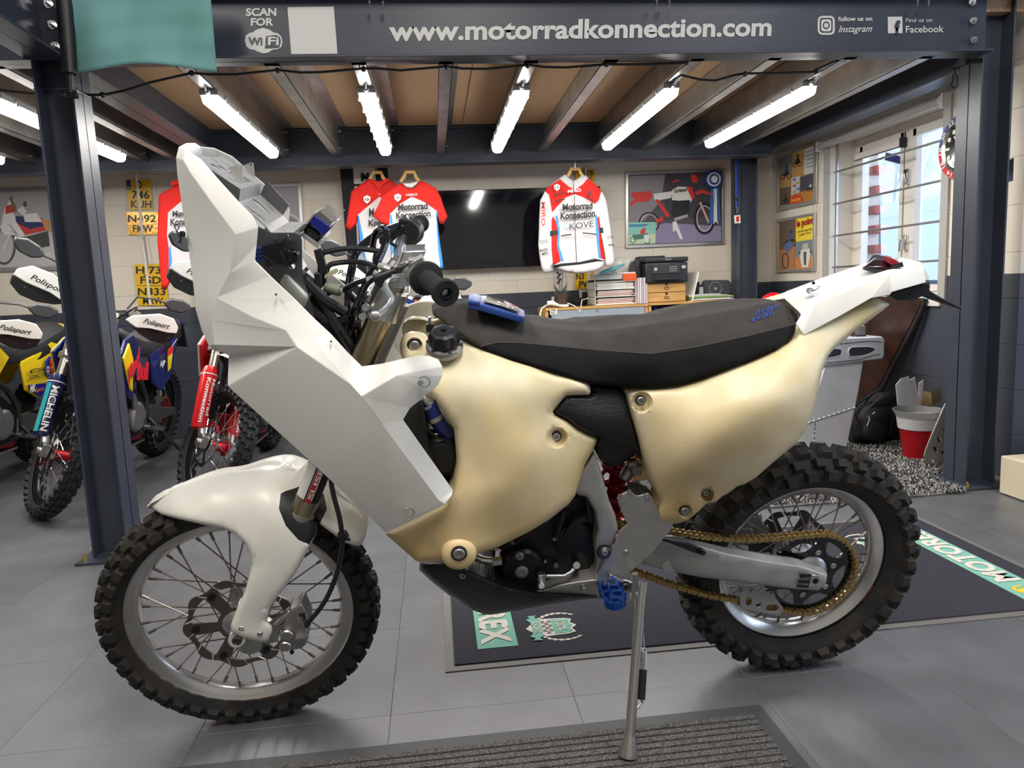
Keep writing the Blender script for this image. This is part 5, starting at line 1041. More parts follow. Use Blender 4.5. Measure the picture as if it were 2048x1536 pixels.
# ================================================================ WINDOW AND OUTDOORS
wf = mat('white window frame', srgb('#d6d0c8'), .35); glass = mat('window glass', (.9, .95, 1), .02, trans=1, alpha=.12)
win = obj('window_1', M().box((3.19, 3.99, .945), (3.25, 5.21, .995)).box((3.19, 3.99, 2.05), (3.25, 5.21, 2.11)).box((3.19, 3.99, .995), (3.25, 4.05, 2.05)).box((3.19, 5.12, .995), (3.25, 5.21, 2.05)).box((3.19, 4.53, .995), (3.25, 4.62, 2.05)), wf, bevel=.003); tag(win, kind='structure')
def sash(y0, y1):
    b = M(); z0, z1 = .995, 2.05
    b.box((3.18, y0, z0), (3.235, y0+.035, z1)); b.box((3.18, y1-.035, z0), (3.235, y1, z1)); b.box((3.18, y0, z0), (3.235, y1, z0+.04)); b.box((3.18, y0, z1-.05), (3.235, y1, z1)); obj('sash', b, wf, win, bevel=.003)
    obj('pane', M().box((3.215, y0+.03, z0+.03), (3.221, y1-.03, z1-.04)), glass, win)
sash(4.05, 4.53); sash(4.62, 5.12)
b = M()
for z in (1.32, 1.75): b.box((3.165, 4.555, z-.05), (3.19, 4.595, z+.05)); b.cyl((3.165, 4.575, z-.04), (3.14, 4.56, z+.02), .010); b.cyl((3.14, 4.56, z+.02), (3.135, 4.57, z-.06), .009)
obj('window_handle', b, chrome, win, bevel=.003)
tag(obj('trim_2', M().box((2.985, 3.97, .91), (3.25, 5.23, .943)), wf, bevel=.004), kind='structure')   # sill board
b = M(); b.box((2.985, 5.21, .94), (3.003, 5.27, 2.12)); b.box((2.985, 3.93, .94), (3.003, 3.99, 2.12)); tag(obj('trim_3', b, mat('architrave grey', srgb('#a3a09c'), .5)), kind='structure')
bt = thing('window_bars', 'grey steel security bars fixed across the window', 'bars', (3.03, 4.6, .96))
for z in (1.182, 1.415, 1.65, 1.882): obj('bar', M().cyl((3.03, 4.00, z), (3.03, 5.20, z), .0075), galv, bt)
for y in (4.03, 5.16): obj('upright', M().box((3.022, y-.009, .943), (3.038, y+.009, 2.10)), galv, bt)
bl_ = thing('roller_blind', 'grey rolled up blind above the window with a bead chain', 'blind', (2.97, 4.6, 2.06))
b = M(); b.cyl((2.955, 3.97, 2.085), (2.955, 5.28, 2.085), .024, seg=20); obj('roller', b, greyp, bl_)
b = M(); b.box((2.93, 3.93, 2.04), (2.985, 3.945, 2.12)); b.lathe((2.955, 3.945, 2.085), (0, 1, 0), [(.030, 0), (.030, .02), (.02, .025)], 20); b.box((2.93, 5.28, 2.05), (2.985, 5.29, 2.12)); obj('blind_bracket', b, wf, bl_)
b = M(); b.tube([(2.95, 5.30, 2.08), (2.95, 5.31, 1.6), (2.95, 5.32, 1.16), (2.95, 5.335, 1.14), (2.95, 5.35, 1.16), (2.95, 5.345, 1.6), (2.95, 5.335, 2.08)], .0022, 6); obj('bead_chain', b, greyp, bl_)
bl2 = thing('sash_blind', 'narrow white blind cassette at the top of the left window pane', 'blind', (3.16, 4.9, 1.9))
b = M(); b.box((3.145, 4.60, 1.955), (3.18, 5.13, 2.0)); obj('cassette', b, wf, bl2, bevel=.006); b = M(); b.box((3.142, 4.595, 1.945), (3.18, 4.612, 2.01)); b.box((3.143, 4.60, 1.948), (3.15, 5.13, 1.953)); obj('end_cap', b, black, bl2)
st_ = thing('window_sticker', 'dark blue oval-lettered sticker on the left window pane, seen from behind', 'sticker', on(1795, 318, 'x', 3.2))
def xq(pts, x, th, m_, par, nm): return plate(nm, pts, 'x', x, th, m_, par)
xq([(1771, 303), (1806, 312), (1803, 330), (1769, 321)], 3.213, .001, white, st_, 'sticker_edge'); xq([(1772, 305), (1805, 314), (1802, 328), (1770, 320)], 3.2115, .001, mat('navy print', (.01, .02, .12), .5), st_, 'sticker_field')
ptext('sticker_lettering', 'A!AURU', (1802, 326), (1773, 318.5), (1803.5, 317), 'x', 3.2095, white, st_, bold=.03)
# outdoors: red brick pier, white van, bare trees, ground
brick = mat('red brick', srgb('#9c4a3a'), .8, noise=.3, nscale=30); mortar = mat('mortar', srgb('#b9b0a4'), .9)
pier = obj('brick_pier', M().box((3.42, 5.39, 0), (3.52, 5.95, 2.6)), mortar); tag(pier, 'red brick pier seen through the left of the window', 'pier')
bk = blockmesh('brick', .10, .212, .063, brick, .003)
for r in range(34):
    for c in range(3): piece('brick', bk, (3.468, 5.50 + .222*c - (.11 if r % 2 else 0), .04 + .0748*r), pier)
outg = obj('outdoor_ground', M().box((3.3, -4, -.12), (26, 26, -.05)), mat('asphalt', (.12, .12, .13), .9)); tag(outg, kind='structure')
van = thing('white_van', 'white panel van parked outside the window', 'van', (7.6, 9.4, -.05)); vm = mat('van white', (.50, .58, .68), .3, coat=.4); vd = mat('van seam', (.30, .36, .44), .5)
b = M(); pr = [(0, .35), (0, 2.10), (.12, 2.22), (1.75, 2.22), (1.87, 2.10), (1.87, .35)]
b.prism([(7.1 + x, 7.2, z) for x, z in pr], (0, 6.0, 0)); b.prism([(7.1 + x*.96 + .03, 7.2, z) for x, z in [(0, .35), (0, 1.15), (.1, 1.2), (1.77, 1.2), (1.87, 1.15), (1.87, .35)]], (0, -1.1, 0)); obj('van_body', b, vm, van, bevel=.04)
b = M(); b.box((7.085, 7.3, 1.96), (7.1, 13.0, 1.975)); b.box((7.085, 8.6, 1.80), (7.1, 12.6, 1.815)); b.box((7.085, 8.6, .6), (7.1, 8.615, 1.8)); b.box((7.085, 11.6, .6), (7.1, 11.615, 1.8)); b.box((7.08, 7.3, .95), (7.1, 13.0, 1.0)); obj('panel_seam', b, vd, van)
for y in (7.6, 12.2): b = M(); b.lathe((7.06, y, .30), (1, 0, 0), [(.34, 0), (.34, .22), (.2, .22)], 24); obj('van_wheel', b, rubber2, van)
bark = mat('tree bark', srgb('#6d625a'), .9)
def tree(x, y, h, seed, label):
    rn = random.Random(seed); b = M()
    def br(p, d, L, r, n):
        q = p + d*L; b.tube([p, p + d*L*.5 + Vector((rn.uniform(-.04, .04),)*3)*L, q], [r, r*.8, r*.6], 5, caps=False)
        if n:
            for k in range(3 if n > 1 else 4):
                e = (d + Vector((rn.uniform(-.8, .8), rn.uniform(-.8, .8), rn.uniform(-.1, .7)))).normalized(); br(p + d*L*rn.uniform(.45, 1), e, L*rn.uniform(.55, .8), r*.55, n-1)
    br(Vector((x, y, -.1)), Vector((0, 0, 1)), h*.42, .11, 5); tag(obj('bare_tree', b, bark), label, 'tree')
tree(12.8, 15.5, 6.6, 3, 'bare branching tree outdoors above the van, left in the window'); tree(17.5, 14.6, 6.8, 8, 'bare branching tree outdoors seen in the right window pane'); tree(13.5, 20.0, 6.6, 5, 'bare branching tree farthest behind the van')
b = M(); rn = random.Random(2)
for k in range(70): b.ball((rn.uniform(20, 23), rn.uniform(14, 32), rn.uniform(.6, 3.4)), rn.uniform(.4, .9), 8)
tag(obj('hedge', b, mat('hedge green', srgb('#6f8265'), .95, noise=.5, nscale=6)), 'dull green hedge far behind the van', 'hedge')

# ================================================================ FLOOR COVERINGS
mt = thing('door_mat', 'dark grey lettered mat with teal strips lying under the motorcycle', 'mat', (1.06, 2.5, 0))
matg = mat('mat pile', srgb('#33323c'), .95, noise=.3, nscale=200, bump=.5, bscale=500); matr = mat('mat rubber edge', srgb('#6f6b68'), .6)
obj('rubber_edge', M().box((-.028, 2.005, 0), (2.16, 2.985, .003)), matr, mt); obj('pile', M().box((.0, 2.035, .002), (2.13, 2.955, .007)), matg, mt)
tealp = mat('mat teal', srgb('#86c3ae'), .95, noise=.2, nscale=150, bump=.3, bscale=500); creamp = mat('mat cream', srgb('#e3dcd0'), .95, noise=.15, nscale=150); yelp = mat('mat yellow', srgb('#e0c43a'), .95)
def flat(nm, pts, m_, par, z=.0072, th=.0012): return obj(nm, M().prism([(x, y, z) for x, y in pts], (0, 0, th)), m_, par)
flat('teal_strip', [(.075, 2.112), (.203, 2.112), (.203, 2.86), (.075, 2.86)], tealp, mt); flat('teal_strip', [(1.925, 2.10), (2.052, 2.10), (2.052, 2.86), (1.925, 2.86)], tealp, mt)
text('strip_lettering', 'MOTOREX', (.094, 2.76, .0085), (.094, 2.135, .0085), (.088, 0, 0), creamp, mt, bold=.04)
text('strip_lettering', 'MOTOREX', (2.033, 2.235, .0085), (2.033, 2.83, .0085), (-.088, 0, 0), creamp, mt, bold=.04)
for cx, cy, s in ((.139, 2.81, 1), (1.988, 2.165, -1)):
    flat('drop_emblem', [(cx + .042*math.cos(a), cy + .035*math.sin(a)) for a in arc(0, 2*PI*.96, 20)], yelp, mt, .0085); flat('drop_emblem', [(cx - s*.03, cy - s*.03), (cx + s*.02, cy - s*.02), (cx + s*.026, cy - s*.006), (cx + s*.0, cy - s*.012)], tealp, mt, .0098)
def emblem(cx, cy, s):
    def T(u, v): return (cx + s*u, cy + s*v)         # u: up direction of the emblem, v: to its left
    flat('emblem_shield', [T(-.085, 0), (T(-.05, .05)), T(-.03, .062), T(.05, .055), T(.075, .045), T(.066, .02), T(.084, 0), T(.066, -.02), T(.075, -.045), T(.05, -.055), T(-.03, -.062), T(-.05, -.05)], creamp, mt)
    flat('emblem_shield', [T(.005, .05), T(.048, .048), T(.066, .038), T(.058, .018), T(.072, 0), T(.058, -.018), T(.066, -.038), T(.048, -.048), T(.005, -.05)], tealp, mt, .0085)
    for i in range(3):
        for j in range(6):
            if (i+j) % 2: flat('check_square', [T(-.030 + .011*i, -.045 + .015*j), T(-.019 + .011*i, -.045 + .015*j), T(-.019 + .011*i, -.03 + .015*j), T(-.030 + .011*i, -.03 + .015*j)], matr, mt, .0085)
    flat('emblem_ribbon', [T(-.070, -.085), T(-.040, -.088), T(-.048, -.07), T(-.036, -.062), T(-.032, 0), T(-.036, .062), T(-.048, .07), T(-.040, .088), T(-.070, .085), T(-.062, .07), T(-.078, .06), T(-.066, .04), T(-.063, 0), T(-.066, -.04), T(-.078, -.06), T(-.062, -.07)], tealp, mt, .0095)
    text('emblem_lettering', 'RACING', (*T(-.058, .038), .0107), (*T(-.058, -.038), .0107), (s*.019, 0, 0), creamp, mt, bold=.02); text('emblem_lettering', '100%', (*T(.018, .036), .0098), (*T(.018, -.036), .0098), (s*.030, 0, 0), creamp, mt, bold=.02)
    for sg in (-1, 1):
        for k in range(8):
            a = math.radians(12 + k*17); u, v = .03 - .072*math.cos(a), sg*(.030 + .058*math.sin(a)); du, dv = .009*math.sin(a), sg*.008*math.cos(a)
            flat('laurel_leaf', [T(u - du, v - dv), T(u - .003, v + sg*.012), T(u + du + .006, v + dv + sg*.008), T(u + .005, v)], creamp, mt)
emblem(.325, 2.215, 1); emblem(1.78, 2.70, -1)
rm = thing('entrance_mat', 'ribbed grey entrance mat with black rubber border in the foreground', 'mat', (-.3, 1.2, 0))
ribm = mat('ribbed carpet', srgb('#6c6a68'), .98, 0, .75, 260, .8, 300, col2=srgb('#2b2a2a')); brd = mat('mat black rubber', (.05, .05, .052), .6)
obj('rubber_border', M().box((-1.4, .55, 0), (.797, 1.684, .004)), brd, rm); b = M()
for k in range(44): y = .60 + k*.0238; b.box((-1.36, y, .003), (.757, y+.0165, .0095))
tag(obj('carpet_ribs', b, ribm, rm), kind='stuff'); obj('carpet_base', M().box((-1.36, .59, .003), (.757, 1.645, .0055)), brd, rm)
rug = thing('shag_rug', 'grey shag rug on the floor in front of the aluminium furniture', 'rug', (2.0, 4.3, 0)); base = obj('rug_base', M().box((1.0, 3.262, 0), (2.62, 5.55, .008)).box((2.62, 3.56, 0), (2.97, 5.55, .008)), mat('rug base', (.05, .05, .05), .95), rug); rn = random.Random(5)
for gi, cc_ in enumerate((srgb('#8e8c8b'), srgb('#55534f'), srgb('#b9b6b4'), srgb('#2e2c2b'))):
    b = M(); vs, fs = [], []
    for k in range(10500):
        x, y = rn.uniform(1.15, 2.98) , 3.25 + (rn.random()**1.2)*2.2;
        if x > 2.62 and y < 3.55: y += .35
        a = rn.uniform(0, 2*PI); L = rn.uniform(.02, .05); w_ = .0028; dx, dy = math.cos(a), math.sin(a); h_ = rn.uniform(.012, .03); i = len(vs)
        vs += [(x - dy*w_, y + dx*w_, .006), (x + dy*w_, y - dx*w_, .006), (x + dx*L*.5 + dy*w_, y + dy*L*.5 - dx*w_, .006 + h_), (x + dx*L*.5 - dy*w_, y + dy*L*.5 + dx*w_, .007 + h_), (x + dx*L, y + dy*L, h_*.5)]
        fs += [(i, i+1, i+2, i+3), (i+3, i+2, i+4)]
    me = bpy.data.meshes.new('rug_pile'); me.from_pydata(vs, [], fs); me.materials.append(mat('rug yarn %d' % gi, cc_, .95)); me.transform(wm(rug).inverted()); o = bpy.data.objects.new('rug_pile', me); COL.objects.link(o); o.parent = rug; o['kind'] = 'stuff'
b = M(); b.tube([(1.0, 3.255, .006), (1.8, 3.25, .007), (2.3, 3.252, .006), (2.50, 3.25, .006)], .006, 6); obj('rug_binding', b, mat('rug binding', srgb('#a3a1a6'), .9), rug)

# ================================================================ THINGS AT THE RIGHT
ds = thing('aluminium_desk', 'riveted polished aluminium desk end standing on the shag rug', 'desk', (2.5, 4.35, .02)); dm = mat('riveted polished aluminium', (.78, .80, .84), .34, .55, .08, 6, .12, 9)
Y0 = 4.15
plate('desk_leg', [(1570, 1000) if False else (1590, 902), (1594, 880), (1610, 850), (1640, 760), (1650, 728), (1729, 718), (1722, 760), (1712, 815), (1700, 870), (1695, 893)], 'y', Y0, .0, dm, ds) if False else None
b = M(); b.prism(poly([(1640, 760), (1650, 726), (1729, 716), (1718, 785), (1692, 908), (1586, 912)], 'y', Y0), (0, .14, 0)); obj('desk_leg', b, dm, ds, bevel=.01)
b = M(); b.prism(poly([(1630, 690), (1655, 677), (1764, 672.5), (1770, 678), (1769, 712), (1766, 718), (1652, 731), (1630, 733)], 'y', Y0-.03), (0, .18, 0)); obj('desk_top', b, dm, ds, bevel=.008)
slotd = mat('dark slot', (.05, .055, .07), .4, .5)
for q in ([(1697, 703), (1699, 697), (1705, 694), (1735, 693), (1746, 695), (1752, 699), (1744, 706), (1728, 712), (1703, 714), (1698, 711)], [(1652, 704), (1656, 699), (1672, 697), (1682, 698), (1684, 703), (1682, 711), (1672, 714), (1652, 717)]):
    plate('slot_panel', q, 'y', Y0-.031, .001, slotd, ds); bb = M(); bb.tube(poly(q, 'y', Y0-.034), .004, 6, closed=True); obj('slot_rim', bb, dm, ds)
b = M()
for l in (((1618, 845), (1709, 815), 10), ((1632, 845), (1629, 890), 6), ((1700, 722), (1690, 815), 0)):
    for k in range(l[2]): t_ = k/max(1, l[2]-1); b.ball(on(l[0][0] + (l[1][0]-l[0][0])*t_, l[0][1] + (l[1][1]-l[0][1])*t_, 'y', Y0-.001), .007, 6)
tag(obj('rivets', b, dm, ds), kind='stuff')
for q_, d_ in (([(1612, 849), (1710, 817)], .002), ([(1631, 843), (1628, 893)], .002), ([(1668, 689), (1740, 682), (1763, 684)], .033), ([(1653, 726), (1720, 719), (1760, 708)], .033)): obj('panel_seam', M().tube(poly(q_, 'y', Y0-d_), .0022, 6), slotd, ds)
b = M(); b.tube([on(1690, 880, 'y', 4.5), on(1742, 898, 'y', 4.35)], .020, 14); tag(obj('chrome_tube_leg', b, chrome), 'chrome tube foot lying on the rug beside the aluminium desk', 'tube')
ct = thing('glass_inkwell', 'small clear glass jar on a black base on the aluminium desk', 'jar', on(1717, 675, 'y', 4.2)); b = M(); c = on(1716, 674, 'y', 4.2); c.z = on(1716, 674, 'y', 4.2).z; b.lathe(c, (0, 0, 1), [(.045, 0), (.045, .014), (.02, .016)], 20); obj('jar_base', b, black, ct); b = M(); b.lathe(c + Vector((.012, 0, .016)), (0, 0, 1), [(.028, 0), (.030, .01), (.030, .05), (.024, .055)], 20); obj('jar_glass', b, mat('cut glass', (.8, .85, .9), .05, trans=.9, alpha=.6), ct)
lt = mat('worn brown leather', srgb('#3d2219'), .33, 0, .55, 9, .1, 40, col2=srgb('#20110d'))
lp = thing('leather_panel', 'worn dark brown leather back leaning behind the aluminium desk', 'panel', on(1730, 806, 'y', 4.45))
b = M(); b.prism([on(x, y, 'y', d) for x, y, d in ((1680, 590, 4.58), (1846, 596, 4.10), (1838, 620, 4.13), (1758, 772, 4.37), (1716, 806, 4.50), (1675, 820, 4.60))], (-.012, -.008, 0)); obj('leather_face', b, lt, lp)
b = M(); b.tube([on(x, y, 'y', d) for x, y, d in ((1852, 596, 4.07), (1843, 622, 4.10), (1765, 775, 4.33), (1738, 800, 4.42))], .016, 10); obj('edge_piping', b, mat('black leather', (.015, .012, .013), .4), lp)
bag = thing('backpack', 'crumpled black backpack on the rug behind the red bucket', 'bag', on(1745, 895, 'y', 4.35)); bm_ = mat('black nylon', (.010, .010, .012), .6, bump=.6, bscale=60); rn = random.Random(9)
def blob(nm, pts, y, m_, par, seed=1, dep=.07):
    cx, cy_ = sum(p[0] for p in pts)/len(pts), sum(p[1] for p in pts)/len(pts); rn = random.Random(seed)
    ct_ = [(x, yy, y) for x, yy in pts] + [(cx, cy_, y - dep)] + [((x+cx)/2, (yy+cy_)/2, y - dep*rn.uniform(.3, 1.3)) for x, yy in pts]
    return relief(nm, pts, ct_, m_, par, rpx=6, ry=.03, g=5, back='flat', yin=y+.07, to=lambda px, py, d: on(px, py, 'y', d))[0]
blob('bag_body', [(1700, 880), (1705, 850), (1720, 820), (1745, 800), (1770, 785), (1790, 790), (1796, 815), (1800, 850), (1795, 878), (1750, 900), (1704, 897)], 4.32, bm_, bag, 1, .10)
blob('bag_pocket', [(1716, 876), (1722, 848), (1745, 835), (1770, 842), (1776, 865), (1765, 888)], 4.24, bm_, bag, 2, .06); blob('bag_lid', [(1735, 815), (1760, 790), (1785, 782), (1795, 795), (1780, 812), (1755, 822)], 4.28, bm_, bag, 3, .06)
b = M(); b.tube(poly([(1720, 850), (1712, 830), (1725, 812), (1745, 803)], 'y', 4.20), .008, 8); b.tube(poly([(1780, 870), (1786, 840), (1782, 815)], 'y', 4.22), .008, 8); obj('bag_strap', b, black, bag); b = M(); b.tube(poly([(1734, 852), (1739, 838), (1737, 832)], 'y', 4.17), .003, 6); b.tube(poly([(1745, 828), (1750, 824)], 'y', 4.17), .003, 6); obj('bag_mark', b, white, bag)
bu = thing('red_bucket', 'red plastic bucket with a white liner and clear rim by the right column', 'bucket', (2.83, 3.90, 0)); bc = Vector((on(1836, 900, 'y', 3.90).x, 3.90, .010))
b = M(); b.lathe(bc, (0, 0, 1), [(.078, 0), (.088, .075), (.089, .078), (.098, .145), (.099, .148), (.112, .22), (.114, .222), (.112, .20)], 32); obj('bucket_body', b, mat('bucket red', srgb('#a30d16'), .4), bu)
b = M(); b.lathe(bc, (0, 0, 1), [(.113, .20), (.118, .262), (.122, .262), (.112, .19)], 32, caps=False); obj('bin_liner', b, mat('white liner', (.50, .50, .50), .6, bump=.8, bscale=30), bu); b = M(); b.lathe(bc, (0, 0, 1), [(.122, .255), (.142, .295), (.144, .30), (.136, .30), (.118, .258)], 32, caps=False); obj('bucket_rim', b, mat('clear grey plastic', (.35, .38, .38), .2, alpha=.55), bu)
b = M(); b.tube([bc + Vector((.02, -.13, .245)), bc + Vector((.03, -.135, .19)), bc + Vector((.055, -.125, .14))], [(.014, .004), (.014, .004), (.012, .004)], 8); obj('liner_tail', b, white, bu)
for k, q in enumerate(([(1796, 811), (1792, 770), (1803, 757), (1818, 753), (1830, 812)], [(1815, 811), (1812, 765), (1830, 754), (1841, 812)], [(1838, 812), (1838, 766), (1847, 760), (1845, 790), (1842, 812)])):
    b = M(); b.prism(poly(q, 'y', 3.90 + .03*k), (0, .006, 0)); tag(obj('clear_folder', b, mat('frosted plastic', (.42, .43, .44), .25, coat=.3)), ['frosted plastic folder leftmost in the red bucket', 'frosted plastic folder in the middle of the red bucket', 'narrow white plastic sleeve standing in the red bucket'][k], 'folder')
b = M(); c1, c2 = on(1843, 800, 'y', 4.15), on(1882, 793, 'y', 4.15); b.tube([on(1845, 796, 'y', 3.90), on(1862, 800, 'y', 3.86), on(1880, 788, 'y', 3.90)], [(.045, .006)]*3, 8, flat=(0, 0, 1)); rb_ = tag(obj('tape_roll', b, mat('tan card', srgb('#6d5c3c'), .6)), 'curved tan strip with a white edge sticking out of the red bucket', 'strip')
pp = thing('perforated_plate', 'pale perforated bash plate leaning behind the right column', 'guard', on(1870, 940, 'z', 0)); pmm = mat('pale cast plate', srgb('#a9a39a'), .4, .6)
dia = lambda x, y, s=1: [(x-4*s, y-6*s), (x+3*s, y-4*s), (x+4*s, y+5*s), (x-2*s, y+3*s)]
plate('plate_body', [(1889, 806), (1893, 806), (1905, 830), (1905, 946), (1886, 945), (1862, 935), (1850, 926), (1846, 912), (1849, 900), (1860, 872)], 'y', 3.70, .008, pmm, pp, holes=[dia(1877, 880, 1.1), dia(1869, 899, 1.1), dia(1889, 864, 1.1), dia(1884, 906, .9), dia(1865, 923, .8), dia(1881, 928, .8)], bevel=.003)
bb = M(); bb.lathe(on(1890, 828, 'y', 3.712), (0, -1, 0), [(.016, 0), (.016, .006), (.009, .006), (.009, .001)], 18); obj('plate_eyelet', bb, alu, pp)
c = on(1992, 907, 'y', 3.217); wb_ = obj('white_plinth', M().box((2.765, 2.45, .004), (3.6, 3.20, .195)), mat('cream plinth', srgb('#d9cdb0'), .5), bevel=.006); tag(wb_, 'cream white box on the floor cut off by the right frame edge', 'box')
# helmets on the pier, only their peaks in view
for nm, z_, m_, lb in (('helmet', 2.02, blackgloss, 'black and white helmet peak at the top right frame edge'), ('helmet', 1.70, fair_m, 'white helmet peak below the black one at the right frame edge')):
    x_ = 3.13; h_ = thing(nm, lb, 'helmet', (x_, 3.25, z_-.1)); b = M(); b.ball((x_+.02, 3.28, z_-.03), .12, 20, (1, 1.1, 1)); obj('shell', b, fair_m if m_ is blackgloss else blackgloss, h_)
    b = M(); rows = []
    for i in range(9):
        a = -1 + 2*i/8; rows.append([(x_ - .12 - .10*t_*(1 - .35*a*a), 3.25 + a*.085, z_ + .045 - .025*t_ - .03*a*a + .02*math.sin(t_*PI)) for t_ in (0, .25, .5, .75, 1)])
    b.grid(rows); obj('peak', b, m_, h_, solid=.005)
    obj('helmet_bracket', M().cyl((x_+.02, 3.30, z_-.1), (x_+.02, 3.41, z_-.1), .015), black, h_)
sw_ = plate('wall_plate', [(2015, 321), (2026, 316), (2024, 362), (2014, 365)], 'y', 3.41, .006, darkpl, None); tag(sw_, 'small dark metal plate on the white pier right of the column', 'plate')
# wall clock
ck = thing('wall_clock', 'round wall clock with red and blue numbered bezel behind the right column', 'clock', (2.995, 3.82, 1.62)); cc = Vector((2.995, 3.82, 1.805)); R_ = .185
b = M(); b.lathe(cc, (-1, 0, 0), [(R_*.97, 0), (R_, .008), (R_, .018), (R_*.97, .024)], 48); obj('clock_rim', b, mat('gold rim', (.75, .68, .5), .3, .9), ck)
def sect(a0, a1, r0, r1, x, m_, nm): q = M(); q.prism([(x, cc.y + r*math.cos(a), cc.z + r*math.sin(a)) for r, aa in ((r1, arc(a0, a1, 20)), (r0, arc(a1, a0, 20))) for a in aa], (-.0015, 0, 0)); obj(nm, q, m_, ck)
sect(-PI, 0, .138, .178, 2.970, mat('bezel red', srgb('#c81e1e'), .35), 'bezel'); sect(0.001, PI, .138, .178, 2.970, mat('bezel blue', srgb('#1c2f74'), .35), 'bezel')
b = M(); b.lathe(Vector((2.970, cc.y, cc.z)), (-1, 0, 0), [(.139, 0), (.139, .008), (.122, .003), (.0001, .003)], 40); obj('clock_face', b, blackgloss, ck); b = M(); b.lathe(Vector((2.970, cc.y, cc.z)), (-1, 0, 0), [(.140, 0), (.140, .010), (.124, .0045), (.122, .0035)], 40, caps=False); obj('inner_ring', b, chrome, ck)
lume = mat('hour marker', (.75, .8, .6), .5)
for k in range(12):
    a = 2*PI*k/12; p = Vector((2.966, cc.y + .098*math.cos(a), cc.z + .098*math.sin(a))); q = M()
    if k % 3: q.lathe(p, (-1, 0, 0), [(.013, 0), (.013, .003)], 16)
    else: e = Vector((0, math.cos(a), math.sin(a))); s_ = Vector((0, -math.sin(a), math.cos(a))); q.obox(p, e*.016, s_*.007, (.002, 0, 0))
    obj('hour_marker', q, lume, ck)
for k, s_ in enumerate(('24', '2', '4', '6', '8', '10', '12', '14', '16', '18', '20', '22')):
    a = PI/2 - 2*PI*k/12 ; # runs clockwise as seen from the room: y grows to the left
    e = Vector((0, -math.cos(a), math.sin(a))); s2 = Vector((0, -math.sin(a), -math.cos(a))); p = Vector((2.968, cc.y, cc.z)) + e*.146; w_ = .011*len(s_)
    text('bezel_number', s_, p - s2*w_, p + s2*w_, e*.024, white, ck, bold=.02)
for a, L in ((2.2, .075), (.9, .10)): q = M(); e = Vector((0, -math.cos(a), math.sin(a))); q.obox(Vector((2.962, cc.y, cc.z)) + e*L/2, e*L/2, Vector((0, e.z, -e.y))*.005, (.001, 0, 0)); obj('clock_hand', q, lume, ck)
sn = thing('motion_sensor', 'small white alarm sensor on the wall left of the upper poster', 'sensor', on(1539, 358, 'x', 3.0)); b = M(); b.prism([(x, y - .0, z) for x, y, z in [tuple(on(*p, 'x', 2.998)) for p in ((1531, 332), (1546, 329), (1547, 350), (1544, 358), (1533, 360), (1531, 350))]], (-.03, 0, 0)); obj('sensor_body', b, white, sn, bevel=.006); b = M(); b.tube(poly([(1540, 330), (1541, 315), (1544, 300)], 'x', 2.995), .003, 6); obj('sensor_wire', b, white, sn)
# ================================================================ POSTERS
frm = mat('silver frame', (.55, .55, .54), .35, .8)
def poster(nm, label, outer, inner, k, v, bgm):
    c = on(sum(p[0] for p in outer)/4, max(p[1] for p in outer), k, v); t = thing(nm, label, 'poster', c)
    plate('backing', inner, k, v - (.002 if k in 'xy' else 0), .006, bgm, t)
    for i in range(4): a, b_, c_, d = outer[i], outer[(i+1) % 4], inner[(i+1) % 4], inner[i]; plate('frame_rail', [a, b_, c_, d], k, v, .016, frm, t, bevel=.002)
    return t
class Pic:                                              # flat print pieces laid on a poster, each a hair prouder
    def __init__(s, t, k, v): s.t, s.k, s.v, s.n = t, k, v - .009, 0
    def p(s, pts, m_, nm='print'): s.n += 1; return plate(nm, pts, s.k, s.v - s.n*.00022, .0003, m_, s.t)
    def ring(s, cx, cy, rx, ry, w_, m_): s.n += 1; return plate('print', ell(cx, cy, rx, ry, 28), s.k, s.v - s.n*.00022, .0003, m_, s.t, holes=[ell(cx, cy, rx-w_, ry-w_, 24)])
    def t_(s, st, a, b, u, m_, **kw): s.n += 1; return ptext('print_lettering', st, a, b, u, s.k, s.v - s.n*.00022 - .0003, m_, s.t, **kw)
C = lambda h: mat('print ' + h, srgb(h), .55)
def offroad(P, x, y, s, body, seatc, fl=1, dark=C('#2a2a2c')):   # a printed side-on trail motorcycle about 2 s wide
    X = lambda u: x + fl*u*s
    for cx in (-.72, .72): P.ring(X(cx), y + .42*s, .34*s, .40*s, .07*s, dark); P.ring(X(cx), y + .42*s, .24*s, .29*s, .02*s, C('#b9b6b2'))
    P.p([(X(-.3), y+.1*s), (X(.25), y+.05*s), (X(.3), y+.42*s), (X(-.15), y+.5*s)], dark); P.p([(X(.45), y-.55*s), (X(.52), y-.55*s), (X(.76), y+.42*s), (X(.69), y+.42*s)], C('#9b9894'))
    P.p([(X(.0), y-.35*s), (X(.42), y-.45*s), (X(.5), y-.1*s), (X(.3), y+.1*s), (X(-.02), y+.02*s)], body); P.p([(X(-.6), y-.32*s), (X(0), y-.34*s), (X(-.02), y-.15*s), (X(-.4), y-.12*s)], seatc); P.p([(X(-.95), y-.42*s), (X(-.5), y-.36*s), (X(-.35), y-.02*s), (X(-.6), y-.15*s)], body); P.p([(X(.5), y-.1*s), (X(.75), y-.16*s), (X(1.0), y-.02*s), (X(.72), y-.04*s)], body)
    P.p([(X(-.72), y+.38*s), (X(-.1), y+.25*s), (X(-.1), y+.35*s), (X(-.72), y+.46*s)], C('#8d8a88')); P.p([(X(.38), y-.6*s), (X(.55), y-.68*s), (X(.56), y-.6*s), (X(.42), y-.5*s)], dark)
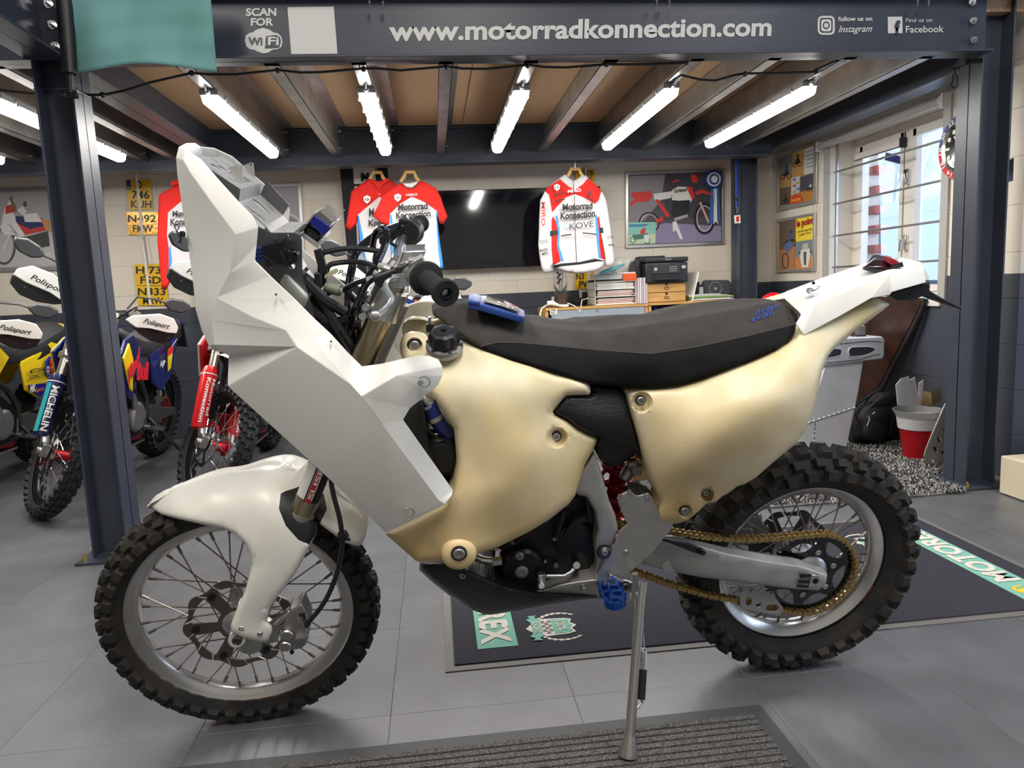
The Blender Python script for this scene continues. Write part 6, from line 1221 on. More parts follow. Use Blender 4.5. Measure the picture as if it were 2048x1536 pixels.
def rider(P, x, y, s, c1, c2):
    P.p([(x-.25*s, y), (x+.1*s, y-.5*s), (x+.25*s, y-.45*s), (x+.3*s, y+.05*s)], c1); P.p(ell(x+.12*s, y-.66*s, .14*s, .17*s, 12), c2); P.p([(x-.4*s, y+.2*s), (x+.35*s, y-.05*s), (x+.45*s, y+.15*s), (x-.1*s, y+.5*s)], C('#222224')); P.ring(x-.3*s, y+.5*s, .26*s, .3*s, .07*s, C('#222224')); P.ring(x+.4*s, y+.4*s, .24*s, .3*s, .07*s, C('#222224'))
o_, i_ = [(1250.5, 345.5), (1448.7, 337.5), (1448, 488.5), (1250.5, 497)], [(1256, 350), (1443.5, 343), (1443, 483), (1256, 490.5)]
t = poster('framed_poster', 'silver framed poster of a red and white trail motorcycle above the printer', o_, i_, 'y', 6.135, C('#4f4a55')); P = Pic(t, 'y', 6.135)
P.p([(1258, 352), (1330, 349), (1322, 400), (1290, 440), (1258, 450)], C('#8d8588')); P.p([(1330, 349), (1442, 345), (1442, 430), (1330, 440)], C('#3d3a44')); P.p([(1258, 470), (1330, 446), (1442, 452), (1442, 482), (1258, 489)], C('#8f86a6'))
rd, wt, dk = C('#d8352a'), C('#e9e4e0'), C('#1f1d22')
P.ring(1298, 446, 21, 22, 3, dk); P.ring(1298, 446, 17, 18, 1.4, C('#c9c4c0')); P.ring(1409, 437, 22, 32, 5, dk); P.ring(1409, 437, 16, 26, 1.6, C('#dcd8d4')); P.p([(1263, 385), (1302, 382), (1306, 392), (1296, 403), (1272, 404), (1264, 412), (1258, 409), (1270, 396), (1262, 394)], rd); P.p([(1306, 388), (1346, 382), (1342, 396), (1310, 402)], wt); P.p([(1344, 380), (1356, 373), (1372, 374), (1386, 396), (1382, 404), (1344, 400)], wt)
P.p([(1372, 372), (1384, 374), (1390, 396), (1384, 400)], rd); P.p([(1381, 352), (1388, 348), (1396, 356), (1394, 366), (1384, 364)], rd); P.p([(1346, 362), (1360, 358), (1358, 362), (1344, 366)], rd); P.p([(1390, 384), (1404, 379), (1424, 387), (1420, 390), (1404, 386), (1394, 390)], rd); P.p([(1346, 402), (1380, 400), (1378, 430), (1350, 440), (1342, 424)], dk); P.p([(1310, 400), (1316, 398), (1340, 430), (1334, 436)], rd); P.p([(1398, 405), (1402, 404), (1420, 446), (1416, 447)], C('#d8a8a0')); P.p([(1345, 444), (1352, 442), (1366, 478), (1360, 478), (1352, 460), (1346, 464)], wt); P.p([(1312, 440), (1326, 432), (1326, 442), (1314, 446)], rd); P.p([(1348, 436), (1376, 428), (1376, 434), (1350, 442)], C('#aaa6a4'))
P.t_('Gritton', (1348, 386), (1374, 382), (1348, 379), dk, bold=.03)
P.p([(1257, 445), (1312, 444), (1311, 487), (1257, 489)], C('#8fc9bd')); P.p([(1258, 470), (1311, 468), (1311, 486), (1258, 488)], C('#c9d6b0')); P.p([(1258, 449), (1298, 448), (1290, 453), (1258, 454)], C('#3f86b0')); P.ring(1266, 480, 6, 7, 1.5, C('#2f5a50')); P.ring(1294, 481, 6, 7, 1.5, C('#2f5a50')); P.p([(1264, 470), (1296, 466), (1298, 476), (1268, 480)], C('#4d7a6c')); P.p([(1280, 462), (1288, 455), (1292, 458), (1289, 468), (1282, 469)], C('#cf3b30')); P.p([(1288, 470), (1298, 469), (1298, 482), (1288, 483)], C('#dfe9e4'))
ro = thing('rosette', 'blue and white prize rosette with ribbons pinned on the framed poster', 'rosette', on(1427, 450, 'y', 6.08)); cR = on(1427.5, 359, 'y', 6.105)
for r0, r1, m_ in ((.060, .078, blue), (.044, .062, white), (.030, .046, blue)):
    b = M(); n = 40; b.grid([[cR + Vector((r*math.cos(2*PI*i/n), -(.008 if (i % 2) else 0) - (.008*(.078-r)/.05), r*math.sin(2*PI*i/n))) for i in range(n+1)] for r in (r0, r1)]); obj('pleated_ring', b, m_, ro, solid=.002)
b = M(); b.lathe(cR + Vector((0, -.012, 0)), (0, -1, 0), [(.031, 0), (.031, .003), (.0001, .003)], 28); obj('rosette_disc', b, white, ro)
for q, m_ in (([(1423, 366), (1430, 366), (1427, 449), (1421, 445), (1417, 450)], C('#3d68a8')), ([(1427, 366), (1434, 366), (1437, 448), (1431, 443), (1427, 449)], C('#dfe3ea')), ([(1433, 367), (1437, 367), (1441, 446), (1438, 441), (1435, 446)], C('#3d68a8'))): plate('ribbon', q, 'y', 6.107, .0015, m_, ro)
o_, i_ = [(-60, 378), (207, 372), (209, 538), (-60, 546)], [(-60, 386), (201, 380), (203, 531), (-60, 538)]
t = poster('framed_poster', 'silver framed grey poster of a red white and blue rally motorcycle at far left', o_, i_, 'y', 6.135, C('#a9a6a6')); P = Pic(t, 'y', 6.135); P.p([(-60, 470), (200, 462), (200, 528), (-60, 536)], C('#bdb9b8'))
wt, rd2, nv = C('#e6e0dc'), C('#c8443c'), C('#333f66'); P.ring(8, 492, 24, 38, 5, C('#55524f')); P.ring(8, 492, 17, 30, 1.5, C('#b5b0aa')); P.p([(0, 455), (6, 440), (20, 452), (30, 470), (8, 470)], wt); P.p([(8, 420), (22, 395), (30, 400), (26, 425), (36, 440), (52, 470), (40, 474), (22, 450), (4, 442)], wt); P.p([(12, 412), (24, 408), (30, 424), (10, 428)], rd2); P.p([(30, 440), (84, 436), (94, 460), (50, 470)], rd2); P.p([(30, 432), (70, 434), (90, 452), (60, 458), (34, 446)], nv); P.p([(46, 428), (74, 426), (84, 444), (50, 444)], wt); P.p([(82, 440), (100, 440), (102, 460), (92, 462)], C('#c98f5c')); P.p([(42, 476), (96, 462), (100, 492), (60, 500)], C('#4c4a48')); P.p([(24, 455), (28, 455), (8, 500), (4, 500)], C('#d6d0c8')); P.p([(45, 500), (60, 500), (70, 510), (100, 505), (100, 510), (64, 516)], C('#d6d0c8')); P.p([(18, 396), (24, 391), (34, 420), (30, 424)], C('#77726e')); P.p([(34, 420), (46, 412), (54, 424), (44, 430)], wt); P.p([(46, 405), (52, 402), (54, 412), (48, 414)], C('#55514e'))
o_, i_ = [(470, 371), (602.5, 366), (611, 528), (470, 534)], [(470, 378), (596, 373), (604, 521), (470, 527)]
t = poster('framed_poster', 'silver framed grey poster half hidden behind the white fairing', o_, i_, 'y', 6.135, C('#8f8b90')); P = Pic(t, 'y', 6.135); P.p([(530, 378), (596, 375), (600, 440), (540, 430)], C('#9d989c')); P.p([(534, 384), (545, 380), (560, 400), (580, 430), (572, 428), (548, 404)], C('#77737a')); P.ring(575, 470, 34, 44, 4, C('#c4c0c0')); P.ring(575, 470, 26, 36, 2, C('#78747a'))
o_, i_ = [(1554.5, 310), (1637.5, 281), (1635, 406), (1554.5, 423)], [(1559.5, 315.5), (1630.5, 290), (1629.5, 400), (1559.5, 411.5)]
t = poster('framed_poster', 'silver framed desert rally photo collage, upper of two beside the window', o_, i_, 'x', 2.995, C('#b98f52')); P = Pic(t, 'x', 2.995)
P.p([(1560, 316), (1585, 307), (1583, 375), (1560, 380)], C('#7d8a8e')); P.p([(1560, 352), (1583, 345), (1583, 372), (1560, 376)], C('#bd9454')); P.p([(1585, 307), (1609, 299), (1608, 348), (1584, 355)], C('#c89c55')); P.p([(1609, 299), (1630, 291), (1630, 344), (1608, 350)], C('#d3d0cf')); P.p([(1601, 354), (1630, 346), (1629, 378), (1600, 386)], C('#4a4d55')); P.p([(1600, 384), (1629, 376), (1629, 400), (1598, 406)], C('#b57a3a')); P.p([(1583, 356), (1600, 351), (1599, 385), (1582, 390)], C('#cfd0cc')); P.p([(1560, 378), (1582, 373), (1580, 407), (1560, 411)], C('#6b5a48'))
rider(P, 1571, 345, 18, C('#3c4752'), C('#2c3a44')); rider(P, 1594, 322, 16, C('#3a3630'), C('#26262a')); rider(P, 1620, 374, 12, C('#c9c4be'), C('#a33a30')); rider(P, 1570, 398, 13, C('#3c342c'), C('#55443a'))
for yy in (300, 308, 316, 324, 331): P.p([(1612, yy+4), (1626, yy-1), (1626, yy), (1612, yy+5)], C('#4a484c'))
for k, cl in enumerate(('#4a78b8', '#c9b83a', '#b8503a', '#4a78b8', '#c9a03a')): P.p([(1586 + (k % 2)*7, 358+6*k), (1591+(k % 2)*7, 357+6*k), (1591+(k % 2)*7, 361+6*k), (1586+(k % 2)*7, 362+6*k)], C(cl))
P.p([(1580, 400), (1584, 392), (1592, 388), (1600, 390), (1604, 396), (1604, 404), (1581, 409)], C('#d8452a')); P.t_('DAKAR', (1583, 404), (1602, 400), (1583, 399), C('#e8c83a'), bold=.03)
o_, i_ = [(1554.5, 439.5), (1633, 425), (1632, 542.5), (1554.5, 545)], [(1558.5, 445), (1629, 431), (1628.5, 536), (1558.5, 540.5)]
t = poster('framed_poster', 'silver framed yellow magazine cover print, lower of two beside the window', o_, i_, 'x', 2.995, C('#c9a24a')); P = Pic(t, 'x', 2.995)
P.p([(1559, 445), (1591, 438), (1590.5, 539), (1559, 540)], C('#6d5a4c')); P.p([(1559, 500), (1590, 492), (1590, 539), (1559, 540)], C('#b07850')); P.ring(1571, 522, 7, 16, 2, C('#2a2624')); rider(P, 1579, 478, 22, C('#4a5c88'), C('#34406a')); P.p([(1566, 492), (1580, 480), (1588, 490), (1574, 506)], C('#5a6a98'))
P.p([(1592, 438), (1628, 431), (1628, 478), (1592, 484)], C('#efd23c')); P.p([(1592, 484), (1628, 478), (1628, 520), (1592, 524)], C('#77828c')); P.p([(1592, 515), (1628, 511), (1628, 536), (1592, 538)], C('#c8834e')); P.p([(1602, 500), (1618, 496), (1621, 508), (1616, 534), (1604, 535), (1599, 512)], C('#d8d4cc')); P.p([(1605, 488), (1615, 486), (1617, 498), (1604, 500)], C('#b9b4a8')); P.p([(1607, 504), (1613, 503), (1612, 530), (1608, 530)], C('#55504c')); P.p([(1596, 506), (1601, 502), (1601, 508)], C('#35405a')); P.p([(1619, 502), (1625, 500), (1622, 508)], C('#35405a'))
P.t_('le point', (1593.5, 454), (1627, 446), (1593.5, 441), C('#a8242a'), bold=.04); P.t_("l'enfer Paris-Alger-Dakar", (1595, 466), (1626, 459), (1595, 462), C('#3a3420'), bold=.01); P.t_('la passion Thierry !', (1599, 472), (1623, 466), (1599, 468), C('#3a3420'), bold=.01)

# ================================================================ NUMBER PLATES, PIPES, SCREEN, BANNER
py_ = mat('plate yellow', srgb('#e8b81c'), .35); pg_ = mat('plate gold foil', srgb('#d8a648'), .25, .3, bump=.5, bscale=30); pk = mat('plate black', (.015, .015, .015), .4)
def nplate(label, q, rows, m_=None, eu=False):
    t = thing('number_plate', label, 'number plate', on((q[2][0]+q[3][0])/2, q[2][1], 'y', 6.13), group=None); plate('plate_blank', q, 'y', 6.13, .003, m_ or py_, t, bevel=.0008)
    for s_, a, b_, u in rows: ptext('plate_character', s_, a, b_, u, 'y', 6.1265, pk, t, bold=.02)
    if eu: plate('plate_band', [(q[0][0], q[0][1]), (q[0][0]+8, q[0][1]), (q[0][0]+9.5, q[0][1]+20), (q[0][0]+1, q[0][1]+20)], 'y', 6.127, .0005, C('#27407c'), t); ptext('plate_band', 'GB', (q[0][0]+1.5, q[0][1]+18), (q[0][0]+8, q[0][1]+18), (q[0][0]+1.5, q[0][1]+14), 'y', 6.126, white, t)
nplate('yellow plate reading D 746 KUH, topmost left of the red hoodie', [(252.7, 359.5), (301, 359), (306.5, 419), (258.8, 420)], [('D', (272, 377), (284, 377), (272, 362)), ('746', (264, 397), (299, 397), (264, 381.5)), ('KUH', (262, 415.5), (303, 415.5), (262, 401))], eu=True)
nplate('crinkled gold plate reading N492 FKW left of the red hoodie', [(251.5, 424), (316, 424), (320, 470), (257, 470)], [('N492', (256, 444), (312, 444), (256, 430)), ('FKW', (266, 464), (306, 464), (266, 450))], pg_)
nplate('yellow plate reading HJ73 FSD left of the hoodie hem', [(268.5, 528), (328, 528), (330, 571), (271.5, 571)], [('HJ73', (272, 547), (322, 547), (272, 533)), ('FSD', (281, 567), (322, 567), (281, 553))])
nplate('yellow plate reading N333 MRW, lowest under the hoodie hem', [(272, 571.7), (335, 573), (337, 611), (277, 611)], [('N333', (276, 590), (331, 590), (276, 576)), ('MRW', (286, 608), (326, 608), (286, 595))])
nplate('yellow plate reading YL15 JPX behind the white jacket collar', [(1150, 340), (1189.5, 339.5), (1190, 364), (1152, 364)], [('YL15', (1153, 351), (1186, 350.5), (1153, 341.5)), ('JPX', (1160, 362), (1185, 361.5), (1160, 353))])
nplate('yellow plate reading N3 PW under the white jacket', [(1149, 546), (1188, 543), (1189, 577), (1150, 578.5)], [('N3', (1152, 559), (1168, 558.5), (1152, 547)), ('PW', (1158, 575), (1182, 574.5), (1158, 562))])
for (a, b_), lb in ((((272, 347), (303, 610)), 'white vertical cable conduit in front of the yellow number plates'), (((1171, 335), (1174, 600)), 'white vertical cable conduit behind the white jacket')):
    b = M(); A = on(*a, 'y', 6.127); Bq = on(*b_, 'y', 6.127); Bq.x = A.x + .0; b.cyl(A, Bq, .011, seg=10); q = tag(obj('conduit', b, white), lb, 'pipe')
b = M(); b.tube([on(285, 468, 'y', 6.09), on(292, 510, 'y', 6.08), on(296, 540, 'y', 6.09)], .004, 6); tag(obj('cable', b, greyp), 'thin grey cable hanging beside the white conduit on the left', 'cable')
b = M(); b.box(tuple(on(289, 636, 'y', 6.14)), tuple(on(306, 650, 'y', 6.11))); tag(obj('wall_socket', b, greyp, bevel=.003), 'pale wall socket low on the dark wall behind the blue motorcycle', 'socket')
tv = thing('television', 'large black flat television on the rear wall between the shirts and the jacket', 'television', on(1030, 536, 'y', 6.06))
b = M(); A, D = on(868, 381, 'y', 6.06), on(1199, 366.5, 'y', 6.06); z0 = on(1000, 535.5, 'y', 6.06).z; z1 = on(1000, 378.5, 'y', 6.06).z
b.box((A.x, 6.04, z0), (D.x, 6.095, z1)); obj('television_case', b, blackgloss, tv, bevel=.004); obj('screen', M().box((A.x+.03, 6.037, z0+.07), (D.x-.03, 6.041, z1-.035)), mat('screen glass', (.004, .005, .009), .08, coat=.5), tv); obj('television_mount', M().box((A.x+.5, 6.095, z0+.2), (D.x-.6, 6.14, z1-.2)), black, tv)
bn = thing('banner', 'black roll-up banner with a white M behind the red and white shirts', 'banner', (-.7, 6.0, 0)); plate('banner_cloth', [(679, 330), (775, 325), (797, 872), (726, 876)], 'y', 6.0, .002, mat('banner black', srgb('#1b1c24'), .7), bn)
plate('banner_patch', [(706, 334), (750, 332), (752, 366), (708, 368)], 'y', 5.997, .001, C('#d9d6d2'), bn); ptext('banner_letter', 'M', (722, 362), (738, 361.5), (722, 347), 'y', 5.995, C('#16161c'), bn, bold=.06); plate('banner_patch', [(709, 373), (752, 371), (760, 520), (716, 522)], 'y', 5.997, .001, C('#d9d6d2'), bn)
b = M(); b.ball(on(689, 420, 'y', 6.0), .009, 8); obj('banner_clip', b, chrome, bn)
b = M(); q_ = on(760, 870, 'y', 6.0); b.box((q_.x-.25, 5.95, 0), (q_.x+.25, 6.05, .08)); obj('banner_base', b, alu, bn)

# ================================================================ SHIRTS ON HANGERS
redc = mat('red jersey', srgb('#d01c12'), .85, bump=.15, bscale=40); whc = mat('white jersey', srgb('#cbc6c8'), .85, bump=.15, bscale=40); blc = mat('light blue jersey', srgb('#3f8fe0'), .8); drc = mat('maroon jersey', srgb('#6a2430'), .8); lk = mat('black jersey print', (.012, .012, .014), .6)
def hang(t, x, ytop, y, ypl, w_=36):
    b = M(); w_ = 19; pts = [(x-w_, ytop+20), (x-w_*.6, ytop+9), (x-8, ytop), (x+8, ytop), (x+w_*.6, ytop+9), (x+w_, ytop+20)]
    b.tube(poly(pts, 'y', ypl), [(.014, .010)]*6, 8); obj('hanger', b, wood, t); b = M(); b.tube(poly([(x, ytop), (x, ytop-8), (x+1, ytop-14), (x, ytop-20)], 'y', ypl), .0025, 6); obj('hanger_hook', b, chrome, t)
def folds(out, y, dep, sd):
    rn = random.Random(sd); xs = [p[0] for p in out]; ys = [p[1] for p in out]; x0, x1, y0, y1 = min(xs), max(xs), min(ys), max(ys); c = []
    for i in range(7):
        for j in range(7): c.append((x0 + (x1-x0)*i/6, y0 + (y1-y0)*j/6, y + rn.uniform(-dep, dep)*(.4 + .6*j/6) - .02*math.sin(PI*i/6)))
    return c
def garment(label, nm, out, y, zones, mats, main, sd, hx, hy, cat, rpx=5, dep=.012):
    t = thing(nm, label, cat, on(sum(p[0] for p in out)/len(out), max(p[1] for p in out), 'y', y)); relief('garment_cloth', out, folds(out, y, dep, sd), main, t, rpx=rpx, ry=.02, g=5, back='flat', yin=y+.03, to=lambda px, py, d: on(px, py, 'y', d), zones=zones, mats=mats, ang=80)
    if hx: hang(t, hx, hy, 0, y+.012)
    return t
def badge(t, x, y, yp, s=7, n='101'):
    plate('badge', [(x-s, y-s*.7), (x, y-s*1.2), (x+s, y-s*.7), (x+s*.9, y+s*.4), (x, y+s*1.2), (x-s*.9, y+s*.4)], 'y', yp, .001, white, t); ptext('badge_lettering', n, (x-s*.6, y+s*.4), (x+s*.6, y+s*.4), (x-s*.6, y-s*.4), 'y', yp-.002, lk, t, bold=.02)
def slab_word(t, s_, a, b_, u, yp, m_=None, **kw): ptext('jersey_lettering', s_, a, b_, u, 'y', yp, m_ or lk, t, bold=kw.get('bold', .035))
# polo behind
out = [(738, 357), (757, 362), (777, 357), (790, 366), (800, 380), (812, 440), (806, 520), (790, 530), (760, 530), (733, 528), (728, 515), (722, 497), (718, 482), (716, 450), (715, 433), (714, 445), (700.5, 461.6), (691.8, 452.8), (697, 420), (702.5, 382.5), (722, 368)]
t = garment('red and white polo shirt hanging behind the round-necked shirt', 'polo_shirt', out, 5.62, [([(690, 350), (830, 350), (830, 420), (784, 400), (758, 394), (715, 430), (714, 470), (690, 470)], 1), ([(715, 433), (717, 430), (726, 470), (733, 530), (728, 530), (722, 500)], 2), ([(713, 434), (715, 433), (722, 500), (729, 530), (722, 530), (716, 480)], 3)], [redc, blc, drc], whc, 3, 754, 345, 'shirt')
badge(t, 734, 399, 5.575, n='10'); slab_word(t, 'M', (738, 432), (748, 432), (738, 417), 5.575); slab_word(t, 'Konn', (737, 452), (772, 451), (737, 440), 5.575)
plate('collar', [(739, 356), (750, 370), (758, 382), (764, 371), (779, 360), (774, 357), (760, 366), (746, 362)], 'y', 5.59, .006, redc, t)
b = M(); b.cyl(on(759, 388, 'y', 5.585), on(759, 388, 'y', 5.578), .004); obj('button', b, white, t)
out = [(804, 366), (812, 375), (823, 377), (833, 371), (838, 361), (855, 366), (872, 376.6), (882, 395), (888, 415), (894.9, 433), (887, 448), (880, 447), (876, 437), (874, 433), (877, 460), (880, 486), (884, 512), (887, 537), (860, 538), (830, 537), (800, 538), (785, 535), (781, 500), (779, 460), (778, 450), (776.7, 452), (760, 444), (745.5, 431), (757, 410), (766, 390), (784, 376.6), (796, 369)]
t = garment('red and white round-necked shirt on a wooden hanger left of the television', 'tee_shirt', out, 5.52, [([(740, 355), (900, 355), (900, 460), (876, 460), (874, 422), (850, 405), (824, 393), (800, 408), (780, 428), (778, 460), (740, 460)], 1), ([(780, 430), (783, 428), (786, 450), (790, 540), (783, 540), (780, 480)], 2), ([(872, 424), (875, 423), (880, 470), (889, 540), (882, 540), (876, 500)], 2), ([(875, 424), (876, 424), (884, 480), (890, 540), (888, 540), (881, 490)], 3)], [redc, blc, drc], whc, 6, 820, 344, 'shirt')
badge(t, 795.5, 395.5, 5.475); slab_word(t, 'MIRO', (812.5, 392.5), (834.5, 391), (812.5, 388), 5.475, white, bold=.01); slab_word(t, 'Motorrad', (796, 421), (855, 417.5), (796, 408), 5.475); slab_word(t, 'Konnection', (792, 437), (861, 432), (792, 425), 5.475)
plate('neck_lining', [(806, 367), (812, 373), (823, 375), (832, 369), (836, 363), (820, 367)], 'y', 5.50, .004, whc, t)
# jacket
out = [(1131, 348), (1140, 358), (1147, 362), (1156, 357), (1166, 349), (1174, 353), (1200, 378), (1208, 390), (1212.4, 400), (1219, 440), (1224, 480), (1228, 510), (1229, 525), (1222, 533), (1212, 533), (1209, 510), (1204, 480), (1207, 505), (1211, 522), (1204, 536), (1190, 542.5), (1172, 546), (1150, 547), (1130, 543), (1113, 537), (1106, 531), (1107, 541), (1098, 545), (1089, 547), (1083, 533), (1080, 515), (1077, 490), (1078, 466), (1079, 430), (1080.6, 400.6), (1092.8, 377.4), (1118, 357)]
t = garment('white red and blue zipped jacket on a wooden hanger in front of the television', 'team_jacket', out, 5.50, [([(1088, 380), (1120, 358), (1136, 372), (1150, 380), (1166, 368), (1176, 356), (1203, 380), (1198, 400), (1190, 408), (1165, 394), (1149, 388), (1130, 396), (1104, 425), (1101, 405), (1098, 390)], 1), ([(1103, 440), (1106, 432), (1116, 450), (1117, 490), (1122, 520), (1120, 524), (1106, 530), (1103, 500)], 1), ([(1192, 440), (1198, 432), (1203, 470), (1211, 520), (1200, 516), (1194, 490)], 1), ([(1110, 434), (1114, 430), (1120, 460), (1118, 490), (1128, 522), (1122, 524), (1114, 490), (1116, 462)], 2), ([(1190, 430), (1194, 430), (1198, 465), (1198, 485), (1202, 518), (1197, 516), (1193, 480)], 2), ([(1100, 462), (1115, 460), (1116, 470), (1100, 473)], 3), ([(1198, 455), (1206, 455), (1207, 466), (1199, 467)], 3), ([(1106, 531), (1122, 527), (1160, 524), (1190, 517), (1212, 522), (1195, 523), (1160, 529), (1122, 533), (1112, 536)], 3)], [redc, blc, black], whc, 11, 1150, 338, 'jacket')
b = M(); b.tube(poly([(1146.5, 361), (1149, 400), (1150, 450), (1153, 524)], 'y', 5.452), .0028, 6); obj('zip', b, black, t); b = M()
for q in ([(1109, 404), (1118, 400), (1130, 398)], [(1173, 396), (1182, 399), (1188, 402)], [(1122, 472), (1132, 470), (1143, 469)], [(1165, 466), (1180, 467), (1193, 469)]): b.tube(poly(q, 'y', 5.455), .0045, 6)
obj('pocket_zip', b, black, t)
badge(t, 1114, 375, 5.455, 6, '17'); slab_word(t, 'MAXXIS', (1108, 393), (1128, 386), (1108, 388), 5.455, bold=.04); slab_word(t, 'MIRO', (1135.5, 386), (1162, 383), (1135.5, 380), 5.455, white); slab_word(t, 'Motorrad', (1125, 421), (1185, 417), (1125, 408), 5.455); slab_word(t, 'Konnection', (1121, 439), (1190, 433), (1121, 425), 5.455)
slab_word(t, 'KOVE', (1139, 459), (1187, 453), (1139, 447), 5.455, bold=.0); b = M(); b.tube(poly([(1129, 448), (1136, 447), (1137, 457), (1129, 458)], 'y', 5.453), .0022, 5, closed=True); obj('jersey_logo', b, C('#38a8b8'), t)
slab_word(t, 'KOVE', (1080, 487), (1095, 486), (1080, 480), 5.47, bold=0); slab_word(t, 'MAXXIS', (1080, 504), (1095, 501), (1080, 499), 5.47); slab_word(t, 'MOTUL', (1084, 511), (1096, 508), (1084, 506), 5.47); slab_word(t, 'KOVE', (1215, 478), (1226, 477), (1215, 472), 5.47, bold=0); slab_word(t, 'MAXXIS', (1217, 492), (1228, 492), (1217, 488), 5.47)
A, Bq = on(1083, 404, 'y', 5.465), on(1083, 452, 'y', 5.465); text('sleeve_lettering', 'MIRO', A, Bq, on(1090, 404, 'y', 5.465) - A, C('#c8342c'), t, bold=.02)
slab_word(t, 'RK', (1176, 394), (1184, 392), (1176, 382), 5.455)
# hoodie at left
out = [(372, 362), (395, 372), (420, 380), (440, 395), (452, 450), (452, 560), (400, 566), (345, 563), (342, 552), (338, 564), (332, 579), (323, 576), (319, 530), (315, 486), (316, 440), (317.4, 391), (330, 382), (350, 372), (358, 366)]
t = garment('red and white hooded top hanging behind the white fairing', 'hooded_top', out, 5.55, [([(310, 355), (460, 355), (460, 440), (400, 400), (372, 395), (336, 425), (334, 470), (341, 520), (345, 555), (336, 585), (310, 585)], 1), ([(337, 500), (341, 488), (344, 520), (343, 547), (338, 540)], 2), ([(343, 547), (450, 545), (450, 570), (343, 570)], 1)], [redc, blc], whc, 21, 0, 0, 'hoodie', dep=.02)
slab_word(t, 'Motorrad', (345, 433), (404, 430), (345, 422), 5.50); slab_word(t, 'Konnection', (341, 451), (411, 446), (341, 438), 5.50); b = M(); b.tube(poly([(344, 368), (372, 360), (395, 372), (380, 384), (362, 380)], 'y', 5.53), .02, 8); obj('hood', b, redc, t); hang(t, 372, 348, 0, 5.57, 30)
# lanyard by the far column
ly = thing('lanyard', 'blue lanyard with a small picture card hanging on the far column', 'lanyard', on(1474, 447, 'y', 5.737)); b = M(); b.tube(poly([(1473, 318), (1474, 360), (1474, 395)], 'y', 5.737), [(.012, .003)]*3, 6); b.tube(poly([(1474, 402), (1474, 414)], 'y', 5.737), [(.010, .003)]*2, 6); obj('strap', b, blue, ly); b = M(); b.tube(poly([(1474, 414), (1475, 420), (1473, 426)], 'y', 5.737), .004, 6); obj('clip', b, alu, ly)
plate('card', [(1468, 431), (1480, 430), (1481, 446), (1469, 447)], 'y', 5.737, .003, white, ly); plate('card_print', [(1472, 434), (1478, 432), (1478, 443), (1473, 444)], 'y', 5.733, .0005, redc, ly)

# ================================================================ CABINETS AND WHAT STANDS ON THEM
ZT = .958
def xz(px, py, y): p = on(px, py, 'y', y); return p.x, p.z
def wbox(a, b, m_, nm, par=None, bevel=.002): return obj(nm, M().box(a, b), m_, par, bevel=bevel)
cab = thing('tambour_cabinet', 'beech cabinet with a grey roller shutter, left of two against the wall', 'cabinet', (1.31, 5.9, 0)); X0, X1 = .885, 1.735
for a, b_, nm in (((X0, 5.70, 0), (X0+.025, 6.12, ZT-.02), 'side_panel'), ((X1-.025, 5.70, 0), (X1, 6.12, ZT-.02), 'side_panel'), ((X0, 5.69, ZT-.02), (X1, 6.13, ZT), 'top_panel'), ((X0, 6.10, 0), (X1, 6.12, ZT-.02), 'back_panel'), ((X0, 5.70, .04), (X1, 6.10, .06), 'shelf'), ((X0+.025, 5.74, .62), (X1-.025, 6.10, .64), 'shelf')): wbox(a, b_, wood if nm != 'back_panel' else black, nm, cab)
lg_ = mat('shutter grey', srgb('#8e96a0'), .4); wbox((X0+.05, 5.695, ZT-.095), (X1-.03, 5.72, ZT-.022), lg_, 'shutter_header', cab); wbox((X0+.05, 5.692, ZT-.115), (X1-.03, 5.715, ZT-.098), white, 'shutter_edge', cab); wbox((X0+.045, 5.695, .06), (X0+.055, 5.72, ZT-.1), white, 'shutter_track', cab); wbox((X1-.035, 5.695, .06), (X1-.025, 5.72, ZT-.1), white, 'shutter_track', cab)
b = M(); c = on(1194, 621, 'y', 5.692); b.cyl(c, c - Vector((0, .006, 0)), .008); obj('lock', b, chrome, cab); plate('shelf_label', [(1100, 619), (1114, 618), (1114, 629), (1100, 630)], 'y', 5.69, .001, white, cab); ptext('shelf_label', 'PPR', (1102, 623), (1112, 622.5), (1102, 619.5), 'y', 5.688, lk, cab); ptext('shelf_label', 'REY', (1102, 628), (1112, 627.5), (1102, 624.5), 'y', 5.688, lk, cab)
bx = None
for k in range(9):
    px = 1113 + k*17.1 + (8 if k == 8 else 0); x = on(px, 650, 'y', 5.76).x; t = thing('lever_arch_file', ['black', 'black'][0] + ' file with a white label, ' + ['first', 'second', 'third', 'fourth', 'fifth', 'sixth', 'seventh', 'eighth', 'last, set apart,'][k] + ' from the left in the cabinet', 'file', (x+.03, 5.85, .64), group='files in the roller cabinet')
    wbox((x, 5.76, .641), (x+.062, 6.04, .84), black, 'file_cover', t); wbox((x+.005, 5.757, .655), (x+.054, 5.761, .835), white, 'spine_label', t, 0)
    plate('label_mark', [(px+3, 638 - k*.4), (px+7, 638 - k*.4), (px+7, 655), (px+4, 655)], 'y', 5.755, .0005, mat('green mark', srgb('#2f7a5a'), .6) if k in (0, 1, 7) else greyp, t)
cab2 = thing('open_bookcase', 'beech open bookcase, right of two against the wall under the printer', 'bookcase', (2.17, 5.9, 0)); X2, X3 = 1.74, 2.60; ZU = .962
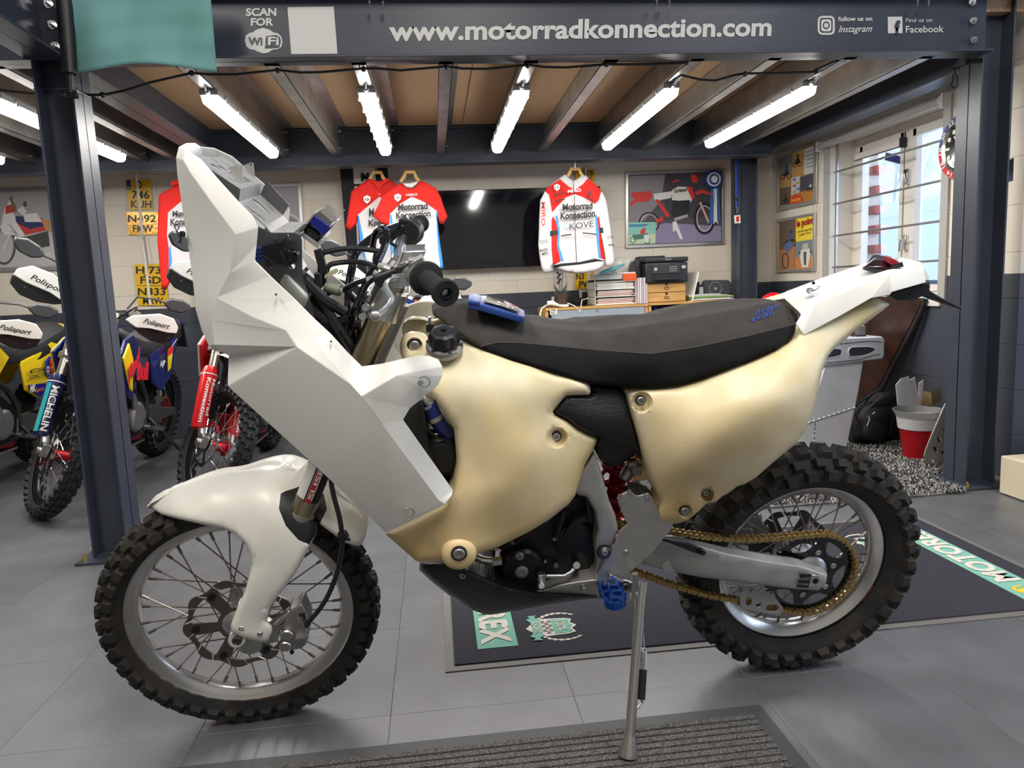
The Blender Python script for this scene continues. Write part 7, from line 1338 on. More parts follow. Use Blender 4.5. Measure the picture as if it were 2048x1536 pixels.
for a, b_, nm in (((X2, 5.70, 0), (X2+.022, 6.12, ZU-.02), 'side_panel'), ((X3-.022, 5.70, 0), (X3, 6.12, ZU-.02), 'side_panel'), ((X2, 5.69, ZU-.02), (X3, 6.13, ZU), 'top_panel'), ((X2, 6.10, 0), (X3, 6.12, ZU-.02), 'back_panel'), ((X2, 5.70, .04), (X3, 6.10, .06), 'shelf'), ((X2+.022, 5.72, .66), (X3-.022, 6.10, .68), 'shelf')): wbox(a, b_, wood if nm != 'back_panel' else black, nm, cab2)
def px_box(x0, y0, x1, y1, yf, dep, m_, nm, label=None, cat=None, par=None, bevel=.003):
    a = on(x0, (y0+y1)/2, 'y', yf); b_ = on(x1, (y0+y1)/2, 'y', yf); zt = on((x0+x1)/2, y0, 'y', yf).z; zb = on((x0+x1)/2, y1, 'y', yf).z
    o = obj(nm, M().box((a.x, yf, zb), (b_.x, yf+dep, zt)), m_, par, bevel=bevel); return tag(o, label, cat) if label else o
def on_top(x0, x1, py, h_px, yf, dep, m_, nm, label, cat, zb=ZT, bevel=.003):
    a, b_ = on(x0, py, 'y', yf), on(x1, py, 'y', yf); h = h_px*yf/1500; return tag(obj(nm, M().box((a.x, yf, zb+.0005), (b_.x, yf+dep, zb + h)), m_, bevel=bevel), label, cat)
wbox((1.80, 5.76, .68), (1.84, 6.0, .925), blue, 'ring_binder').name; tag(bpy.data.objects['ring_binder'], 'blue ring binder standing in the open bookcase', 'binder')
tag(wbox((1.765, 5.78, .68), (1.792, 6.0, .90), mat('petrol binder', (.02, .08, .12), .5), 'ring_binder'), 'dark petrol binder beside the blue one in the bookcase', 'binder')
mgz = thing('magazine_stack', 'stack of magazines with black and white spines in the open bookcase', 'magazines', (1.95, 5.85, .68)); rn = random.Random(1)
for k in range(11): z = .68 + k*.018; m_ = [white, darkm, greyp, C('#8a3a34'), C('#6a5a4a'), white, darkm, C('#8a3a34'), C('#7a4a3a'), darkm, white][k]; wbox((1.85 + rn.uniform(0, .02), 5.74, z), (2.09 + rn.uniform(-.02, .02), 6.0, z+.0165), m_, 'magazine', mgz, .001)
tag(wbox((2.12, 5.75, .875), (2.52, 6.05, .905), greyp, 'flat_box'), 'flat grey box lying high in the open bookcase', 'box'); wbox((2.11, 5.78, .68), (2.53, 6.05, .874), black, 'storage_box'); tag(bpy.data.objects['storage_box'], 'black storage box filling the right of the bookcase', 'box')
ph = thing('telephone_handset', 'white telephone handset lying on the roller cabinet', 'telephone', on(1115, 613, 'y', 5.75)); b = M(); b.tube([on(1095, 607, 'y', 5.74), on(1104, 606, 'y', 5.73), on(1118, 611, 'y', 5.72), on(1130, 612, 'y', 5.72), on(1137, 611, 'y', 5.72)], [.020, .022, .010, .012, .012], 12); obj('handset', b, white, ph); b = M(); b.tube([on(1094, 610, 'y', 5.737), on(1084, 616, 'y', 5.68), on(1080, 628, 'y', 5.68), on(1083, 640, 'y', 5.68)], .006, 8); b.tube([on(1135, 606, 'y', 5.74), on(1150, 612, 'y', 5.69), on(1160, 624, 'y', 5.68), on(1164, 600, 'y', 5.737), on(1178, 596, 'y', 5.72)], .004, 8); obj('coiled_cord', b, white, ph)
b = M(); b.cyl(on(1106, 604, 'y', 5.8), on(1106, 593, 'y', 5.8), .012); tag(obj('glue_stick', b, mat('pale green', (.5, .52, .35), .5)), 'small pale green tube standing behind the telephone handset', 'tube')
pl_ = thing('orchid', 'dark orchid in a brown pot inside a clear glass cylinder', 'plant', on(1122, 606, 'y', 5.86)); cb_ = on(1122, 608, 'y', 5.86); cb_.z = ZT; b = M(); b.lathe(cb_, (0, 0, 1), [(.048, 0), (.055, .10), (.056, .105), (.05, .105)], 24); obj('pot', b, mat('bark pot', srgb('#6b4436'), .5, noise=.4, nscale=40), pl_)
b = M(); b.lathe(cb_, (0, 0, 1), [(.060, 0), (.062, .26), (.060, .26), (.058, .004)], 24, caps=False); obj('glass_cylinder', b, mat('thin glass', (.9, .95, .95), .05, trans=.9, alpha=.18), pl_)
b = M(); 
for s_ in (-1, 1): b.tube([cb_ + Vector((0, 0, .10)), cb_ + Vector((s_*.03, 0, .14)), cb_ + Vector((s_*.055, 0, .19))], [(.010, .003), (.012, .003), (.002, .001)], 6)
for dx in (-.008, .012): b.tube([cb_ + Vector((dx*.5, 0, .10)), cb_ + Vector((dx, 0, .2)), cb_ + Vector((dx*2, .01, .29))], .003, 6)
obj('leaves', b, mat('dark green leaf', (.04, .07, .03), .5), pl_); b = M(); 
for k in range(7): b.ball(cb_ + Vector((-.02 + .01*k % .03, .0, .2 + .014*k)), .011, 6)
obj('petals', b, mat('dark petals', (.05, .04, .06), .6), pl_)
pg = thing('plug_adapter', 'white plug with a black adapter on the wall behind the cabinet', 'plug', on(1170, 592, 'y', 6.1)); px_box(1161, 579, 1178, 596, 6.06, .06, white, 'plug_body', par=pg); px_box(1166, 584, 1178, 602, 6.02, .04, black, 'adapter', par=pg)
b = M(); b.ball(on(1156, 601, 'y', 5.85), .055, 12, (1, 1, .45)); tag(obj('desk_phone_base', b, black), 'low black rounded gadget behind the white cord', 'gadget')
tr = thing('paper_tray', 'white wire letter tray with four tiers on the roller cabinet', 'letter tray', (1.50, 5.8, ZT)); xa, xb = on(1190, 600, 'y', 5.74).x, on(1273, 600, 'y', 5.74).x; cream = C('#e2ddd2')
for z in (.962, 1.025, 1.085, 1.145): wbox((xa, 5.74, z), (xb, 6.04, z+.006), cream, 'tray_tier', tr, .001)
for x in (xa, xb-.006): wbox((x, 5.74, ZT), (x+.006, 6.04, 1.165), cream, 'tray_side', tr, .001)
rn = random.Random(4)
for z, cl, nn in ((.969, '#c88a84', 'pink'), (1.032, '#d3a09a', 'pale pink'), (1.092, '#e4e0dc', 'white')):
    s_ = thing('paper_pile', nn + ' pile of papers in the letter tray, ' + {'.97': '', }.get('', '') + {.969: 'lowest tier', 1.032: 'middle tier', 1.092: 'upper tier'}[z], 'papers', (1.5, 5.85, z))
    for k in range(7): wbox((xa+.01 + rn.uniform(0, .02), 5.745 + rn.uniform(0, .01), z + k*.0065), (xb-.012 - rn.uniform(0, .03), 6.0, z + k*.0065 + .005), C(cl) if k % 2 else white, 'sheet', s_, 0)
s_ = thing('paper_pile', 'loose leaflets and an orange card on top of the letter tray', 'papers', (1.5, 5.8, 1.152)); R_z = 1.152
for k, (cl, dx, dz, h_) in enumerate((('#26282c', 0, 0, .014), ('#dcd9d4', .0, .016, .01), ('#cfd0d2', .01, .028, .012), ('#e4e2de', .02, .042, .01), ('#d8d8da', 0, .056, .012))): wbox((xa+.0+dx, 5.75, R_z+dz), (xb-dx, 6.0, R_z+dz+h_), C(cl), 'leaflet', s_, .001)
wbox((xb-.11, 5.735, R_z+.0), (xb+.002, 5.76, R_z+.055), C('#e2581e'), 'orange_card', s_); b = M(); b.tube([on(1200, 547, 'y', 5.74), on(1225, 538, 'y', 5.73), on(1245, 530, 'y', 5.74)], [(.012, .05), (.022, .07), (.012, .05)], 10); obj('teal_wrapper', b, mat('teal plastic wrapper', srgb('#4fa5b0'), .25, coat=.4, bump=.6, bscale=40), s_)
b = M(); b.tube([on(1228, 545, 'y', 5.8), on(1240, 525, 'y', 5.82), on(1252, 528, 'y', 5.82), on(1262, 518, 'y', 5.84)], [.03, .055, .045, .02], 9); obj('plastic_bag', b, mat('crumpled clear bag', (.75, .76, .76), .15, alpha=.35, bump=1, bscale=25), s_)
for k in range(5): x = on(1273.5 + 4*k, 600, 'y', 5.74).x; tag(obj('upright_folder', M().box((x, 5.70, ZU), (x+.012, 5.795, ZU+.205 + .004*(k % 2))), C(['#cbbcc2', '#d9d4d2', '#b9aab4', '#d2c8cc', '#c4b6bd'][k])), ['first', 'second', 'third', 'fourth', 'fifth'][k] + ' pale upright folder from the letter tray, beside the drawer box', 'folder')
dw = thing('drawer_box', 'light wooden box with two small drawers under the printer', 'drawer box', (1.89, 5.85, ZU)); xa, xb = on(1293, 590, 'y', 5.72).x, on(1372, 590, 'y', 5.72).x; wbox((xa, 5.725, ZU), (xb, 6.02, ZU+.158), wood, 'carcass', dw)
for k in range(2):
    z = ZU + .006 + .077*k; d_ = wbox((xa+.008, 5.715, z), (xb-.008, 5.73, z+.071), wood, 'drawer', dw); xm = (xa+xb)/2; b = M(); b.tube([(xm + .02*math.cos(a) , 5.712, z+.032 + .009*math.sin(a)) for a in arc(0, 2*PI, 16)][:-1], .002, 6, closed=True); obj('label_holder', b, darkpl, d_); wbox((xm-.010, 5.712, z+.056), (xm+.010, 5.716, z+.0715), black, 'finger_notch', d_, 0)
pr = thing('printer', 'black multifunction printer standing on the wooden drawer box', 'printer', (1.85, 5.85, ZU+.158)); Z0 = ZU + .158; xa, xb = on(1291, 540, 'y', 5.69).x, on(1376, 540, 'y', 5.69).x; pm_ = mat('printer plastic', srgb('#26282e'), .45)
b = M(); b.box((xa, 5.69, Z0), (xb, 6.02, Z0+.165)); obj('printer_body', b, pm_, pr, bevel=.012); b = M(); b.box((xa-.004, 5.685, Z0+.168), (xb+.004, 6.03, Z0+.205)); obj('scanner_lid', b, pm_, pr, bevel=.010); b = M(); b.box((xa-.05, 5.80, Z0+.02), (xa, 6.03, Z0+.19)); obj('paper_feeder', b, pm_, pr, bevel=.012); b = M(); b.box((xa+.01, 5.9, Z0+.205), (xb-.12, 6.03, Z0+.228)); obj('feeder_cover', b, pm_, pr, bevel=.006)
wbox((xa+.055, 5.682, Z0+.075), (xb-.07, 5.692, Z0+.15), mat('panel grey', (.035, .037, .042), .35), 'control_panel', pr); wbox((xa+.07, 5.680, Z0+.10), (xa+.095, 5.684, Z0+.125), greyp, 'display', pr)
for i in range(3):
    for j in range(4): wbox((xb-.155 + .016*j, 5.680, Z0+.092 + .016*i), (xb-.147 + .016*j, 5.683, Z0+.099 + .016*i), greyp, 'key', pr, 0)
wbox((xa+.05, 5.684, Z0+.018), (xb-.065, 5.695, Z0+.062), black, 'paper_slot', pr, 0); wbox((xa+.085, 5.66, Z0+.025), (xb-.10, 5.70, Z0+.034), pm_, 'output_tray', pr); wbox((xb-.055, 5.681, Z0+.11), (xb-.022, 5.684, Z0+.135), greyp, 'energy_label', pr, 0)
text('printer_lettering', 'EPSON', ((xa+xb)/2-.012, 5.683, Z0+.182), ((xa+xb)/2+.035, 5.683, Z0+.182), (0, 0, .009), greyp, pr, bold=.03)
b = M(); A, Bq = on(1374, 603, 'y', 5.78), on(1388, 546, 'y', 5.9); b.obox((A + Bq)/2 + Vector((0, 0, .005)), (.004, 0, 0), (0, .12, 0), (.028, 0, .118)); tag(obj('white_board_sheet', b, white), 'white board leaning against the right side of the printer', 'board')
s_ = thing('paper_stack', 'uneven stack of papers with a green sheet at the right end of the bookcase', 'papers', (2.3, 5.8, ZU)); rn = random.Random(8)
for k in range(10): wbox((on(1378 + rn.uniform(0, 12), 595, 'y', 5.72).x, 5.72 + rn.uniform(0, .03), ZU + k*.0052), (on(1472 - rn.uniform(0, 16) - (20 if k > 7 else 0), 595, 'y', 5.72).x, 5.98, ZU + k*.0052 + .0042), C('#8fd05a') if k == 5 else (white if k % 2 else C('#cfccc8')), 'sheet', s_, 0)
sp = thing('wireless_speaker', 'rounded dark grey speaker with a ring mark, against the wall right of the printer', 'speaker', on(1435, 587, 'y', 5.92)); q = rr(1408, 560, 1463, 590, 7); b = M(); b.prism(poly(q, 'y', 5.93), (0, .07, 0)); obj('speaker_body', b, mat('speaker grey', srgb('#43434a'), .7), sp, bevel=.008); b = M(); c = on(1431, 577, 'y', 5.928); b.tube([c + Vector((.055*math.cos(a), -.001, .055*math.sin(a))) for a in arc(0, 2*PI, 30)][:-1], .0018, 6, closed=True); b.ball(c, .012, 8, (1, .2, 1)); obj('speaker_ring', b, greyp, sp)
px_box(1385, 564, 1400, 588, 5.86, .08, black, 'charger_box', 'small black box beside the round speaker', 'box'); px_box(1399, 574, 1407, 588, 5.80, .02, greyp, 'padlock', 'small grey padlock with a white shackle beside the speaker', 'padlock')
pw = thing('wall_plug', 'white plug and cable on the wall right of the dark speaker', 'plug', on(1470, 580, 'y', 6.0)); px_box(1463, 559, 1474, 577, 6.0, .10, white, 'plug_body', par=pw); b = M(); b.tube([on(1467, 576, 'y', 6.0), on(1468, 588, 'y', 5.95)], .004, 6); obj('plug_cord', b, white, pw)
rh_ = thing('red_helmet', 'glossy red helmet top glimpsed behind the tail of the seat', 'helmet', (on(1541, 612, 'y', 4.9).x, 4.9, 0)); q_ = on(1546, 606, 'y', 4.9); b = M(); b.ball(q_, .085, 20, (1, 1.1, .9)); obj('shell', b, mat('glossy red', srgb('#b5121c'), .2, coat=.5), rh_); b = M(); b.lathe((q_.x, 4.9, 0), (0, 0, 1), [(.16, 0), (.15, .02), (.02, .03), (.02, q_.z-.05)], 20); obj('helmet_stand', b, black, rh_)
# ================================================================ THE ENDURO MOTORCYCLES PARKED BEHIND
_ty = {}
def enduro(label, fx, fy, lean, steer, col, opt):
    """local frame: x forward, y to the rider's left, z up; front wheel contact at (fx, fy), pointing at the viewer (-y)"""
    R0 = Matrix.Rotation(-PI/2 + opt.get('yaw', 0), 4, 'Z'); base = Vector((fx, fy, 0)) - (R0 @ Vector((.75, 0, 0)))
    t = thing('enduro_motorcycle', label, 'motorcycle', base, R0 @ Matrix.Rotation(-lean, 4, 'X'))
    A = Vector((.33, 0, 1.05)); ax = Vector((math.sin(math.radians(27)), 0, -math.cos(math.radians(27))))
    T = Matrix.Translation(A) @ Matrix.Rotation(-steer, 4, ax) @ Matrix.Translation(-A)
    def O(nm, b, m_, par=None, front=False, **kw):
        if front: b.v = [T @ v for v in b.v]
        return obj(nm, b, m_, par or t, local=True, **kw)
    if 'f' not in _ty:
        _ty['f'] = mesh_of('tyre', tyre_mesh(.35, .285, .092, 38, rowsF, .013), rubber2); _ty['r'] = mesh_of('tyre', tyre_mesh(.345, .247, .14, 32, rowsR, .015), rubber2)
    rimb = mat('black rim', (.02, .02, .02), .3, .6); hub = mat('red hub', (.5, .01, .02), .3, .7)
    fwm = T @ Matrix.Translation((.75, 0, .347)); f_ = wheel('front_wheel', t, fwm, .35, .285, .09, .045, _ty['f'], rimb, None, None, 28, lod=0, spokem=chrome); r_ = wheel('rear_wheel', t, Matrix.Translation((-.75, 0, .343)), .345, .247, .14, .055, _ty['r'], rimb, None, None, 28, lod=0, spokem=chrome)
    b = M(); b.lathe((0, -.06, 0), (0, 1, 0), [(.02, 0), (.045, .004), (.045, .014), (.026, .02), (.026, .10), (.045, .106), (.045, .116), (.02, .12)], 18); obj('hub', b, hub, f_, local=True)
    b = M(); wavy_disc(b, .13, .108, -.06, .004, 8, False); obj('brake_disc', b, chrome, f_, local=True)
    up = -ax; F0 = Vector((.75, 0, .347))
    for s in (-1, 1):
        o = Vector((-.055, s*.095, .02)); b = M(); b.tube([F0 + o + up*.30, F0 + o + up*.86], .026, 14); lg = O('fork_tube', b, mat('champagne fork tube', (.62, .58, .46), .25, .9), front=True)
        b = M(); b.tube([F0 + Vector((-.03, s*.085, .02)), F0 + o + up*.10], [.022, .024], 12); b.obox(F0 + Vector((0, s*.085, .01)), (.03, 0, 0), (0, .02, 0), (0, 0, .035)); b.cyl(F0 + Vector((0, s*.05, 0)), F0 + Vector((0, s*.12, 0)), .018); O('fork_foot', b, alu, lg, front=True, bevel=.003)
        b = M(); g0, g1 = F0 + o + up*.04 + Vector((.004, s*.012, 0)), F0 + o + up*.40 + Vector((.004, s*.012, 0)); b.tube([g0, g0 + up*.02, g1 - up*.04, g1], [.036, .040, .046, .036], 16); gd_ = O('fork_guard', b, col['guard'], lg, front=True)
        b = M(); b.tube([g1 - up*.052, g1 - up*.046], .0475, 16); O('guard_line', b, white, gd_, front=True)
        if opt.get('fork_text'):
            q = g0*.5 + g1*.5
            st_, m2, bd = opt['fork_text']; me = text_mesh(st_, .02); xs = [v.co.x for v in me.vertices]; x0, x1 = min(xs), max(xs); L = .26
            for v in me.vertices:
                u = (v.co.x - x0)/(x1 - x0); a = (v.co.y - .35 - (0 if '\n' not in st_ else -.6))*(1.05 if '\n' not in st_ else .62) - opt.get('tang', .2)*s
                pz = g1 - up*(.075 + u*L); rg_ = .0475; fr = Vector((math.cos(math.radians(27)), 0, math.sin(math.radians(27)))); sd = Vector((0, -1, 0))
                v.co = T @ (pz + fr*(rg_*math.cos(a)) + sd*(-rg_*math.sin(a)))
            me.materials.clear(); me.materials.append(m2); obj('guard_lettering', me, None, lg, local=True)
        if opt.get('band'):
            b = M(); b.grid([[g + Vector((.0465*math.cos(a), -.0465*math.sin(a), .022*math.cos(a))) for a in arc(.75, 1.35, 4)] for g in (g0 + up*.02, g1 - up*.06)]); O('guard_band', b, opt['band'], lg, front=True)
    b = M(); b.obox(A + Vector((.015, 0, -.02)), (.05, 0, .02), (0, .125, 0), tuple(up*.018)); b.obox(A - up*.24 + Vector((.02, 0, 0)), (.05, 0, .02), (0, .125, 0), tuple(up*.02)); b.cyl(A + Vector((0, -.09, .02)), A + Vector((0, .09, .06)), .02); O('triple_clamp', b, col.get('clamp', alu), front=True, bevel=.006)
    hb = [Vector((.20, s_*.39, 1.17)) if abs(s_) == 1 else Vector(p) for s_, p in ((-1, 0), (0, (.27, -.18, 1.16)), (0, (.32, -.06, 1.12)), (0, (.32, .06, 1.12)), (0, (.27, .18, 1.16)), (1, 0))]
    b = M(); b.tube(spline(hb, 4), .013, 10); O('handlebar', b, black, front=True)
    for s in (-1, 1):
        b = M(); b.tube([(.205, s*.385, 1.17), (.24, s*.26, 1.165)], .018, 10); b.cyl((.20, s*.395, 1.17), (.203, s*.385, 1.17), .022); O('grip', b, black, front=True)
        b = M(); b.tube([(.29, s*.22, 1.15), (.33, s*.30, 1.145), (.30, s*.40, 1.15)], .006, 6); b.obox((.26, s*.20, 1.17), (.03, 0, 0), (0, .03, 0), (0, 0, .02)); O('lever', b, aludull, front=True)
        def sh(pts, x0): return [Vector((x0 - .16*max(0, (abs(y)-.27))*2.2, y*s, z)) for y, z in pts]
        up_ = sh([(.13, 1.13), (.16, 1.17), (.30, 1.235), (.40, 1.235), (.455, 1.19), (.46, 1.15), (.40, 1.135), (.28, 1.13), (.20, 1.105)], .40); lo_ = sh([(.16, 1.115), (.20, 1.106), (.28, 1.13), (.40, 1.135), (.46, 1.15), (.455, 1.10), (.40, 1.06), (.32, 1.055), (.24, 1.075)], .392)
        b = M(); b.prism(up_, (-.016, 0, 0)); hg = O('handguard', b, fair_m, front=True, bevel=.006); b = M(); b.prism(lo_, (-.03, 0, 0)); O('guard_lower', b, black, hg, front=True, bevel=.008)
        b = M(); b.tube([(.30, s*.16, 1.13), (.36, s*.2, 1.13), (.38, s*.28, 1.13)], .008, 6); b.ball((.388, s*.21, 1.135), .008, 8); b.ball((.388, s*.40, 1.11), .007, 8); O('guard_mount', b, black, hg, front=True)
        y0, y1 = (.22*s, .39*s) if s > 0 else (-.39, -.22)
        def gp(y, z): return T @ Vector((.411 - .16*max(0, abs(y)-.27)*2.2, y, z))
        za, zb = (1.150, 1.155) if s > 0 else (1.155, 1.150); text('guard_lettering', 'Polisport', gp(y0, 1.150 if abs(y0) < .3 else 1.165), gp(y1, 1.150 if abs(y1) < .3 else 1.165), T.to_3x3() @ Vector((0, 0, .030)), lk, hg, local=True, bold=.02, shear=.3)
        b = M(); b.tube([(.22, s*.17, 1.18), (.20, s*.20, 1.27), (.21, s*.30, 1.30), (.215, s*.36, 1.30)], .006, 6); mi = O('mirror', b, black, front=True); b = M(); b.prism([Vector((.215, s*y, z)) for y, z in ((.34, 1.305), (.38, 1.345), (.45, 1.36), (.505, 1.345), (.51, 1.315), (.47, 1.275), (.40, 1.265), (.36, 1.285))], (.03, 0, 0)); O('mirror_shell', b, mat('mirror shell', (.05, .052, .055), .4), mi, front=True, bevel=.010)
    # headlight mask / number board, front fender
    b = M(); b.prism([Vector((.45 - (1.02-z)*.35 + .0, y, z)) for y, z in ((-.09, 1.10), (.09, 1.10), (.12, 1.02), (.10, .90), (.05, .84), (-.05, .84), (-.10, .90), (-.12, 1.02))], (-.03, 0, -.01)); mk = O('headlight_mask', b, col['mask'], front=True, bevel=.01)
    b = M(); b.prism([Vector((.462 - (1.02-z)*.35, y, z)) for y, z in ((-.07, .99), (.07, .99), (.075, .93), (.04, .88), (-.04, .88), (-.075, .93))], (.02, 0, 0)); O('headlight', b, mat('lamp glass', (.4, .42, .44), .1, coat=.5), mk, front=True, bevel=.008)
    if opt.get('oval'):
        b = M(); b.prism([Vector((.468 - (1.05-(1.075 + .055*math.sin(a)))*.35, .115*math.cos(a), 1.075 + .055*math.sin(a))) for a in arc(0, 2*PI, 22)[:-1]], (.003, 0, 0)); O('oval_board', b, blue, mk, front=True)
        p0, p1 = T @ Vector((.482, -.085, 1.062)), T @ Vector((.482, .085, 1.062)); text('oval_lettering', 'Pirelli', p0, p1, T.to_3x3() @ Vector((0, 0, .035)), white, mk, local=True, bold=.03)
    rows = []
    for i in range(11):
        u = i/10; x = .30 + .72*u; z = .80 + .09*math.sin(u*2.3) - .06*u; wd = .055 + .05*math.sin(min(1, u*1.6)*PI*.62) * (1 - .45*max(0, u-.6)*2.2)
        rows.append([(x, wd*v_, z - .030*v_*v_) for v_ in (-1, -.6, 0, .6, 1)])
    b = M(); b.grid(rows); O('front_fender', b, col['fender'], front=True, solid=.004)
    # body
    for s in (-1, 1):
        def pl3(pts, th=.02): b = M(); b.prism([Vector((x, s*y, z)) for x, y, z in pts], (0, -s*th, 0)); return b
        sh_ = O('tank_shroud', pl3([(.10, .13, .98), (.30, .17, .96), (.42, .19, .86), (.30, .20, .62), (.20, .19, .58), (.12, .17, .74), (-.08, .13, .86)]), col['shroud'], bevel=.008)
        b = pl3([(.29, .188, .94), (.40, .204, .86), (.30, .215, .66), (.26, .21, .64), (.26, .205, .84)], .012); O('shroud_wing', b, col['wing'], sh_, bevel=.003)
        sp_ = O('side_panel', pl3([(-.20, .13, .82), (-.52, .12, .88), (-.80, .10, .99), (-.74, .12, .84), (-.58, .14, .62), (-.40, .15, .55), (-.26, .14, .62)]), col['side'], bevel=.008)
        b = pl3([(-.55, .125, .905), (-.86, .09, 1.02), (-.90, .09, 1.0), (-.78, .125, .90), (-.60, .13, .86)], .010); O('panel_line', b, col.get('rear', col['side']), sp_, bevel=.002)
        b = pl3([(-.58, .136, .84), (-.80, .12, .93), (-.80, .12, .935), (-.58, .137, .848)], .004); O('panel_line', b, white, sp_)
        for (st_, x0, x1, z, h, m2, bd) in opt.get('side_text', ()): 
            a_, b_ = (x0, x1) if s < 0 else (x1, x0); text('panel_lettering', st_, Vector((a_ if s < 0 else x1, s*.158, z)) if False else Vector((x1 if s > 0 else x0, s*.158, z)), Vector((x0 if s > 0 else x1, s*.158, z)), (0, 0, h), m2, sp_, local=True, bold=bd)
        for (st_, x0, x1, z, z1, h, m2, bd) in opt.get('shroud_text', ()): text('shroud_lettering', st_, Vector((x1 if s > 0 else x0, s*.219, z if s > 0 else z1)), Vector((x0 if s > 0 else x1, s*.219, z1 if s > 0 else z)), (0, 0, h), m2, sh_, local=True, bold=bd)
        for (pts, m2) in opt.get('patches', ()): b = M(); b.prism([Vector((x, s*.152, z)) for x, z in pts], (0, s*.003, 0)); O('panel_patch', b, m2, sp_)
        b = M(); b.tube([(.33, s*.04, .98), (.20, s*.12, .80), (-.05, s*.13, .66), (-.22, s*.11, .52), (-.26, s*.10, .34)], .020, 10); b.tube([(.33, s*.04, .80), (.34, s*.09, .45), (.20, s*.10, .30), (-.24, s*.10, .30)], .016, 10); b.tube([(-.10, s*.08, .84), (-.45, s*.08, .86), (-.78, s*.06, .98)], .012, 8); O('frame', b, mat('dark frame', (.05, .052, .056), .45, .5))
        b = M(); b.prism([Vector((x, s*.115, z)) for x, z in ((-.22, .46), (-.34, .45), (-.60, .40), (-.80, .37), (-.82, .31), (-.60, .32), (-.30, .32), (-.22, .33))], (0, -s*.03, 0)); O('swingarm', b, alu, bevel=.006)
        b = M(); b.obox((-.19, s*.20, .33), (.03, 0, 0), (0, .05, 0), (0, 0, .008)); b.cyl((-.19, s*.10, .33), (-.19, s*.16, .33), .014); O('footpeg', b, alu)
    b = M(); b.prism([(x, -.10, z) for x, z in ((.05, .99), (.16, 1.03), (.10, .96), (-.05, .89), (-.25, .86), (-.50, .90), (-.80, 1.0), (-.80, 1.035), (-.50, .965), (-.25, .93), (-.08, .95))], (0, .20, 0)) if False else b.grid([[(x, y, z - .05*abs(y/.13)**2.2 - (.09 if abs(y) > .125 else 0)) for y in (-.128, -.115, -.07, 0, .07, .115, .128)] for x, z in ((.12, 1.02), (.02, .99), (-.12, .955), (-.28, .94), (-.45, .955), (-.62, 1.0), (-.80, 1.05))]); O('seat', b, mat('grey vinyl seat', (.045, .046, .05), .6, bump=.2, bscale=300), solid=.05)
    b = M(); b.grid([[(x, y*w_, z - .03*abs(y)**2) for y in (-1, -.5, 0, .5, 1)] for x, z, w_ in ((-.66, .99, .10), (-.80, 1.02, .10), (-.95, 1.03, .09), (-1.08, 1.0, .06))]); O('rear_fender', b, col.get('rear', col['side']), solid=.006); b = M(); b.prism([(-1.0, -.06, .99), (-1.04, -.06, .97), (-1.13, -.05, .80), (-1.10, -.05, .80)], (0, .12, 0)); O('plate_holder', b, black)
    b = M(); b.prism([(x, -.12, z) for x, z in ((.18, .36), (.24, .50), (.16, .60), (-.02, .62), (-.20, .50), (-.22, .36), (-.12, .29), (.10, .28))], (0, .24, 0)); b.prism([(x, -.07, z) for x, z in ((.20, .58), (.26, .84), (.10, .88), (.02, .60))], (0, .14, 0)); en_ = O('engine', b, darkm, bevel=.015)
    for s in (-1, 1): b = M(); b.lathe((-.02, s*.115, .43), (0, s, 0), [(.10, 0), (.10, .025), (.085, .04), (.05, .045), (.0001, .045)], 24); b.tube([(.02, s*.14, .48), (.10, s*.15, .60)], [.03, .012], 10); O('engine_case', b, mat('silver engine case', (.40, .40, .40), .4, .7), en_)
    b = M(); b.prism([(x, -.10, z) for x, z in ((.28, .44), (.24, .30), (-.20, .24), (-.26, .27), (-.22, .31), (.14, .31))], (0, .20, 0)); O('skid_plate', b, mat('red skid plate', (.38, .01, .015), .3, .5), bevel=.008); b = M(); b.box((-.24, -.11, .225), (.16, .11, .24)); O('skid_base', b, alu)
    for s in (-1, 1): b = M(); b.prism([(x, s*.12, z) for x, z in ((.24, .88), (.32, .86), (.30, .60), (.22, .62))], (0, s*.03, 0)); O('radiator', b, rad)
    q = M(); e1 = (Matrix.Rotation(lean, 4, 'X') @ Vector((-.28, .44, .012))); q.tube([(-.24, .13, .38), (-.23, .19, .33), e1], [.015, .014, .011], 12); q.lathe(e1 - Vector((0, 0, .004)), (0, -math.sin(lean)*-1, 1), [(.042, -.004), (.038, .008), (.014, .016)], 14); q.tube([(-.21, .19, .34), tuple(Vector((-.21, .19, .34)).lerp(e1, .45) + Vector((.02, 0, 0)))], .008, 8); O('side_stand', q, darkm)
    b = M(); wavy_disc(b, .10, .08, -.06 + .12, .004, 8, False); obj('sprocket', b, hub, r_, local=True); b = M(); b.tube([(-.22, .06, .42), (-.75, .062, .45), (-.86, .062, .34), (-.75, .062, .25), (-.22, .06, .34)], [(.009, .005)]*5, 6, flat=(0, 0, 1)); O('drive_chain', b, chainm)
    for l in ([(.33, -.05, 1.10), (.42, -.10, 1.22), (.40, .02, 1.10), (.38, .05, .90)], [(.25, .2, 1.17), (.38, .16, 1.22), (.40, .04, 1.05)], [(.28, -.15, 1.16), (.40, -.06, 1.12), (.42, .10, .85), (.48, .13, .62)]): b = M(); b.tube(spline(l, 5), .005, 6); O('control_cable', b, blackgloss, front=True)
    return t
ylw = mat('gloss yellow plastic', srgb('#f2d21a'), .25, coat=.4); nvy = mat('gloss navy plastic', srgb('#16246a'), .25, coat=.4); dbl = mat('deep blue plastic', srgb('#241c86'), .25, coat=.4); ggu = mat('navy fork guard', srgb('#121c4e'), .25, coat=.4); rgu = mat('red fork guard', srgb('#d01a20'), .25, coat=.4)
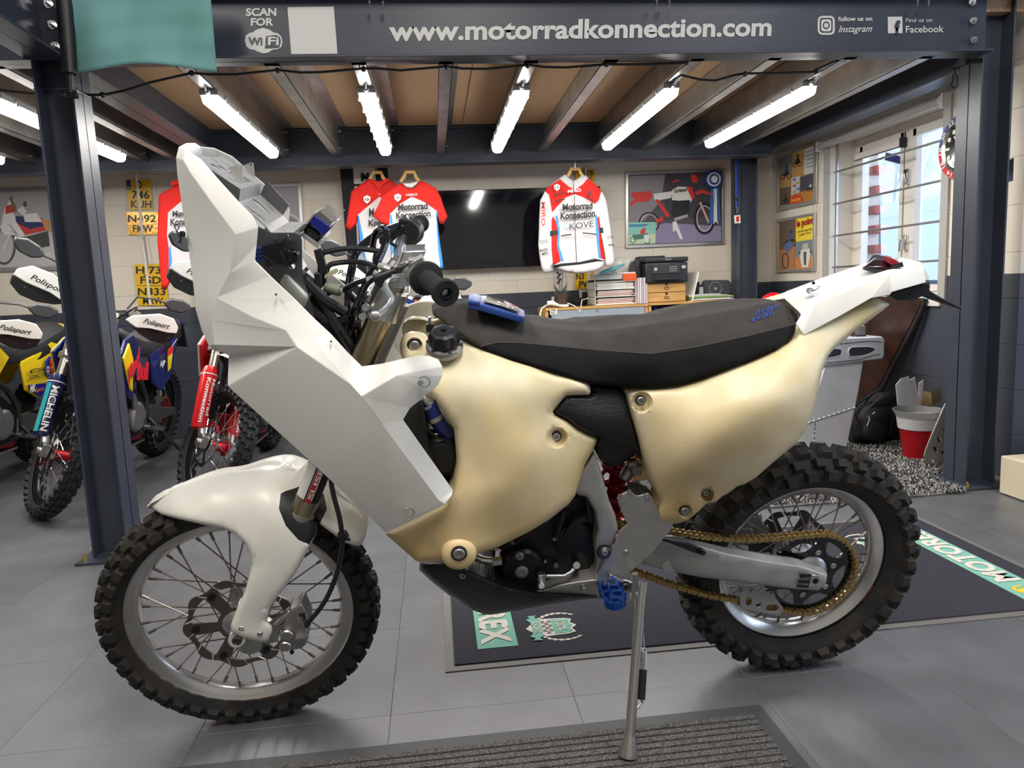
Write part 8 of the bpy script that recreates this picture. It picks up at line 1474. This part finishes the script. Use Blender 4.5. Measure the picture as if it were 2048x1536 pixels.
enduro('yellow and blue enduro motorcycle furthest left, cut off by the frame edge', -2.98, 4.05, math.radians(9), math.radians(40), dict(guard=dbl, fender=ylw, mask=dbl, shroud=ylw, wing=dbl, side=ylw, rear=ylw),
       dict(side_text=[('MOTORRAD', -.46, -.26, .735, .030, lk, .03), ('KONNECTION', -.46, -.26, .70, .025, lk, .03), ('AJP', -.58, -.48, .775, .03, lk, .04), ('49', -.56, -.50, .705, .03, lk, .03), ('Pirelli', -.595, -.465, .742, .022, white, .02), ('Spirit', -.44, -.34, .60, .03, C('#d88a30'), .01), ('MK', -.34, -.27, .61, .045, white, .06)],
            patches=[([(-.25, .66), (-.60, .64), (-.56, .60), (-.40, .56), (-.27, .63)], dbl), ([(-.60, .80), (-.56, .83), (-.50, .83), (-.46, .80), (-.46, .74), (-.50, .69), (-.56, .69), (-.60, .74)], blue), ([(-.59, .735), (-.47, .735), (-.50, .70), (-.56, .70)], white)]))
enduro('navy and yellow enduro motorcycle with a blue fork guard behind the left column', -2.167, 4.06, math.radians(9), math.radians(42), dict(guard=ggu, fender=nvy, mask=nvy, shroud=nvy, wing=ylw, side=nvy, rear=dbl),
       dict(fork_text=('MICHELIN', white, 0), tang=-.2, band=mat('teal band', srgb('#2fa0a8'), .3), side_text=[('AJP', -.40, -.30, .735, .035, white, .05)], shroud_text=[('Red', .22, .36, .70, .82, .10, C('#e02038'), .06), ('Bull', .06, .24, .72, .70, .10, C('#e02038'), .06)],
            patches=[([(-.46, .84), (-.56, .86), (-.55, .81), (-.46, .79)], C('#e03020')), ([(-.46, .79), (-.55, .81), (-.53, .70), (-.48, .68)], C('#f0d820'))]))
enduro('enduro motorcycle with a red fork guard half hidden behind the white fairing', -1.33, 4.02, math.radians(9), math.radians(42), dict(guard=rgu, fender=fair_m, mask=fair_m, shroud=mat('red plastic', srgb('#c41820'), .3, coat=.3), wing=fair_m, side=fair_m, rear=fair_m), dict(fork_text=('Motorrad\nKonnection', white, 0), tang=-.1))
enduro('enduro motorcycle with an oval blue board, behind the handlebar of the rally motorcycle', -.40, 4.15, math.radians(8), math.radians(20), dict(guard=nvy, fender=fair_m, mask=nvy, shroud=dbl, wing=ylw, side=nvy, rear=dbl), dict(oval=1))
og = thing('orange_floor_tag', 'orange warning tag hanging behind the filler cap', 'tag', on(843, 670, 'y', 4.6)); plate('tag_card', [(829, 599), (852, 606), (854, 700), (840, 700), (832, 640)], 'y', 4.6, .002, orange, og); b = M(); b.tube(poly([(808, 628), (825, 627), (836, 632)], 'y', 4.62), .012, 6); b.tube(poly([(838, 700), (845, 780), (850, 900)], 'y', 4.62), .006, 6); obj('tag_arm', b, galv, og)
